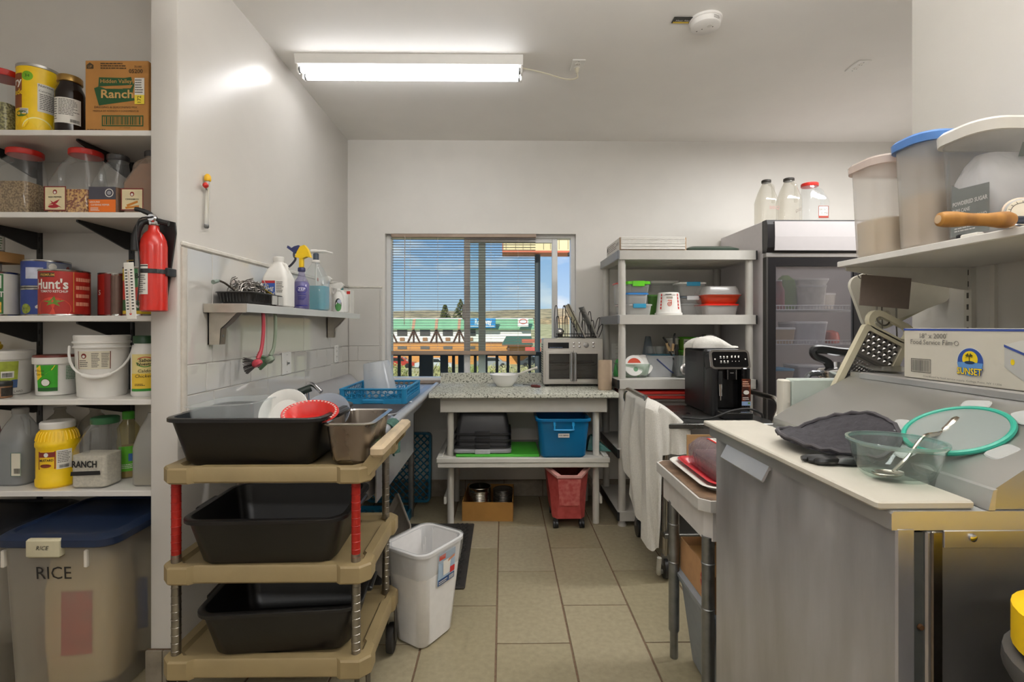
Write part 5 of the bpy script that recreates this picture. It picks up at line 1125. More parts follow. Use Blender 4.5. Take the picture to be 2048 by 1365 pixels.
# on the counter
TZ = .8855
t = thing('mixing_bowl', 'white melamine bowl with a spoon on the granite counter', 'bowl', (.012, 3.60, TZ))
MB().lathe([(.05, 0), (.058, .003), (.085, .04), (.106, .084), (.108, .086), (.104, .086), (.082, .042), (.054, .008), (.02, .006)], 44).build('bowl_body', mat('f0efed', .15, n=.005), t)
t = thing('cooking_spoon', 'grey handled spoon leaning in the white bowl', 'spoon', (.012, 3.60, TZ))
MB().tube(bez([(.0, -.01, .012), (.07, -.01, .075), (.13, -.012, .10), (.215, -.015, .13), (.235, -.016, .134)], 5), [.008]*5+[.005]*5+[.008]*6+[.011]*5, 8).build('handle', mat('c9c5bc', .4, n=.02), t)
t = thing('peeler', 'vegetable peeler with a dark red handle on the counter', 'peeler', (.21, 3.53, TZ+.01), R(-35))
MB().tube([(-.01, 0, 0), (.03, 0, 0), (.06, 0, 0)], [.009, .012, .008], 8).build('handle', mat('5c2420', .35, n=.05), t); MB().tube(bez([(-.01, 0, 0), (-.04, .008, .002), (-.085, .004, .004)], 4), .004, 6).build('blade', CHROME, t)
# toaster oven
OVS = mat('cdcac4', .36, m=.75, n=.02, ns=8); DGL = mat('1a1a1b', .06, n=0)
t = thing('toaster_oven', 'stainless french door toaster oven on the granite counter', 'oven', (.502, 3.575, TZ))
w_, d_, h_ = .43, .255, .345
def yr(x0, x1, z0, z1, y, r): return [(a, y, b) for a, b, _ in rr(x1-x0, z1-z0, 0, r, 3, (x0+x1)/2, (z0+z1)/2)]
MB().loft([yr(-w_/2, w_/2, .016, h_, .012, .014), yr(-w_/2, w_/2, .016, h_, .003, .014), yr(-w_/2+.003, w_/2-.003, .019, h_-.003, .0, .012), yr(-w_/2+.03, w_/2-.03, .05, h_-.1, .0, .006), yr(-w_/2+.03, w_/2-.03, .05, h_-.1, .012, .006)], False, False).build('front_frame', OVS, t)
MB().loft([yr(-w_/2+.006, w_/2-.006, .018, h_-.004, d_, .012), yr(-w_/2+.006, w_/2-.006, .018, h_-.004, .0125, .012), yr(-w_/2+.03, w_/2-.03, .05, h_-.1, .0125, .006), yr(-w_/2+.04, w_/2-.04, .06, h_-.11, d_-.02, .006)]).build('case', mat('c2beb8', .4, m=.5, n=.05), t)
MB().rbox(-w_/2+.05, w_/2-.05, .03, d_-.04, .058, .066, .004).build('crumb_tray', mat('9a9690', .3, m=.8), t)
MB().rbox(-w_/2+.05, w_/2-.05, .05, d_-.05, .16, .172, .004).build('baking_pan', mat('5a4636', .4, m=.5), t)
mb = MB()
for k in range(14): mb.box(-w_/2+.004, -w_/2+.0065, .04, d_-.03, .06+k*.018, .067+k*.018)
mb.build('side_vent', mat('3a3836', .5, n=0), t, smooth=False, kind='stuff')
for x in (-w_/2+.03, w_/2-.03):
    for y in (.03, d_-.03): MB().lathe([(.012, 0), (.014, .018)], 10, x, y).build('foot', BLKP, t)
S = flat((0, -.0005, 0), (1, 0, 0), (0, 0, 1))
patch(t, S, -.18, -.03, h_-.072, h_-.03, mat('16171c', .1, n=0), name='display'); lines(t, S, -.17, -.04, h_-.069, h_-.061, 1, mat('5d6c86', .5, n=0), e=.0012)
def knob(x, z, r):
    q = MB(); q.M = Matrix.Translation((x, 0, z)) @ Matrix.Rotation(R(90), 4, 'X'); q.lathe([(r, 0), (r*1.02, .004), (r*.9, .006), (r*.86, .012 if r > .012 else .007), (r*.3, .0125 if r > .012 else .008)], 20).build('knob', CHROME, t)
knob(.094, h_-.049, .019)
for x in (.005, .045, .145):
    for z in (h_-.035, h_-.06): knob(x, z, .0085)
for s in (-1, 1):
    x0, x1 = (-w_/2+.018, -.003) if s < 0 else (.003, w_/2-.018)
    z0, z1 = .03, h_-.088
    dr = MB(); o = [(x0, z0), (x1, z0), (x1, z1), (x0, z1)]; i = [(x0+.022, z0+.024), (x1-.022, z0+.024), (x1-.022, z1-.022), (x0+.022, z1-.022)]
    vs_ = [(x, -.014, z) for x, z in o+i] + [(x, .001, z) for x, z in o+i]; fs_ = []
    for k in range(4):
        j = (k+1) % 4; fs_ += [(k,j,4+j,4+k), (8+j,8+k,12+k,12+j), (4+k,4+j,12+j,12+k), (j,k,8+k,8+j)]
    D_ = dr.add(vs_, fs_).build('door', OVS, t, smooth=False)
    MB().box(x0+.02, x1-.02, -.006, -.003, z0+.022, z1-.02).build('glass', clear('d2d0cc', .05, .03, 1.4), D_, smooth=False)
    hx = x1-.011 if s < 0 else x0+.011
    MB().tube([(hx, -.036, z0+.012), (hx, -.036, z1-.012)], .0085, 12).build('handle', CHROME, D_)
    for z in (z0+.02, z1-.02): MB().tube([(hx, -.036, z), (hx, -.012, z)], .005, 8).build('handle_post', CHROME, D_)
# oven cavity seen through the glass
mb = MB()
for z in (.115, .15): 
    for x0, x1 in ((-.175, -.03), (.03, .175)): mb.tube([(x0, .03, z+.01), (x0+.015, .03, z), (x1-.015, .03, z), (x1, .03, z+.01)], .0022, 5)
mb.build('oven_rack', CHROME, t, kind='stuff')
# wire file rack with a sheet pan on the oven
WIRE = mat('3c3936', .35, m=.6, n=.05)
t = thing('wire_rack', 'black wire pan rack standing on the toaster oven', 'rack', (.52, 3.66, TZ+h_+.001))
for y in (-.06, .06): MB().tube([(-.135, y, .006), (.165, y, .006)], .0035, 6).build('base_wire', WIRE, t)
for x in (-.135, .165): MB().tube([(x, -.06, .006), (x, .06, .006)], .0035, 6).build('base_wire', WIRE, t)
MB().tube([(-.135, -.06, .03), (.165, -.06, .03)], .003, 6).build('base_wire', WIRE, t)
for k, (x, hh) in enumerate(((-.125, .24), (-.065, .24), (.0, .2), (.06, .2), (.125, .195), (.16, .15))):
    for y, f in ((.055, 1), (-.055, .66)):
        a = hh*f; l_ = .02 if k == 5 else 0
        MB().tube(bez([(x-.012, y, .005), (x-.013+l_, y, a*.55), (x-.008+l_*1.6, y, a*.93), (x+l_*2, y, a), (x+.008+l_*1.6, y, a*.93), (x+.013+l_, y, a*.55), (x+.012, y, .005)], 4), .0028, 6).build('wire_loop', WIRE, t)
t = thing('sheet_pan', 'small sheet pan leaning in the wire rack', 'pan', (.585, 3.655, TZ+h_+.008), (0, R(-26), 0))
MB().rbox(-.004, .004, -.12, .12, 0, .265, .003).build('pan_body', mat('cfcbc2', .3, m=.85, n=.04), t); MB().loft([[(x, y, z) for y, z in ((-.124, -.003), (.124, -.003), (.124, .269), (-.124, .269))] for x in (-.012, -.006)], False, False).build('rim', mat('4a443e', .4, m=.7, n=.05), t, smooth=False)
t = thing('crisper_basket', 'perforated steel crisper basket leaning in the wire rack', 'basket', (.675, 3.655, TZ+h_+.008), (0, R(-25), 0))
mb = MB()
for k in range(19): mb.tube([(0, -.11+k*.0122, 0), (0, -.11+k*.0122, .24)], .0016, 4)
for k in range(20): mb.tube([(0, -.11, k*.0126), (0, .11, k*.0126)], .0016, 4)
mb.build('mesh', mat('c2bfba', .3, m=.9, n=0), t, smooth=False); MB().tube([(0, -.112, -.002), (0, .112, -.002), (0, .112, .242), (0, -.112, .242)], .004, 6, closed=True).build('rim', mat('c2bfba', .3, m=.9, n=0), t)
t = thing('tea_strainer', 'small round steel strainer lying in the wire rack', 'strainer', (.415, 3.62, TZ+h_+.02))
q = MB(); q.M = Matrix.Translation((0, 0, .028)) @ Matrix.Rotation(R(70), 4, 'X'); q.lathe([(.024, 0), (.026, .004), (.022, .012), (.01, .02)], 20).build('bowl', mat('c2bfba', .3, m=.9, n=0), t)
MB().tube([(0, 0, .005), (0, .03, .004)], .02, 10).build('base', WIRE, t)
t = thing('paper_roll', 'brown paper towel roll standing at the counter end', 'paper roll', (.695, 3.40, TZ))
MB().lathe([(.046, 0), (.047, .002), (.047, .196), (.045, .2), (.02, .2), (.02, .19)], 36).build('roll', mat('b5a08a', .8, n=.03, b=.1, bs=60), t)

# ---------------------------------------------------------------- on and under the table's lower shelf
LZ = .4555
t = thing('cutting_board', 'bright green cutting board flat on the lower table shelf', 'cutting board', (-.035, 3.462, LZ))
MB().rbox(-.275, .275, -.185, .19, 0, .018, .012, .003).build('board', mat('4fb83a', .5, n=.04), t)
def inv_tote(label, z, m, h=.165):
    t = thing('storage_tote', label, 'tote', (-.135, 3.465, z+h), (R(180), 0, 0), 'nested totes')
    open_tub(.31, .27, .355, .31, h, .0035, .012, .014, .03, 4, .012).build('tote_body', m, t)
    for s in (-1, 1): MB().rbox(-.05, .05, s*.168-.006, s*.168+.006, h-.03, h, .003).build('latch', m, t)
    return t
zb_ = LZ+.019
TB = mat('1f1f22', .45, n=.08)
t = thing('storage_tray', 'grey plastic tray at the bottom of the nested totes', 'tray', (-.135, 3.465, zb_), 0, 'nested totes')
MB().loft([rr(.36, .31, 0, .03, 4), rr(.385, .34, .006, .035, 4), rr(.385, .34, .02, .035, 4), rr(.36, .31, .035, .03, 4), rr(.35, .3, .035, .03, 4)]).build('tray_body', mat('8f9093', .45, n=.04), t)
MB().rbox(-.05, .05, -.178, -.166, .0, .03, .003).build('latch', mat('a9aaac', .45, n=.03), t)
inv_tote('lowest black tote upside down on the grey tray', zb_+.036, TB); inv_tote('middle black tote nested between two others', zb_+.078, TB); inv_tote('topmost black tote upside down under the table apron', zb_+.12, TB)
BT_ = mat('1276a8', .3, n=.04)
t = thing('blue_bin', 'bright blue plastic bin with handle and paper label', 'bin', (.392, 3.365, LZ))
open_tub(.295, .255, .335, .29, .262, .004, .013, .016, .035, 5, .02).build('bin_body', clear('1a86bd', .72, .2, dc='1583bb', trl=.25), t)
MB().tube(bez([(-.06, -.148, .24), (-.06, -.152, .2), (-.055, -.152, .192), (.055, -.152, .192), (.06, -.152, .2), (.06, -.148, .24)], 4), .006, 8).build('handle', mat('1f93cc', .3, n=0), t)
for x in (-.06, .06): MB().rbox(x-.009, x+.009, -.156, -.142, .215, .245, .004).build('handle_hinge', mat('1f93cc', .3, n=0), t)
S = flat((0, -.1445, .155), (1, 0, 0), (0, -.07, 1)); patch(t, S, -.036, .036, -.012, .014, PAPER, e=.002); txt(t, 'FOR OMPRES', .0125, S, INK, 0, .001, e=.003, bold=.02, w=.062)
for k in range(5):
    zz = .02+k*.014
    tag(MB().grid(14, 4, lambda u, v: V((.392-.125+.25*u, 3.26+.2*v, LZ+zz+.006*math.sin(u*7+k)+(.012*u*u if k == 4 else 0))), .009).build('folded_napkin', mat('8cc0c2', .8, n=.03)), ('lowest', 'second lowest', 'middle', 'second highest', 'topmost wavy')[k] + ' folded napkin of the stack inside the blue bin', 'napkin', 'napkins in the blue bin')
t = thing('teal_bag', 'crumpled teal plastic bag on the shelf beside the blue bin', 'bag', (.632, 3.44, LZ+.014))
MB().loft([[(-.055, -.03, 0), (.1, -.07, 0), (.09, .07, 0), (-.05, .1, 0)], [(-.045, -.02, .05), (.06, -.05, .03), (.04, .05, .05), (-.03, .08, .075)], [(-.03, .0, .095), (-.01, -.01, .08), (-.01, .02, .085), (-.02, .03, .1)]]).build('bag_body', mat('0f6a62', .4, n=.15, ns=30), t, smooth=False)
# red ingredient bin on casters
t = thing('ingredient_bin', 'faded red ingredient bin on black casters under the table', 'bin', (.428, 3.42, 0))
RB = mat('b24a46', .55, n=.12, ns=25, c2='a03a38'); 
def bring(k, zf, zb, w0, ins=0):
    w, d = w0-ins*2, .34-ins*2 + .05*k; y0 = -.19 + ins - .012*k; c = .06*k + .03
    return [(-w/2, y0+d, zb), (w/2, y0+d, zb), (w/2, y0+c*1.2, zb*.55+zf*.45 if k else zf), (w/2-c*.9, y0, zf), (-w/2+c*.9, y0, zf), (-w/2, y0+c*1.2, zb*.55+zf*.45 if k else zf)]
MB().loft([bring(0, .07, .07, .21), bring(.5, .22, .22, .24), bring(1, .335, .41, .285), bring(1, .34, .415, .305, -.004), bring(1, .35, .424, .305, -.004), bring(1, .35, .424, .275, .008), bring(.1, .085, .085, .2, .012)]).build('bin_body', RB, t, ang=25)
MB().loft([bring(1, .337, .412, .31, -.006), bring(1, .352, .427, .31, -.006), bring(1, .354, .428, .28, .006), bring(1, .34, .412, .28, .006)], False, False).build('rim', mat('c9938c', .5, n=.1), t, ang=25)
MB().prism([(-.062, .16), (.062, .16), (.075, .33), (-.075, .33)], 'y', -.206, -.198).build('front_panel', mat('a23f3d', .6, n=.15, ns=40, c2='b5625c'), t, smooth=False)
for x in (-.085, .085):
    for y in (-.165, .10):
        c = MB(); c.box(x-.013, x+.013, y-.01, y+.02, .045, .07).build('caster_fork', mat('2a2a2c', .5, n=0), t, smooth=False)
        for s in (-1, 1):
            q = MB(); q.M = Matrix.Translation((x+s*.009, y+.005, .027)) @ Matrix.Rotation(R(90), 4, 'Y'); q.lathe([(.012, -.008), (.026, -.007), (.027, 0), (.026, .007), (.012, .008)], 18).build('caster_wheel', mat('17171a', .4, n=0), t)
# cardboard box with cans on the floor
t, S = open_box('cardboard_box', 'low open cardboard box with empty cans under table', -.098, 3.575, 0, .345, .40, .128, mat('a87a3c', .8, n=.06, ns=12), CARDIN, R(-2))
for x, y, r_, h_, mm, lb in ((-.165, 3.56, .079, .175, mat('b9b3a4', .22, m=1, n=.08), 'opened shiny ribbed can in the cardboard box'), (.0, 3.575, .07, .15, mat('56524c', .35, m=.8, n=.1), 'dark can with its lid on in the cardboard box')):
    t = thing('empty_can', lb, 'can', (x, y, .007), 0)
    p = [(r_-.002, 0), (r_+.001, .002), (r_-.001, .008)]
    for k in range(11): p += [(r_+.0005, .03+k*.011), (r_-.002, .0355+k*.011)]
    p += [(r_, h_-.006), (r_+.0015, h_-.003), (r_, h_)]
    p += ([(r_-.003, h_-.002), (r_-.004, .02), (.01, .012)] if r_ > .075 else [(r_-.004, h_-.004), (.01, h_-.004)])
    MB().lathe(p, 40).build('can_body', mm, t)

# ---------------------------------------------------------------- white plastic shelving unit
UP = mat('bcb9b2', .4, n=.02); CAPG = mat('6e7074', .3, n=.04); CAPB = mat('1e1f21', .35, n=.05)
t = thing('shelving_unit', 'white plastic shelving unit with round posts against back wall', 'shelving unit', (0, 0, 0))
UX0, UX1, UY0, UY1 = .752, 1.668, 3.265, 3.84
lv = [.10, .51, .967, 1.392, 1.817]
for i, z in enumerate(lv):
    o = rr(UX1-UX0, UY1-UY0, z-.062, .012, 2, (UX0+UX1)/2, (UY0+UY1)/2)
    MB().loft([[(x, y, z-.062) for x, y, _ in o], [(x, y, z-.002) for x, y, _ in o], [((UX0+UX1)/2+(x-(UX0+UX1)/2)*.985, (UY0+UY1)/2+(y-(UY0+UY1)/2)*.98, z) for x, y, _ in o]]).build('shelf', UP, t)
    cp = CAPG if i > 2 else CAPB
    MB().rbox(UX0-.003, UX0+.001, UY0+.0, UY1, z-.06, z-.003, .0015, n=1).build('side_band', cp, t)
    MB().rbox(UX0-.004, UX0+.012, UY0-.004, UY0+.03, z-.061, z-.002, .004).build('corner_cap', cp, t); MB().rbox(UX1-.005, UX1+.004, UY0-.002, UY0+.03, z-.061, z-.002, .003).build('corner_cap', CAPB, t)
    mb = MB()
    if i in (2, 4):
        for k in range(12): mb.box(UX0+.06, UX1-.06, UY0+.06+k*.042, UY0+.072+k*.042, z-.067, z-.061)
        mb.build('shelf_rib', UP, t, smooth=False, kind='stuff')
    for x in (UX0+.035, UX1-.035):
        for y in (UY0+.035, UY1-.035):
            z1 = lv[i+1]-.062 if i < 4 else None
            if z1: MB().tube([(x, y, z), (x, y, z1)], .0245, 16).build('post', UP, t)
            if i == 0: MB().tube([(x, y, 0), (x, y, .012), (x, y, .038)], [.03, .026, .02], 14).build('foot', UP, t)
# top shelf
PAP = mat('dcd9d3', .7, n=.02)
t = thing('parchment_box', 'flat white carton of paper sheets on top shelf unit', 'box', (.985, 3.47, lv[4]))
MB().loft([rr(.44, .40, 0, .003, 1), rr(.44, .40, .083, .003, 1), rr(.432, .392, .083, .003, 1), rr(.432, .392, .003, .003, 1)]).build('carton_body', mat('a98e72', .8, n=.05), t, smooth=False)
mb = MB()
for k in range(9): mb.rbox(-.213, .213-.004*rnd.random(), -.205-.004*rnd.random(), .19, .004+k*.0092, .0125+k*.0092, .002, n=1)
mb.build('paper_ream', PAP, t, kind='stuff', smooth=False)
S = flat((-.2206, 0, 0), (0, -1, 0), (0, 0, 1)); patch(t, S, -.2, .2, .001, .082, mat('d5d1ca', .6, n=.02)); lines(t, S, -.17, .12, .02, .07, 4, mat('8a7a72', .7, n=0)); txt(t, 'PAPER', .03, S, GREYINK, .14, .045, e=.002); disc(t, S, -.17, .05, .014, .016, INK, e=.0012)
t = thing('serving_tray', 'dark green trays stacked beside the white paper carton', 'tray', (1.395, 3.44, lv[4]))
MB().loft([rr(.345, .28, 0, .03, 4), rr(.36, .3, .008, .035, 4), rr(.36, .3, .012, .035, 4), rr(.36, .3, .016, .035, 4), rr(.28, .24, .034, .03, 4), rr(.27, .23, .034, .03, 4)]).build('tray_body', mat('2c3d31', .35, n=.05), t)
# clear lidded tubs
def lidbox(label, x0, x1, y0, y1, z0, z1, lidc, body=None, lidh=.012, clip=None, group='food containers on the shelving unit', taper=.9, r=.02, over=.004, name='food_container'):
    w, d, h = x1-x0, y1-y0, z1-z0; t = thing(name, label, 'container', ((x0+x1)/2, (y0+y1)/2, z0), 0, group); b = body or CLEARC
    MB().loft([rr(w*taper-.01, d*taper-.01, 0, r*.7, 4), rr(w*taper, d*taper, .006, r, 4), rr(w-.004, d-.004, h-lidh, r, 4)], True, False).build('body', b, t)
    if lidc is not None: MB().loft([rr(w+over*2, d+over*2, h-lidh, r+.004, 4), rr(w+over*2, d+over*2, h-.003, r+.004, 4), rr(w-.01, d-.01, h, r, 4)]).build('lid', lidc, t)
    if clip is not None: MB().rbox(-w*.25, w*.25, -d/2-over-.006, -d/2-over+.004, h-lidh-.016, h+.001, .003).build('clip', clip, t)
    return t
CLEARC = clear('f6f7f7', .22, .1, dc='f2f2f0'); CYAN = mat('2f8fb5', .4, n=0); LIME = mat('5fc41c', .4, n=.03); FROSTC = clear('f4f4f3', .5, .18, trl=.25, dc='f2f1ee')
def shp(p0, p1, y): return at(p0, 655, y).x, at(p1, 655, y).x
A3 = lv[3]
y = 3.48; x0, x1 = .745+.03, .745+.14
lidbox('small clear container with red lid behind the front post', x0+.015, x1, 3.42, 3.52, A3, A3+.075, mat('b8a8a2', .4, n=0)); lidbox('tall clear container with red lid on the outer stack', x0, x1, 3.41, 3.53, A3+.076, A3+.225, mat('c45a52', .4, n=0), FROSTC)
y = 3.34; x0, x1 = shp(1253, 1301, y)
lidbox('bottom clear box with a teal clip under blue lid', x0, x1+.012, y, y+.15, A3, A3+.075, FROSTC, FROSTC, clip=CYAN); lidbox('blue lidded clear box in the middle of its stack', x0+.002, x1-.012, y+.005, y+.145, A3+.077, A3+.15, mat('2a7ac2', .4, n=0), FROSTC); lidbox('lime green lidded clear box topmost of its stack', x0, x1, y+.002, y+.148, A3+.151, A3+.228, LIME, CLEARC, lidh=.02, clip=LIME)
x0, x1 = shp(1299, 1318, 3.53); lidbox('translucent green container behind the clear stack and pail', x0, x1+.01, 3.53, 3.6, A3, A3+.15, mat('6fa84f', .4, n=0), clear('8ac46a', .6, .2, dc='7fb860', trl=.3))
x0, x1 = shp(1303, 1358, 3.64); lidbox('large clear container with white lid behind the pail', x0, x1, 3.63, 3.8, A3, A3+.26, PW, CLEARC, lidh=.02)
t = thing('sherbet_pail', 'upside down white pail with orange swirl logo', 'pail', (at(1337, 655, 3.41).x, 3.41, A3))
MB().lathe([(.09, 0), (.091, .004), (.091, .016), (.084, .018), (.083, .024), (.07, .15), (.066, .154)], 40).build('body', PW, t)
S = cyl(.082, .03, -1.8, slope=-.1); OR = mat('c9502e', .5, n=0)
ring2(t, S, 0, .045, .015, .015, .004, OR, e=.002); ring2(t, S, 0, .045, .007, .007, .003, OR, e=.002); patch(t, S, .011, .015, .045, .07, OR, e=.002, name='logo'); patch(t, S, -.012, .015, .067, .072, OR, e=.002, n=3, name='logo'); patch(t, S, -.022, .022, .082, .095, mat('9a9488', .5, n=0), e=.002, n=4, name='label'); lines(t, S, -.03, .03, .098, .118, 1, GREYINK, e=.002); patch(t, S, -.046, .046, .104, .1065, mat('6a5048', .5, n=0), e=.002, n=6, name='label')
for s in (-.066, .062):
    for k in range(5): patch(t, S, s, s+.01, .01+k*.022, .026+k*.022, RED, e=.0022, n=2, name='label')
x0, x1 = shp(1367, 1411, 3.46)
lidbox('plain clear container at the bottom of the grey lid stack', x0-.02, x1-.005, 3.45, 3.6, A3, A3+.085, CLEARC); lidbox('clear container with grey lid between two others', x0-.02, x1-.005, 3.46, 3.59, A3+.086, A3+.135, mat('5c646c', .4, n=0), CLEARC, clip=clear('eef0f0', .6, .1)); lidbox('clear box with white lid and teal clip on top', x0-.03, x1+.005, 3.45, 3.6, A3+.136, A3+.232, PW, CLEARC, clip=CYAN)
x0, x1 = 1.372, 1.615
lidbox('clear tub with red lid beneath the orange tub', x0+.0, x1-.012, 3.37, 3.58, A3, A3+.078, mat('d42a1e', .35, n=0), FROSTC)
t = thing('marinating_tub', 'orange red tub with frosted domed lid on the shelf', 'container', ((x0+x1)/2, 3.48, A3+.079), 0, 'food containers on the shelving unit')
open_tub(.22, .19, .25, .22, .06, .003, .008, .006, .03).build('body', mat('c23f1c', .35, n=.03), t)
MB().loft([rr(.272, .242, .0605, .035, 4), rr(.272, .242, .066, .035, 4), rr(.25, .22, .068, .035, 4), rr(.235, .205, .1, .035, 4), rr(.215, .185, .118, .03, 4)]).build('lid', FROST, t)
# third shelf
B3 = lv[2]
x0, x1 = .80, 1.0
t = thing('lid_tub', 'clear tub of loose container lids on the shelf', 'tub', (.895, 3.46, B3))
open_tub(.19, .16, .215, .19, .095, .003, .008, .004, .03).build('body', clear('e4ece6', .16, .08), t)
for k, (dx, dy, c, lb) in enumerate(((-.05, .04, '2f8a3c', 'dark green square lid standing in the lid tub'), (-.01, .0, '7ad21e', 'lime green square lid standing in the lid tub'))):
    l_ = thing('square_cover', lb, 'lid', (.895+dx, 3.46+dy, B3+.045), (R(78), R(12), 0))
    MB().loft([rr(.125, .125, 0, .02, 4), rr(.135, .135, .004, .025, 4), rr(.135, .135, .01, .025, 4), rr(.11, .11, .012, .02, 4)]).build('lid_body', mat(c, .4, n=.03), l_)
    MB().loft([rr(.1, .1, .0115, .02, 4), rr(.1, .1, .0135, .02, 4)]).build('lid_centre', mat('c8d8c4' if k else '3a9a4a', .4, n=0), l_)
for k in range(3):
    l_ = thing('tub_cover', ('white round lid with a red and green print', 'plain white round lid in the middle of three', 'white round lid standing at the back of three')[k], 'lid', (.888+k*.036, 3.385+.02*k, B3+.083), (R(80), R(0), R(6)), 'white round lids')
    MB().lathe([(.066, 0), (.07, .002), (.07, .008), (.06, .011), (.02, .011)], 36).build('lid_body', mat('e6e4e0', .4, n=.01), l_)
    if k == 0:
        S = flat((0, 0, .0112), (1, 0, 0), (0, 1, 0)); disc(l_, S, 0, .0, .05, .05, mat('c6492e', .5, n=0), e=.0006, a0=.25, a1=2.9); patch(l_, S, -.048, .048, .004, .016, PAPER, e=.0012); disc(l_, S, .008, -.026, .016, .016, mat('6a9a74', .5, n=0), e=.0008)
t = thing('grey_bucket', 'grey translucent bucket with a blue handle on shelf', 'bucket', (1.082, 3.50, B3))
MB().loft([rr(.165, .14, 0, .02, 4), rr(.17, .145, .006, .022, 4), rr(.2, .17, .135, .025, 4), rr(.207, .177, .136, .027, 4), rr(.207, .177, .146, .027, 4), rr(.19, .16, .148, .022, 4)]).build('body', mat('a9abae', .4, n=.03), t)
MB().tube(bez([(-.03, -.093, .125), (.02, -.1, .08), (.06, -.1, .045), (.085, -.088, .03)], 5), .0045, 6).build('handle', mat('2d3a66', .4, n=0), t)
MB().rbox(-.06, .11, -.075, .08, .149, .154, .003).build('lid_edge', mat('3a7a96', .4, n=0), t)
for k, (dx, lb) in enumerate(((-.04, 'first clear plastic cup stacked on the grey bucket'), (.02, 'second clear plastic cup stacked on the grey bucket'))):
    t = thing('plastic_cup', lb, 'cup', (1.082+dx, 3.50, B3+.155)); MB().lathe([(.026, 0), (.033, .055), (.031, .055), (.025, .003)], 24).build('cup_body', CLEARP, t)
t = thing('cone_funnel', 'tall grey blue plastic cone behind the grey bucket', 'funnel', (1.085, 3.73, B3))
MB().lathe([(.06, 0), (.062, .004), (.02, .272), (.016, .276)], 24).build('cone', mat('7d8790', .4, n=.06), t)
x0, x1 = shp(1350, 1385, 3.40)
t = thing('utensil_bin', 'clear plastic bin of kitchen utensils beside coffee machine', 'utensil holder', ((x0+x1)/2, 3.42, B3))
open_tub(.105, .1, .13, .12, .15, .003, .008, .004, .02).build('body', clear('e6e9ea', .14, .06), t); ux = (x0+x1)/2
def uten(lb, a, b_, r0, m, head=None):
    t = thing('utensil', lb, 'utensil', (ux, 3.42, B3)); MB().tube([a, b_], r0, 10).build('handle', m, t)
    if head: head(t)
uten('black handled server standing in the utensil bin', (-.035, 0, .01), (-.045, .0, .225), .012, BLKP); uten('black spatula with square end standing in utensil bin', (.012, .01, .01), (.03, .01, .21), .016, BLKP); uten('second black spatula leaning outward in the utensil bin', (.03, -.005, .02), (.075, -.01, .205), .014, BLKP)
uten('pale wooden spoon upright in the utensil bin', (-.005, -.02, .02), (.01, -.02, .21), .009, mat('d8cdb8', .6, n=.05))
t = thing('strainer_disc', 'round steel disc strainer against the front of bin', 'strainer', (ux-.005, 3.352, B3+.06), (R(82), 0, 0)); MB().lathe([(.036, 0), (.037, .004), (.03, .008), (.012, .012)], 28).build('disc', mat('b9b7b4', .25, m=.9, n=.03), t)
t = thing('tongs', 'wooden tongs with black tips resting on the utensil bin', 'tongs', (ux-.06, 3.42, B3+.15))
MB().tube(bez([(.0, 0, -.03), (-.03, 0, .03), (-.045, 0, .08), (-.075, 0, .125)], 4), [.006]*5+[.01]*4+[.007]*4, 8).build('arm', BLKP, t); MB().tube([(-.03, 0, .03), (-.05, 0, .085)], .011, 8).build('grip', mat('b79a70', .6, n=.08), t); MB().tube(bez([(-.01, 0, .02), (.0, 0, .07), (.0, 0, .12), (.01, .01, .15)], 4), [.008]*9+[.007]*4, 8).build('arm', BLKP, t); MB().tube([(-.012, -.002, .03), (-.004, 0, .08)], .0105, 8).build('grip', mat('b79a70', .6, n=.08), t)
x0, x1 = shp(1361, 1394, 3.68)
t = lidbox('lower green tub under another tub at the back', x0-.01, x1+.01, 3.64, 3.76, B3, B3+.175, LIME, mat('6aa83a', .45, n=.1, ns=30), name='wipes_tub'); t = lidbox('upper green and white tub with lime lid at the back', x0, x1, 3.65, 3.75, B3+.176, B3+.272, LIME, mat('7fb53c', .45, n=.08, ns=30), name='wipes_tub')
S = flat((0, -.0505, 0), (1, 0, 0), (0, -.05, 1)); patch(t, S, -.05, -.008, .02, .08, PAPER, e=.003); patch(t, S, .0, .045, .04, .08, mat('dbe6cc', .5, n=0), e=.003); lines(t, S, .002, .042, .042, .078, 5, mat('4f7a34', .6, n=0), e=.0036); lines(t, S, -.046, -.012, .03, .07, 3, GREYINK, e=.0036)
x0, x1 = shp(1335, 1357, 3.72); lidbox('white tub with brown and blue print at the back', x0, x1, 3.69, 3.77, B3, B3+.265, PW, mat('cfc8be', .5, n=.1, ns=40), name='wipes_tub')
x0, x1 = shp(1405, 1432, 3.72); t, S = can('coffee_can', 'blue and white coffee tin behind the white folded cloth', (x0+x1)/2, 3.72, B3, .052, .29, PAPER); patch(t, S, -.06, -.005, .2, .28, mat('2c3f78', .4, n=0), e=.0014, n=8); patch(t, S, .01, .06, .2, .26, mat('56689a', .4, n=.2), e=.0014, n=8); patch(t, S, -.06, .01, .175, .2, mat('9a2c34', .4, n=0), e=.0014, n=8)
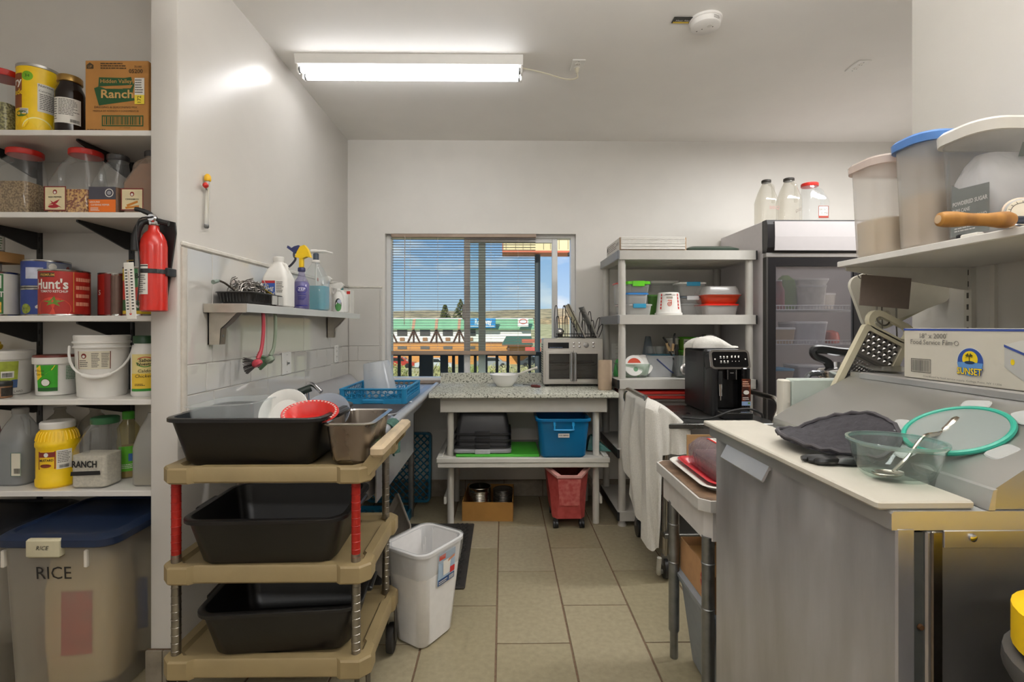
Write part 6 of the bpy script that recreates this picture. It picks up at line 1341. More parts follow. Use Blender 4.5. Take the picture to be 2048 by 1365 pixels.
# red lidded tote on the fourth shelf
C3 = lv[1]
t = thing('storage_tote', 'smoky tote with red lids on the covered lower shelf', 'tote', (1.235, 3.53, C3))
open_tub(.68, .42, .76, .48, .325, .004, .012, .014, .04, 4, .02).build('tote_body', mat('6d6763', .4, n=.06), t)
for k in range(2): MB().loft([rr(.79, .505, .327+k*.03, .045, 4), rr(.80, .515, .332+k*.03, .05, 4), rr(.80, .515, .343+k*.03, .05, 4), rr(.77, .48, .35+k*.03, .04, 4)]).build('lid', mat('b23028', .4, n=.05), t)
MB().rbox(-.385, .385, -.245, .245, .349, .358, .03, .002).build('lid_liner', mat('c9c2ba', .5, n=0), t)
q = MB(); q.M = Matrix.Translation((0, -.246, .25)) @ Matrix.Rotation(R(90), 4, 'X'); q.loft([rr(.24, .06, -.002, .03, 6), rr(.24, .06, .01, .03, 6), rr(.19, .036, .01, .018, 6), rr(.19, .036, -.002, .018, 6)], False, False).build('handle', mat('8a8682', .35, n=.03), t)

# ---------------------------------------------------------------- steel cart, towel and coffee machine
t = thing('steel_cart', 'stainless steel service cart with bent tube handles', 'cart', (0, 0, 0))
DST = mat('6f6f6c', .3, m=.9, n=.06, ns=8, rn=.06)
MB().rbox(.83, 1.43, 2.56, 3.17, .787, .813, .006, .004).build('top_shelf', DST, t); MB().rbox(.83, 1.43, 2.56, 3.17, .22, .245, .006, .004).build('lower_shelf', DST, t)
for x, hx in ((.845, .765), (1.415, 1.455)):
    MB().tube(bez([(x, 2.6, .12), (x, 2.6, .5), (x, 2.6, .78), (hx, 2.62, .88), (hx, 2.66, .926), (hx, 2.75, .93), (hx, 3.0, .93), (hx, 3.07, .92), (hx, 3.1, .86), (x, 3.12, .76), (x, 3.12, .5), (x, 3.12, .12)], 5), .0145, 12).build('tube_frame', mat('a39e96', .25, m=1, n=.05), t)
    for y in (2.6, 3.12):
        q = MB(); q.M = Matrix.Translation((x, y, .055)) @ Matrix.Rotation(R(90), 4, 'Y'); q.lathe([(.03, -.012), (.053, -.01), (.055, 0), (.053, .01), (.03, .012)], 20).build('caster_wheel', BLKP, t); MB().box(x-.016, x+.016, y-.012, y+.012, .07, .125).build('caster_fork', GALV, t, smooth=False)
MB().tube(bez([(.80, 2.55, .13), (.80, 2.56, .05), (.83, 2.6, .035), (.95, 2.62, .035)], 5), .012, 10).build('bumper_tube', mat('a8a59a', .4, n=.03), t)
# terry towel over the handle
def towel(u, v):
    # wraps the near corner of the handle: u 0..0.5 along the handle (far to near), 0.5..1 across the cart's near side; v 0 hem .. 1 top
    if u < .5: q = 1-u*2; x, y, top, bot = .738+.008*q, 2.595+.40*q, .945, .19+.30*q**.8
    else: q = u*2-1; x, y, top = .738+.235*q, 2.565-.02*q+.05*q*q, .945-.17*q**1.4; bot = .185 if q < .26 else (.185+.47*min(1, (q-.26)/.05))
    if u < .62: bot += .012*math.sin(u*31)
    z = bot+(top-bot)*v; dn = top-z; f = min(1, dn*4)
    w_ = .022*math.sin(u*22+dn*2.5)+.010*math.sin(u*47-dn*5)
    if u < .5: x -= f*(w_+.012); y += f*.012*math.sin(dn*7)
    else: y -= f*(w_*.8+.015); x -= f*.10*(u-.5)*dn*.8
    if v > .93: k = (v-.93)/.07; x += .035*k*(1 if u < .5 else .6); y += .05*k*(0 if u < .5 else 1); z -= .012*k*k
    return V((x, y, z))
t = thing('terry_towel', 'white terry towel hanging over the steel cart handle', 'towel', (0, 0, 0))
TER = mat('d8d5cd', .95, n=.05, ns=160, b=.9, bs=420)
MB().grid(80, 70, towel, -.006).build('cloth', TER, t)
mb = MB().grid(50, 2, lambda u, v: towel(u*.6, .075+v*.016)+V((-.003, -.002, 0)), .004); mb.build('woven_band', mat('cfcbc2', .9, n=.02), t)
CM = (1.271, 2.80, .813)
t = thing('coffee_machine', 'black espresso machine with glossy control panel on cart', 'coffee machine', CM)
CB = mat('1c1c1e', .38, n=.05); CG = mat('0d0d0f', .08, n=0)
MB().rbox(-.108, .108, .07, .40, .0, .37, .02, .012, 3).build('case', CB, t)
MB().rbox(-.106, -.07, -.03, .1, .0, .27, .012, .004).build('side_column', CB, t); MB().rbox(.052, .106, -.04, .1, .03, .27, .012, .004).build('water_tank', CG, t)
MB().rbox(-.07, .052, .0, .07, .04, .26, .004).build('brew_recess', mat('121214', .25, n=0), t)
q = MB(); q.M = Matrix.Translation((0, .0, .312)) @ Matrix.Rotation(R(74), 4, 'X'); q.loft([rr(.216, .104, -.07, .02, 5), rr(.216, .104, .01, .02, 5), rr(.21, .098, .016, .018, 5)]).build('control_head', CB, t)
q = MB(); q.M = Matrix.Translation((0, .0, .312)) @ Matrix.Rotation(R(74), 4, 'X'); q.loft([rr(.222, .11, .006, .022, 5), rr(.224, .112, .012, .023, 5), rr(.222, .11, .018, .022, 5), rr(.2, .088, .018, .014, 5), rr(.2, .088, .012, .014, 5)], False, False).build('chrome_bezel', CHROME, t)
q = MB(); q.M = Matrix.Translation((0, .0, .312)) @ Matrix.Rotation(R(74), 4, 'X'); q.loft([rr(.204, .092, .012, .014, 5), rr(.204, .092, .0165, .014, 5)]).build('control_panel', CG, t)
Mx = Matrix.Translation((0, 0, .312)) @ Matrix.Rotation(R(74), 4, 'X'); S = lambda a, b, e=0: Mx @ V((a, b, .0168+e))
for i in range(6):
    for j in range(2):
        x = -.052+i*.019+(.006 if i > 2 else 0); yy = .016-.026*j
        if i < 3: disc(t, S, x, yy, .0045, .0045, PAPER, name='touch_icon', n=8); lines(t, S, x-.006, x+.006, yy-.011, yy-.007, 1, PAPER, name='touch_icon')
        elif j == 0: poly(t, S, [(x-.004, yy-.006), (x+.003, yy-.006), (x+.005, yy+.007), (x-.003, yy+.005)], PAPER, name='touch_icon')
        else: disc(t, S, x, yy, .0022, .0022, PAPER, name='touch_icon', n=8)
for x in (-.085, .086): disc(t, S, x, .002, .004, .004, PAPER, name='touch_icon', n=10)
MB().box(-.02, .028, -.03, .02, .205, .262).build('coffee_spout', CG, t, smooth=False)
for x in (-.021, .027): MB().tube([(x, -.031, .206), (x, -.031, .26)], .004, 6).build('spout_trim', CHROME, t)
txt(t, 'PHILIPS', .006, flat((.004, -.0305, .242), (1, 0, 0), (0, 0, 1)), PAPER, 0, 0)
MB().tube([(-.062, -.03, .25), (-.062, -.03, .18)], .011, 12).build('steam_wand', BLKP, t); MB().tube([(-.062, -.03, .19), (-.06, -.03, .115)], [.011, .009], 12).build('wand_sleeve', CHROME, t); MB().tube([(-.06, -.03, .12), (-.06, -.03, .09)], .003, 8).build('wand_tip', CHROME, t)
S = flat((.079, -.0405, 0), (1, 0, 0), (0, 0, 1)); patch(t, S, -.025, .025, .085, .21, mat('7a3a22', .4, n=.5, ns=60, c2='2c1610')); patch(t, S, -.025, .025, .062, .085, mat('8fa8d0', .4, n=0)); disc(t, S, 0, .135, .016, .012, PAPER, e=.0012, name='cup_picture'); disc(t, S, .015, .075, .006, .006, mat('5a8a3a', .5, n=0), e=.0012); lines(t, S, -.02, .02, .165, .2, 3, mat('e0b09a', .5, n=0), e=.0012); lines(t, S, -.02, .02, .092, .11, 2, PAPER, e=.0012)
MB().rbox(-.085, .085, -.12, .07, .0, .036, .016, .004).build('drip_tray', CB, t); MB().loft([rr(.172, .192, .03, .02, 4, 0, -.025), rr(.174, .194, .036, .021, 4, 0, -.025), rr(.15, .17, .0385, .018, 4, 0, -.025)], False, False).build('tray_trim', CHROME, t)
mb = MB()
for k in range(12): mb.box(-.065+k*.0115, -.06+k*.0115, -.1, .05, .0362, .0385)
mb.build('tray_grill', BLKP, t, smooth=False, kind='stuff')
mb = MB()
for i in range(12):
    for j in range(8): mb.box(-.1086, -.1078, .2+i*.012, .203+i*.012, .29+j*.008, .293+j*.008)
mb.build('vent_hole', mat('050505', .8, n=0), t, smooth=False, kind='stuff')
t = thing('power_cord', 'black coffee machine cord lying across the steel cart', 'cord', (0, 0, .818)); MB().tube(bez([(.98, 2.72, 0), (1.1, 2.66, .004), (1.2, 2.62, .05), (1.3, 2.63, .06), (1.38, 2.66, .03), (1.41, 2.7, .004)], 6), .006, 8).build('cable', BLKP, t)
def lump(u, v):
    a = u*math.tau; f = math.sin(v*math.pi/2); r1 = (.15+.02*math.sin(3*a+1)+.01*math.sin(7*a))*f; r2 = (.085+.015*math.sin(2*a+2)+.008*math.sin(5*a))*f
    x, y = r1*math.cos(a), r2*math.sin(a); z = .075*math.cos(v*math.pi/2)**.6*(.6+.4*math.sin(x*16+2.2)) + .012*math.sin(x*40+y*25)*(1-v) + .004
    return V((x, y, max(.002, z)))
tag(MB().grid(48, 14, lump).build('white_cloth', TER), 'crumpled white cloth on top of the coffee machine', 'cloth').location = (CM[0]-.03, 2.98, .813+.3705)

# ---------------------------------------------------------------- low table with brown top by the aisle
t = thing('side_table', 'small white framed table with brown laminate top on steel legs', 'table', (0, 0, 0))
def chx(x0, x1, y0, y1, c, z): return [(x0+c, y0, z), (x1-c, y0, z), (x1, y0+c, z), (x1, y1-c, z), (x1-c, y1, z), (x0+c, y1, z), (x0, y1-c, z), (x0, y0+c, z)]
EDG = mat('c3c0ba', .4, n=.04)
MB().loft([chx(.638, 1.25, 1.60, 2.10, .03, .712), chx(.638, 1.25, 1.60, 2.10, .03, .749)]).build('table_edge', EDG, t, smooth=False)
MB().loft([chx(.646, 1.242, 1.608, 2.092, .028, .7485), chx(.646, 1.242, 1.608, 2.092, .028, .7505)]).build('table_top', mat('8a6f58', .35, n=.25, ns=26, c2='5e4a3a', det=6), t, smooth=False)
MB().loft([chx(.662, 1.23, 1.622, 2.078, .022, .61), chx(.662, 1.23, 1.622, 2.078, .022, .712)]).build('apron', mat('d4d0cc', .45, n=.05, ns=14), t, smooth=False)
for x in (.678, 1.2):
    for y in (1.645, 1.975):
        MB().tube([(x, y, .11), (x, y, .62)], .0205, 16).build('leg', GALV, t); MB().tube([(x, y, 0), (x, y, .004), (x, y, .1), (x, y, .112)], [.0145, .016, .0155, .0205], 14).build('leg_foot', GALV, t)
        for z in (.38, .53): MB().lathe([(.0205, z-.004), (.0222, z-.002), (.0222, z+.002), (.0205, z+.004)], 16, x, y, False, False).build('leg_collar', GALV, t)
t = thing('white_tray', 'white oval cornered tray under a red tray on table', 'tray', (.86, 1.865, .751))
open_tub(.32, .37, .35, .40, .022, .003, .008, .003, .05, 5).build('tray_body', mat('e0ddd4', .3, n=.02), t)
t = thing('red_tray', 'red plastic tray nested inside the white tray', 'tray', (.872, 1.865, .757))
open_tub(.29, .34, .315, .365, .024, .003, .008, .003, .04, 5).build('tray_body', mat('bb2c34', .35, n=.03), t)
t = thing('cake_package', 'clear wrapped bakery package with paper label on red tray', 'package', (.872, 1.865, .7615))
PKM = clear('d9cfd2', .35, .08, dc='b09ea0', b=.5, bs=60)
mb = MB(); mb.loft([rr(.235, .285, 0, .01, 3), rr(.25, .30, .01, .012, 3), rr(.25, .30, .075, .012, 3), rr(.2, .25, .11, .02, 3), rr(.19, .24, .112, .02, 3)]).build('film_wrap', PKM, t)
MB().rbox(-.11, .11, -.14, .14, .003, .06, .01).build('cake', mat('9a7a72', .7, n=.2, ns=30), t)
S = flat((-.01, .02, .1125), (1, 0, 0), (0, 1, 0)); patch(t, S, -.06, .07, -.06, .06, PAPER, e=.001); lines(t, S, -.05, .06, -.05, .05, 6, GREYINK, e=.0016); patch(t, S, -.066, -.056, -.06, .06, RED, e=.0014)
t = thing('cardboard_sleeve', 'brown cardboard box standing open behind bakery package', 'box', (.955, 1.87, .7505))
mb = MB(); mb.box(-.19, .19, .2, .205, .0, .112); mb.build('carton_body', mat('a98a5e', .8, n=.05), t, smooth=False); MB().box(.075, .08, -.10, .2, .03, .10).build('carton_side', mat('a98a5e', .8, n=.05), t, smooth=False)
# box on grey bin under the table
t = thing('grey_tote', 'grey plastic tote on the floor beneath low table', 'tote', (.90, 1.815, 0))
open_tub(.33, .29, .40, .345, .335, .004, .01, .016, .035, 4, .02).build('tote_body', mat('868d93', .45, n=.05), t); MB().loft([rr(.425, .37, .33, .04, 4), rr(.43, .375, .336, .045, 4), rr(.43, .375, .346, .045, 4), rr(.39, .335, .35, .03, 4)]).build('lid', mat('8f959b', .45, n=.04), t)
t, S = open_box('cardboard_box', 'brown open carton with red oval print on grey tote', .90, 1.82, .351, .39, .325, .125, mat('b58a5f', .8, n=.05), CARDIN)
S = flat((-.1955, 0, 0), (0, -1, 0), (0, 0, 1)); RO = mat('a8352c', .6, n=0); disc(t, S, .075, .066, .03, .036, RO); txt(t, 'BRONCO', .014, S, mat('d0a880', .7, n=0), .075, .068, e=.0016); lines(t, S, .05, .1, .012, .026, 2, RO)
S = flat((0, -.163, 0), (1, 0, 0), (0, 0, 1)); disc(t, S, -.1, .066, .036, .036, RO); lines(t, S, -.04, .12, .03, .09, 3, RO)
MB().rbox(-.185, .185, -.15, .15, .09, .096, .002).build('inner_flap', CARD, t)
# ---------------------------------------------------------------- glass door refrigerator
t = thing('refrigerator', 'tall white refrigerator with black framed sliding glass doors', 'refrigerator', (1.69, 3.21, 0))
FWH = mat('d3ced0', .3, n=.015); FW_, FD, FH = 1.22, .65, 2.0
FBK = mat('191719', .3, n=.05); FIN = mat('cfc8c4', .5, n=.03)
MB().rbox(0, .03, .02, FD, .0, FH, .004, n=1).build('side_panel', FWH, t); MB().rbox(FW_-.03, FW_, .02, FD, .0, FH, .004, n=1).build('side_panel', FWH, t)
MB().box(.03, FW_-.03, FD-.03, FD-.002, .02, FH-.01).build('back_panel', FIN, t, smooth=False); MB().box(.03, FW_-.03, .03, FD-.03, FH-.06, FH-.002).build('top_panel', FWH, t, smooth=False); MB().box(.03, FW_-.03, .03, FD-.03, .0, .22).build('base', FBK, t, smooth=False)
HZ0 = 1.79
MB().prism([(-.02, HZ0), (-.035, HZ0+.03), (-.04, HZ0+.1), (-.035, FH-.03), (-.02, FH), (.03, FH), (.03, HZ0)], 'x', 0.0, FW_).build('header', FBK, t, ang=20)
MB().prism([(-.0385, HZ0+.012), (-.0425, HZ0+.1), (-.0385, FH-.012), (-.03, FH-.012), (-.03, HZ0+.012)], 'x', .045, FW_-.045).build('header_panel', mat('a8a3a3', .6, n=.01), t, smooth=False)
MB().rbox(0, FW_, -.022, .02, HZ0-.03, HZ0-.001, .003, n=1).build('header_rail', mat('a9a5a2', .3, m=.6, n=.03), t)
def fdoor(x0, x1, y0, fw):
    z0, z1 = .2, HZ0-.032; o = [(x0, z0), (x1, z0), (x1, z1), (x0, z1)]; i = [(x0+fw, z0+.05), (x1-fw, z0+.05), (x1-fw, z1-.055), (x0+fw, z1-.055)]
    vs_ = [(x, y0, z) for x, z in o+i] + [(x, y0+.03, z) for x, z in o+i]; fs_ = []
    for k in range(4):
        j = (k+1) % 4; fs_ += [(k,j,4+j,4+k), (8+j,8+k,12+k,12+j), (4+k,4+j,12+j,12+k), (j,k,8+k,8+j)]
    D_ = MB().add(vs_, fs_).build('door', FBK, t, smooth=False)
    MB().box(x0+fw-.004, x1-fw+.004, y0+.012, y0+.016, z0+.046, z1-.05).build('glass', clear('d4d4d8', .06, .02, 1.5), D_, smooth=False)
fdoor(.0, .63, -.02, .062); fdoor(.60, FW_, .012, .06)
MB().rbox(-.002, .012, -.021, .02, .2, HZ0-.03, .002, n=1).build('jamb', mat('3a3836', .4, n=.03), t)
WW = mat('dcdad6', .4, n=0)
fsh = [1.425, 1.195, .93, .66, .42]
for z in fsh:
    mb = MB()
    for k in range(56): mb.tube([(.05+k*.02, .06, z), (.05+k*.02, FD-.05, z)], .002, 3, caps=False)
    for k in range(56): mb.tube([(.05+k*.02, .06, z), (.05+k*.02, .06, z+.028)], .0022, 3, caps=False)
    for zz in (z, z+.028): mb.tube([(.045, .06, zz), (FW_-.045, .06, zz)], .0035, 5)
    mb.build('wire_shelf', WW, t, smooth=False, kind='stuff')
MB().rbox(.652, .672, .07, .09, .3, 1.72, .006).build('interior_fill_glow', mat('fff4e6', .4, n=0, emit=11), t)  # glowing strip added behind the stile to brighten the fridge contents
MB().rbox(.05, FW_-.05, .05, .075, FH-.1, FH-.085, .004).build('interior_fill_glow', mat('fff4e6', .4, n=0, emit=11), t)  # second added glow strip, out of sight behind the header
def fitem(name, lb, cat, x, y, z, w, d, h, c, kind='tub', top=None):
    o = thing(name, lb, cat, (1.69+x, 3.21+y, z+.0045)); m = mat(c, .4, n=.08) if isinstance(c, str) else c
    if kind == 'tub':
        MB().loft([rr(w*.86, d*.86, 0, .015, 3), rr(w*.98, d*.98, h-.015, .02, 3)]).build('body', m, o); MB().loft([rr(w, d, h-.014, .022, 3), rr(w, d, h-.002, .022, 3), rr(w*.92, d*.92, h, .02, 3)]).build('lid', mat(top or 'e2e0dc', .4, n=0), o)
    elif kind == 'bag':
        MB().loft([[(px_*(1+.06*math.sin(5*px_/w+k)), py_*(1+.1*math.cos(9*py_/d+k)), z_) for px_, py_, z_ in rr(w*f, d*f, h*g, .02, 3)] for k, (f, g) in enumerate(((.8, 0), (1, .2), (.95, .6), (.8, .85), (.35, 1)))]).build('sack', m, o)
    else:
        MB().lathe([(w*.48, 0), (w*.5, .004), (w*.5, h*.65), (w*.3, h*.8), (w*.26, h*.97)], 20).build('body', m, o); MB().lathe([(w*.28, h*.95), (w*.28, h)], 16).build('cap', mat(top or 'b8302a', .4, n=0), o)
    return o
fitem('snack_bag', 'red paper bag standing on the top fridge shelf', 'bag', .1, .16, fsh[0], .1, .1, .24, '9a2a2c', 'bag'); fitem('ketchup_bottle', 'red sauce bottle on the top fridge shelf', 'bottle', .17, .14, fsh[0], .07, .07, .2, '8a1f22', 'bottle', 'e2e0dc'); fitem('lettuce_bag', 'clear bag of green lettuce hanging high in the fridge', 'bag', .27, .24, fsh[0], .12, .12, .24, '6f8f2e', 'bag')
fitem('food_tub', 'wide white tub on top fridge shelf behind glass', 'tub', .42, .26, fsh[0], .2, .2, .17, 'd6d2ca'); fitem('food_tub', 'second white tub at the top shelf middle stile', 'tub', .58, .34, fsh[0], .11, .2, .12, 'cfc9bd'); fitem('egg_carton', 'flat white carton stacked on the wide fridge tub', 'carton', .43, .26, fsh[0]+.172, .22, .18, .045, 'dcd9d4', 'tub')
fitem('food_tub', 'tan filled tub on the second fridge shelf', 'tub', .17, .2, fsh[1], .2, .2, .11, 'b49a78'); fitem('meat_pack', 'dark red meat pack on the second fridge shelf', 'package', .12, .4, fsh[1], .16, .14, .16, '7a2a30', 'bag'); fitem('food_tub', 'big clear grey tub on the second fridge shelf', 'tub', .4, .26, fsh[1], .24, .22, .15, 'b9b6b8'); fitem('tomato_pack', 'pack of red tomatoes by the fridge stile', 'package', .56, .2, fsh[1], .09, .1, .09, 'b04a34', 'bag')
fitem('food_tub', 'blue clipped tub on the third fridge shelf', 'tub', .15, .18, fsh[2], .2, .2, .1, 'a8907a', 'tub', '2a8fb8'); fitem('food_tub', 'pale tub with lid on the third fridge shelf', 'tub', .38, .2, fsh[2], .2, .2, .12, 'c2bec2'); fitem('sauce_jar', 'dark red jar at the back of third fridge shelf', 'jar', .22, .42, fsh[2], .1, .1, .17, '6a2028', 'bottle'); fitem('food_tub', 'brown tub on the fourth fridge shelf', 'tub', .16, .2, fsh[3], .22, .22, .12, '8a6a50')
fitem('food_tub', 'flat white tub on the fourth fridge shelf', 'tub', .42, .22, fsh[3], .2, .2, .1, 'cfccc8'); fitem('soda_bottle', 'red capped bottle behind the second fridge door', 'bottle', .78, .2, fsh[1], .08, .08, .22, '8a2430', 'bottle'); fitem('soda_bottle', 'dark bottle on top shelf behind the second door', 'bottle', .8, .22, fsh[0], .08, .08, .25, '6a1a26', 'bottle'); fitem('food_tub', 'white tub behind the second fridge door', 'tub', .95, .22, fsh[1], .2, .2, .14, 'd2cec8')
# on top of the fridge
JC = clear('eceae4', .14, .07)
t, S = jug('milk_jug', 'empty clear jug marked bbq on the fridge corner', 1.772, 3.345, FH, .125, .13, .30, .52, .026, mat('2a2620', .5), .03, .016, JC, handle=(.03, -.03), r=.035); txt(t, 'BBQ', .03, S, mat('b08a84', .6, n=0), .02, .1, w=.065)
t, S = jug('milk_jug', 'empty clear jug with dark cap beside red lidded jar', 1.925, 3.345, FH, .13, .13, .312, .52, .03, mat('2a2620', .5), .034, .016, JC, handle=(.03, -.03), r=.03); txt(t, 'BBQ', .03, flat((.0655, 0, 0), (0, 1, 0), (0, 0, 1)), mat('b08a84', .6, n=0), 0, .1, w=.065)
t, S = jug('crumb_jar', 'clear jar with red lid labelled for bread crumbs', 2.09, 3.335, FH, .14, .13, .275, .55, .048, RED, .053, .02, CLEARP, handle=(.056, 0), neck_x=-.03, r=.02); patch(t, S, -.012, .055, .03, .11, PAPER); framep(t, S, -.012, .055, .03, .11, .004, mat('8a3a2c', .6, n=0)); txt(t, 'BREAD', .022, S, INK, .0215, .086, w=.052); txt(t, 'CRUMB', .022, S, INK, .0215, .062, w=.052); patch(t, S, -.008, .051, .033, .046, mat('9a3a2c', .6, n=0), e=.001, name='label_panel')
tag(MB().grid(12, 6, lambda u, v: V((2.17+.3*u, 3.25+.12*v, FH+.004+.03*u*u+.006*math.sin(u*14)))).build('plastic_film', clear('e9e9e6', .25, .1)), 'sheet of clear plastic film lying on the fridge top', 'film')

# ---------------------------------------------------------------- stainless sandwich prep counter
PSS = mat('c4c2c0', .38, m=.9, n=.06, ns=5, rn=.08, det=6); PSS2 = mat('cccbca', .38, m=.75, n=.05, ns=5, rn=.06)
t = thing('prep_counter', 'stainless sandwich prep counter with hinged lid and cutting board', 'counter', (0, 0, 0))
Y0, Y1 = .79, 1.475
MB().rbox(.676, 1.36, Y0, Y1, .12, .984, .003, n=1).build('cabinet', PSS, t)
MB().rbox(.626, .657, Y0-.002, 1.463, .16, .990, .003, n=1).build('door', mat('c3c2c4', .42, m=.72, n=.16, ns=9, rn=.12, det=10, stretch=(1, 1.6, .35), lo=.3, hi=.7, b=.06, bs=160), t)
MB().box(.657, .676, Y0+.006, 1.458, .17, .98).build('door_gasket', mat('4a4c48', .7, n=.1), t, smooth=False)
MB().prism([(.619, .986), (.619, 1.012), (.623, 1.016), (1.36, 1.016), (1.36, .986)], 'y', Y0-.001, 1.49).build('counter_top', PSS2, t, smooth=False)
MB().box(.93, 1.36, 1.49, 1.672, .99, 1.016).build('rear_ledge', PSS2, t, smooth=False)
MB().rbox(.702, 1.36, Y0-.003, Y0+.002, .958, .986, .001, n=1).build('side_band', PSS, t); MB().rbox(.682, .70, Y0-.004, Y0+.001, .2, .985, .002, n=1).build('corner_trim', mat('8f8a80', .3, m=1, n=.1), t)
for z in (.962,): 
    q = MB(); q.M = Matrix.Translation((.747, Y0-.003, .975)) @ Matrix.Rotation(R(90), 4, 'X'); q.lathe([(.0065, 0), (.006, .003), (.003, .004)], 14).build('bolt', CHROME, t)
    q = MB(); q.M = Matrix.Translation((.668, Y0+.003, .83)) @ Matrix.Rotation(R(90), 4, 'X'); q.lathe([(.005, 0), (.004, .004)], 10).build('hinge_pin', mat('6a4a30', .6, m=.5), t)
MB().prism([(.6265, .986), (.621, .985), (.603, .951), (.6065, .947), (.61, .95), (.6215, .974), (.6265, .976)], 'y', 1.16, 1.38).build('door_handle', PSS2, t, ang=20)
for x in (.66, 1.3):
    for y in (Y0+.06, Y1-.06):
        q = MB(); q.M = Matrix.Translation((x, y, .05)) @ Matrix.Rotation(R(90), 4, 'Y'); q.lathe([(.03, -.014), (.048, -.012), (.05, 0), (.048, .012), (.03, .014)], 20).build('caster_wheel', BLKP, t); MB().box(x-.02, x+.02, y-.015, y+.015, .06, .122).build('caster_fork', GALV, t, smooth=False)
hoodp = [(.786, 1.017), (.786, 1.047), (.84, 1.082), (1.012, 1.168), (1.012, 1.181), (1.3, 1.181), (1.36, 1.15), (1.36, 1.017)]
MB().prism(hoodp, 'y', Y0+.004, 1.445).build('hinged_lid', mat('bdbdba', .33, m=.85, n=.04, ns=4, rn=.06), t, ang=20)
MB().prism([(1.006, 1.167), (1.006, 1.180), (1.012, 1.1835), (1.05, 1.1835), (1.05, 1.181), (1.014, 1.181), (1.01, 1.178), (1.01, 1.165)], 'y', Y0+.002, 1.40).build('lid_trim', PSS2, t, smooth=False)
MB().prism([(.775, 1.017), (.783, 1.049), (.79, 1.051), (.788, 1.046), (.786, 1.017)], 'y', Y0-.001, .89).build('lid_rail', PSS2, t, smooth=False)
t = thing('cutting_board', 'long white cutting board along the prep counter front', 'cutting board', (.6805, 1.146, 1.0162))
MB().rbox(-.0795, .0795, -.351, .351, 0, .0138, .006, .003).build('board', mat('c6c1b4', .42, n=.04, ns=9, det=6, b=.06, bs=90), t)
# pot holder, glove
t = thing('pot_holder', 'dark grey quilted oval pot holder on the prep counter', 'pot holder', (.742, 1.115, 1.031))
def poth(u, v):
    a = u*math.tau; rad = v; x = .088*rad*math.cos(a)*(1+.1*math.cos(2*a)); y = .14*rad*math.sin(a)
    x, y = x*.97 - y*.22, y*.97 + x*.22
    z = max(.012, (x-.04)*.55+.034) + .012*math.cos(x*11)*(1-v*.4) + .006*abs(math.sin((x+y)*75))*abs(math.sin((x-y)*75)) + .007*math.sin(y*17+1) + .004
    return V((x, y, z))
MB().grid(56, 20, poth, -.007).build('quilted_cloth', mat('37353a', .85, n=.15, ns=120, b=.4, bs=220), t)
MB().tube([poth(k/48, .995)+V((0, 0, .002)) for k in range(48)], .0045, 6, closed=True).build('binding', mat('4a474b', .8, n=.1), t)
t = thing('rubber_glove', 'black rubber glove crumpled under the pot holder edge', 'glove', (.708, 1.015, 1.0305))
MB().loft([[(.05*math.cos(a*math.tau/14)*f+dx, .028*math.sin(a*math.tau/14)*f, z) for a in range(14)] for f, z, dx in ((.7, 0, 0), (1, .006, 0), (.9, .014, .005), (.5, .021, .01))]).build('palm', mat('141414', .35, n=.1), t)
for k in range(3): MB().tube(bez([(-.03, -.01+k*.012, .008), (-.055, -.014+k*.014, .009), (-.075-.006*k, -.006+k*.012, .007)], 4), [.0075]*8+[.005], 8).build('finger', mat('141414', .35, n=.1), t)
# glass bowl and spoon
GL = clear('eef5f3', .035, .02, 1.6)
t = thing('glass_bowl', 'clear glass bowl holding a silver spoon on the cutting board', 'bowl', (.733, .925, 1.0302))
MB().lathe([(.04, 0), (.052, .002), (.058, .008), (.068, .035), (.0755, .064), (.0785, .067), (.078, .0695), (.0735, .0695), (.0655, .036), (.055, .01), (.045, .006)], 56).build('bowl_body', GL, t)
MB().lathe([(.0765, .0625), (.0795, .0665), (.079, .0705), (.0735, .0705)], 56, c0=False, c1=False).build('rim', clear('c6dcd8', .3, .03, 1.7), t)
disc(t, flat((0, 0, 0), (1, 0, 0), (0, 1, 0)), -.008, .016, .01, .006, mat('d8a52c', .5, n=.1), e=.0068, name='egg_smear'); disc(t, flat((0, 0, 0), (1, 0, 0), (0, 1, 0)), .012, .012, .012, .009, PAPER, e=.0069, name='egg_smear')
t = thing('table_spoon', 'silver spoon leaning against the glass bowl rim', 'spoon', (.733, .925, 1.0302))
SV = mat('c9bfb4', .18, m=1, n=.05)
e_ = V((.905, .985, 1.128)) - V((.733, .925, 1.0302))
pts = bez([(-.012, -.008, .011), (.03, .012, .03), (.075, .027, .068), tuple(e_*.75), tuple(e_)], 6)
MB().tube(pts, [.004]*7+[.003]*6+[.0045]*6+[.0075]*5+[.006], 8).build('handle', SV, t)
MB().loft([[(-.03+.028*math.cos(a*math.tau/20)*f, -.02+.019*math.sin(a*math.tau/20)*f, z) for a in range(20)] for f, z in ((.3, .008), (.8, .009), (1, .014), (.95, .015), (.7, .0115), (.2, .0095))]).build('spoon_bowl', SV, t)
# teal rimmed lid on the sloping lid
sl = math.atan2(1.168-1.082, 1.012-.84)
t = thing('bowl_cover', 'round clear container lid with teal seal on sloping steel', 'lid', (.876, .955, 1.1065), (0, -sl, R(12)))
MB().lathe([(.03, .004), (.074, .004), (.078, .006), (.078, .0075), (.03, .0065)], 48).build('lid_panel', clear('e6edec', .3, .06), t)
MB().tube([(.082*math.cos(a*math.tau/48), .082*math.sin(a*math.tau/48), .006) for a in range(48)], .0052, 8, closed=True).build('teal_seal', mat('2fa58e', .35, n=.03), t)
for a in (15, 100, 160, 250, 320):
    c, s = math.cos(R(a)), math.sin(R(a)); q = MB(); q.M = Matrix.Rotation(R(a), 4, 'Z'); q.rbox(.086, .118, -.024, .024, .001, .0055, .01, .002).build('locking_tab', clear('eef0ef', .55, .1), t)
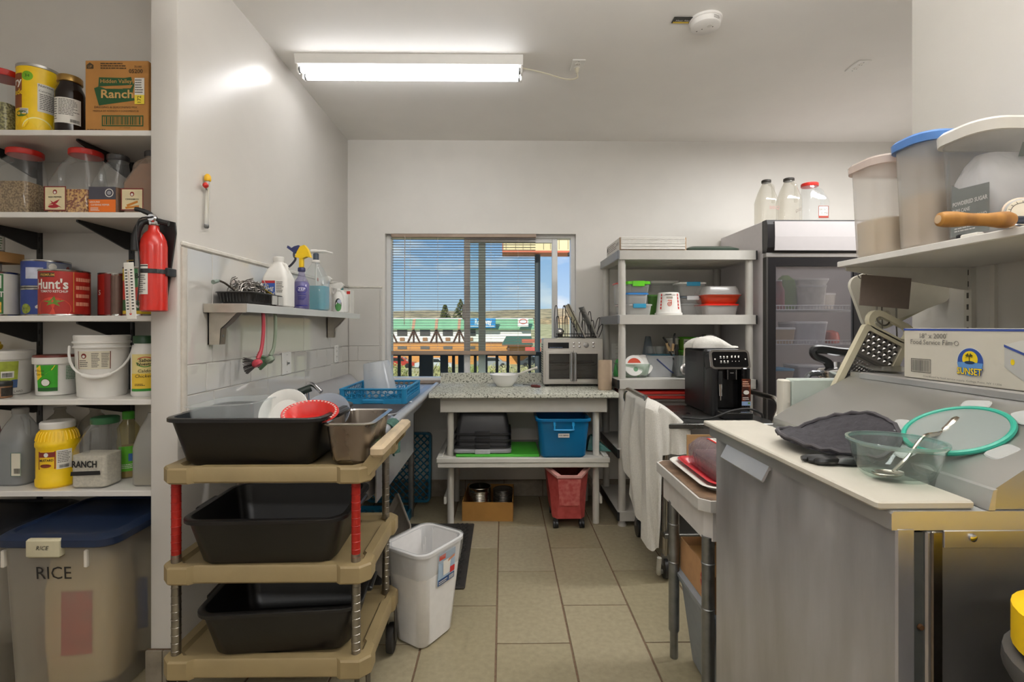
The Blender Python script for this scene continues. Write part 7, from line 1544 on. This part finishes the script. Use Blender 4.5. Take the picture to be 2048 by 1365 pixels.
# film box on the lid
t = thing('film_box', 'white carton of food service film with palm tree emblem', 'box', (1.0165, 1.256, 1.1842), R(-90))
bx = t
FB = mat('cfc9bb', .6, n=.025, ns=9)
MB().rbox(0, .49, 0, .13, 0, .1235, .002, n=1).build('carton_body', FB, bx)
S = flat((0, 0, 0), (1, 0, 0), (0, 0, 1)); BL = mat('3a4f9a', .6, n=.05)
patch(bx, S, .0, .49, .1175, .1225, BL)
txt(bx, "18\" x 2000'", .0165, S, GREYINK, .086, .1045, w=.075); txt(bx, 'Food Service Film', .0165, S, GREYINK, .08, .0895, w=.115); ring2(bx, S, .148, .0895, .0055, .0055, .0012, GREYINK)
barcode(bx, S, .027, .078, .019, .046, GREYINK); framep(bx, S, .0235, .081, .016, .049, .0012, INK)
LB = mat('2f4f9c', .5, n=0); LY = mat('f1d21c', .5, n=0); SB = mat('5f93cf', .5, n=0); lx, lz = .181, .05
disc(bx, S, lx, lz, .0315, .0315, mat('d8dbe0', .5, n=0), e=.0008, n=36); disc(bx, S, lx, lz, .03, .03, LB, e=.0012, n=36); disc(bx, S, lx, lz+.006, .018, .018, LY, e=.0016); disc(bx, S, lx, lz, .03, .03, SB, e=.002, a0=math.pi+.05, a1=math.tau-.05); disc(bx, S, lx, lz-.001, .012, .0035, mat('1d3a5a', .5, n=0), e=.0024)
PT = mat('24301c', .5, n=0); poly(bx, S, [(lx-.001, lz), (lx+.001, lz), (lx, lz+.013), (lx-.0015, lz+.013)], PT, e=.0026)
for a in (20, 60, 120, 160, 200, -20): poly(bx, S, [(lx-.001, lz+.0125), (lx-.001+.01*math.cos(R(a)), lz+.0115+.006*math.sin(R(a))), (lx-.001+.006*math.cos(R(a)), lz+.0145+.006*math.sin(R(a)))], PT, e=.0026)
txt(bx, 'SUNSET', .02, S, LB, lx, .029, w=.061, bold=.05, e=.0026); txt(bx, 'SUNSET', .02, S, LY, lx, .029, w=.058, bold=.02, e=.0034)
txt(bx, 'Distributed by food service supply, College Point, NY 11356', .0055, S, GREYINK, .155, .008, w=.19)
poly(bx, S, [(.255, .09), (.29, .1), (.36, .095), (.36, .03), (.30, .015), (.255, .045)], mat('b9b8b4', .6, n=0)); poly(bx, S, [(.255, .09), (.30, .072), (.36, .086), (.36, .095), (.29, .1)], mat('d6d4cd', .6, n=0), e=.0012); poly(bx, S, [(.255, .086), (.30, .068), (.30, .073), (.255, .091)], BL, e=.0016); disc(bx, S, .272, .056, .004, .006, LY, e=.0014)
# curled foil sheet, boards, juicer
tag(MB().grid(16, 8, lambda u, v: V((1.025+.13*u, 1.37+.07*v, 1.186+.02*(1-u)**2*(.3+.7*v)+.012*u*v)), .0012).build('foil_sheet', mat('b5b3ac', .3, m=.9, n=.05)), 'curled metal sheet lying beside the film carton', 'sheet')
t = thing('cutting_board', 'pale green plastic board standing behind the steel lid', 'cutting board', (1.085, 1.525, 1.0165))
MB().rbox(-.21, .21, -.022, .02, 0, .136, .006, .004).build('board', mat('b9c3bb', .35, n=.03), t)
MB().rbox(-.236, -.212, -.02, .02, 0, .1335, .005, .004).build('board_edge', mat('d8d4c8', .4, n=.02), t)
t = thing('press_carafe', 'chrome and glass carafe with black lever lid', 'carafe', (1.082, 1.61, 1.0165))
MB().lathe([(.045, 0), (.05, .006), (.05, .14)], 28, c1=False).build('glass_body', clear('c4c8cc', .15, .04), t); MB().lathe([(.052, .13), (.055, .135), (.055, .155), (.05, .16), (.02, .165), (.02, .182)], 28).build('chrome_collar', CHROME, t)
MB().tube(bez([(.06, 0, .21), (.0, 0, .215), (-.05, 0, .222), (-.075, 0, .218), (-.07, 0, .2), (-.035, 0, .185), (-.02, 0, .165)], 5), [.014]*16+[.012]*10+[.014]*5, 8).build('lever', BLKP, t)
MB().tube(bez([(-.05, 0, .145), (-.088, 0, .14), (-.098, 0, .11), (-.095, 0, .04), (-.05, 0, .03)], 5), .009, 8).build('handle', mat('6f7276', .15, m=.6, n=0), t)
# grater hanging from a hook
t = thing('cheese_grater', 'cream plastic framed steel grater hanging from a hook', 'grater', (1.018, 1.462, 1.07), (0, R(27), 0))
CRM = mat('cdc6ab', .4, n=.03)
mb = MB()
h1 = [(x, z) for x, z, _ in rr(.105, .032, 0, .014, 4, 0, .268)]; h2 = [(x, z) for x, z, _ in rr(.112, .20, 0, .008, 4, 0, .132)]
def slab_ring(mb, A, B_, y0, y1):
    n = len(A); vs_ = [(x, y0, z) for x, z in A+B_] + [(x, y1, z) for x, z in A+B_]; fs_ = []
    for k in range(n):
        j = (k+1) % n; fs_ += [(k, j, n+j, n+k), (2*n+j, 2*n+k, 3*n+k, 3*n+j), (n+k, n+j, 3*n+j, 3*n+k), (j, k, 2*n+k, 2*n+j)]
    mb.add(vs_, fs_)
A1 = [(x, z) for x, z, _ in rr(.145, .058, 0, .028, 4, 0, .271)]; slab_ring(mb, A1, h1, -.009, .009); A2 = [(x, z) for x, z, _ in rr(.145, .246, 0, .01, 4, 0, .123)]; slab_ring(mb, A2, h2, -.009, .009)
mb.build('frame', CRM, t, ang=50)
MB().tube([(-.05+k*.01, -.002, .2875+.002*math.sin(k*1.9)) for k in range(11)], .004, 6).build('grip_ridge', CRM, t)
GP = mat('b4b2b0', .25, m=.95, n=.05)
MB().box(-.058, .058, -.004, -.002, .03, .234).build('grating_plate', GP, t, smooth=False)
mb = MB(); mk = MB()
for j in range(4):
    for i in range(6):
        x, z = -.044+i*.0175+(.0044 if j % 2 else -.0044), .222-j*.0165
        mb.add([(x-.0045, -.0042, z-.006), (x+.0045, -.0042, z-.006), (x+.004, -.0042, z+.002), (x-.004, -.0042, z+.002), (x, -.0085, z+.0005)], [(0,1,4), (1,2,4), (2,3,4), (3,0,4)])
        mk.add([(x-.005, -.0046, z+.002), (x+.005, -.0046, z+.002), (x+.0042, -.0046, z+.0085), (x-.0042, -.0046, z+.0085)], [(0,1,2,3)])
for i in range(14):
    for j in range(11):
        x, z = -.052+i*.008+(.004 if j % 2 else 0), .14-j*.0095; mb.add([(x-.003, -.0042, z-.003), (x+.003, -.0042, z-.003), (x, -.0042, z+.004), (x, -.007, z)], [(0,1,3), (1,2,3), (2,0,3)])
mb.build('grating_tooth', GP, t, smooth=False, kind='stuff'); mk.build('grating_hole', mat('2a2826', .8, n=0), t, smooth=False, kind='stuff')
MB().box(-.055, .055, -.007, -.003, .15, .158).build('slicer_bar', mat('8a8886', .3, m=.9, n=0), t, smooth=False)

# ---------------------------------------------------------------- white wall shelf at the passage
SZ = 1.505
t = thing('wall_shelf', 'white wall shelf carrying plastic food bins by the passage', 'shelf', (0, 0, 0))
MB().rbox(.996, 1.386, -.3, 1.48, SZ-.0175, SZ, .002, n=1).build('shelf_board', SHELFM, t)
BW = mat('d2cfc6', .4, n=.02)
for y in (1.462, .85, .24):
    MB().prism([(1.01, SZ-.018), (1.372, SZ-.018), (1.372, SZ-.085), (1.35, SZ-.083), (1.01, SZ-.028)], 'y', y-.002, y+.002).build('bracket', BW, t, smooth=False)
for y, lb in ((1.462, 'white slotted standard under the end of wall shelf'), (.85, 'white slotted standard behind the film carton')):
    s = thing('shelf_standard', lb, 'shelf standard', (1.388, y, .9)); MB().box(-.014, 0, -.012, .012, 0, SZ-.018-.9+.3).build('channel', BW, s, smooth=False) if y < 1 else MB().box(-.014, 0, -.012, .012, 0, SZ-.02-.9).build('channel', BW, s, smooth=False)
    mb = MB()
    for k in range(17): mb.box(-.0148, -.0138, -.003, .003, .02+k*.034, .036+k*.034)
    mb.build('slot', mat('5a564e', .8, n=0), s, smooth=False, kind='stuff')
struct(MB().box(1.377, 1.389, 1.385, 1.398, .95, SZ-.02).build('trim_1', mat('d8d4cb', .4, n=.02), smooth=False))
FB2 = clear('f6f5f3', .4, .15, trl=.3, dc='f2f0ec')
def binx(lb, y0, y1, h, lid, fillh=0, fillc='cbb596', x0=1.0, x1=1.30, body=None, r=.045, lidh=.024, cat='food bin'):
    w, d = x1-x0, y1-y0; t = thing('food_bin', lb, cat, ((x0+x1)/2, (y0+y1)/2, SZ), 0)
    MB().loft([rr(w*.9-.016, d*.9-.012, 0, r*.6, 6), rr(w*.9, d*.9, .008, r*.8, 6), rr(w-.004, d-.004, h-lidh, r, 6)], True, False).build('body', body or FB2, t)
    MB().loft([rr(w+.012, d+.012, h-lidh, r+.005, 6), rr(w+.014, d+.014, h-.006, r+.005, 6), rr(w+.004, d+.004, h, r+.004, 6), rr(w-.05, d-.04, h+.001, r*.7, 6)]).build('lid', lid, t)
    if fillh: MB().loft([rr(w*.9-.024, d*.9-.02, .004, r*.5, 6), rr(w*.9-.008, d*.9-.008, .012, r*.75, 6), rr(w*.93-.008, d*.93-.008, fillh, r*.8, 6)]).build('contents', mat(fillc, .8, n=.05), t)
    return t
binx('tall frosted food bin at the end of the shelf', 1.305, 1.445, .265, clear('efe6e2', .55, .12, dc='e8dcd6'), .1, 'd2bea0', .992, 1.3)
binx('frosted food bin with blue lid in the middle', 1.17, 1.295, .275, mat('4a78b8', .4, n=.04), .13, 'b9a58c', 1.0, 1.31)
t = binx('clear food bin holding a bag of powdered sugar', 1.025, 1.158, .245, mat('d8d5ce', .35, n=.02), 0, x0=1.0, x1=1.36, body=clear('f1f2f4', .1, .05), lidh=.028)
t = thing('sugar_bag', 'clear and grey plastic bag of powdered sugar in bin', 'bag', (1.12, 1.092, SZ+.004))
rg = []
for k, (f, zz) in enumerate(((.85, 0), (1, .02), (1, .09), (.95, .13), (.7, .165), (.45, .185))): rg.append([(x*(1+.04*math.sin(60*y+k)), y+.012*zz/.19, zz) for x, y, _ in rr(.18*(.45+.55*f), .105*f, 0, .025, 5)])
MB().loft(rg).build('sack', clear('f2f1f1', .7, .15, dc='f0eeec', b=.5, bs=40), t)
S = flat((-.0925, 0, 0), (0, -1, 0), (0, 0, 1)); GY = mat('6d716c', .5, n=.06)
poly(t, S, [(-.042, .006), (.05, .006), (.05, .108), (-.02, .112), (-.038, .125)], GY, e=.002, name='label'); txt(t, 'POWDERED SUGAR', .0125, S, PAPER, .006, .078, bold=.03, w=.082, e=.0034); txt(t, 'PURE CANE', .0115, S, PAPER, -.014, .062, bold=.03, w=.042, e=.0034); txt(t, 'AZUCAR EN POLVO', .0105, S, PAPER, .006, .044, bold=.03, w=.08, e=.0034); lines(t, S, -.03, .04, .014, .026, 2, PAPER, e=.0034)
q = MB(); q.M = Matrix.Rotation(R(12), 4, 'X'); q.prism([(-.006, .172), (.006, .172), (.003, .202), (-.003, .202)], 'y', -.03, .012).build('binder_clip', mat('3f5a48', .4, n=0), t, smooth=False); MB().tube(bez([(-.008, -.04, .18), (-.01, -.044, .205), (-.01, -.05, .218), (-.01, -.056, .205), (-.008, -.052, .18)], 4), .001, 5).build('clip_wire', GALV, t)
S = None
# handle, dial, shaker
t = thing('wooden_handle', 'wooden utensil handle sticking out over the shelf edge', 'utensil', (.862, .978, SZ+.0185), (0, R(1), R(-3)))
q = MB(); q.M = Matrix.Rotation(R(90), 4, 'Y'); q.lathe([(.009, -.002), (.0135, .001), (.0155, .01), (.0155, .03), (.0125, .055), (.0125, .09), (.016, .115), (.0165, .128), (.013, .138), (.008, .142)], 24).build('wood_grip', mat('b5803a', .45, n=.12, ns=40, c2='96652a', stretch=(1, 1, .1)), t)
q = MB(); q.M = Matrix.Rotation(R(90), 4, 'Y'); q.lathe([(.007, .14), (.008, .15), (.007, .26)], 14).build('ferrule', mat('3f4450', .3, m=.8, n=0), t)
q = MB(); q.M = Matrix.Rotation(R(90), 4, 'Y'); q.lathe([(.0085, -.0025), (.004, -.003)], 20).build('end_grain', mat('c0a583', .7, n=.06), t)
t = thing('dial_thermometer', 'round dial kitchen thermometer leaning on the food bin', 'thermometer', (1.055, 1.003, SZ+.035), (R(74), 0, R(-22)))
MB().lathe([(.03, -.006), (.035, -.004), (.035, .005), (.032, .006)], 32).build('case', mat('c9b8a6', .3, m=.5, n=.03), t); MB().lathe([(.0335, .0055), (.03, .0065)], 32).build('bezel', CHROME, t)
S = flat((0, 0, .0066), (1, 0, 0), (0, 1, 0)); disc(t, S, 0, 0, .0285, .0285, mat('ded4c0', .5, n=0), name='dial_face'); ring2(t, S, 0, 0, .022, .022, .001, INK, e=.0012, a0=-.5, a1=3.6, name='dial_mark'); poly(t, S, [(-.001, -.002), (.016, .012), (.001, .002)], RED, e=.0016, name='needle')
for k in range(11):
    a = -.5+4.1*k/10; poly(t, S, [(.022*math.cos(a-.02), .022*math.sin(a-.02)), (.026*math.cos(a-.02), .026*math.sin(a-.02)), (.026*math.cos(a+.02), .026*math.sin(a+.02)), (.022*math.cos(a+.02), .022*math.sin(a+.02))], INK, e=.0014, name='dial_mark')
t = bottle('spice_shaker', 'clear spice shaker with white lid at the shelf edge', 1.128, .985, SZ, [(.02, 0), (.022, .004), (.022, .085), (.02, .09)], clear('efecea', .15, .06)); MB().lathe([(.0185, .003), (.0205, .006), (.0205, .055), (.018, .057)], 20).build('contents', mat('8a3a22', .8, n=.3, ns=200), t); MB().lathe([(.0235, .088), (.0235, .115), (.021, .118)], 24).build('lid', PW, t)
t = thing('label_clip', 'small black and white shelf clip on the shelf edge', 'clip', (1.015, 1.07, SZ)); MB().rbox(-.008, .008, -.02, .02, .0, .008, .002).build('clip_body', PAPER, t); MB().rbox(-.009, .009, .02, .03, .0, .01, .002).build('clip_end', BLKP, t)
# boards and hooks hung under the shelf
WB = mat('dcd9cc', .4, n=.02)
def hung(lb, x, y, z, w, h, rot, th=.012, m=WB, hole=True):
    t = thing('cutting_board', lb, 'cutting board', (x, y, z), (0, R(rot), 0), 'cutting boards hung under the shelf')
    O = [(a, b) for a, b, _ in rr(w, h, 0, .03, 5)]; I = [(a, b) for a, b, _ in rr(.07, .024, 0, .0118, 5, -w/2+.055, -h/2+.026)]
    mb = MB(); slab_ring(mb, O, I, -th/2, th/2); mb.build('board', m, t, ang=50); return t
hung('front white cutting board hanging tilted under the shelf', 1.235, 1.545, 1.428, .29, .17, -20); hung('second cream cutting board hanging behind the white one', 1.285, 1.575, 1.435, .29, .17, -26, .014, mat('d3cfb8', .4, n=.02))
t = thing('brown_card', 'blank brown cardboard sheet hanging under the shelf', 'card', (1.119, 1.452, 1.411), (0, R(5), R(-4)))
MB().box(-.07, .07, -.0015, .0015, -.042, .048).build('card_sheet', mat('7b6e64', .85, n=.03, ns=60), t, smooth=False)
t = thing('hook', 'steel hook holding the grater under the shelf', 'hook', (1.118, 1.468, SZ-.018))
MB().tube(bez([(-.012, 0, .0), (-.012, 0, -.06), (-.01, 0, -.145), (-.004, -.004, -.165), (.008, -.006, -.172), (.022, -.004, -.165), (.03, 0, -.148)], 6), .0024, 8).build('wire', mat('7d7a74', .3, m=1, n=0), t)
t = thing('hook', 'steel ring hook at the front corner of shelf', 'hook', (1.075, 1.484, SZ-.018))
MB().tube([(.012*math.cos(a*math.tau/20), 0, -.02+.012*math.sin(a*math.tau/20)) for a in range(20)], .0016, 6, closed=True).build('ring', mat('7d7a74', .3, m=1, n=0), t); MB().tube([(0, 0, 0), (0, 0, -.01)], .0016, 6).build('shank', mat('7d7a74', .3, m=1, n=0), t)
for k, x in enumerate((1.19, 1.235)):
    t = thing('hook', ('steel double hook below the hanging boards', 'second steel hook below the hanging boards')[k], 'hook', (x-.02, 1.53, SZ-.018)); MB().tube(bez([(0, .0, 0), (0, 0, -.12), (0, -.002, -.2), (.004, -.002, -.225), (.014, -.002, -.235), (.02, 0, -.222)], 6), .0022, 8).build('wire', mat('7d7a74', .3, m=1, n=0), t)
# yellow lidded grey bin standing before the counter side
t = thing('trash_bin', 'dark grey bin with bright yellow lid at counter side', 'bin', (.915, .52, 0))
MB().loft([rr(.42, .26, 0, .1, 8), rr(.44, .28, .02, .1, 8), rr(.51, .35, .845, .12, 8), rr(.54, .375, .85, .13, 8), rr(.555, .385, .865, .135, 8), rr(.55, .38, .882, .13, 8), rr(.48, .32, .886, .1, 8)]).build('bin_body', mat('4a4846', .45, n=.06), t)
MB().loft([rr(.50, .335, .887, .09, 8), rr(.515, .35, .892, .095, 8), rr(.515, .35, .942, .095, 8), rr(.50, .335, .947, .09, 8)]).build('lid', mat('f0c40a', .4, n=.02), t)
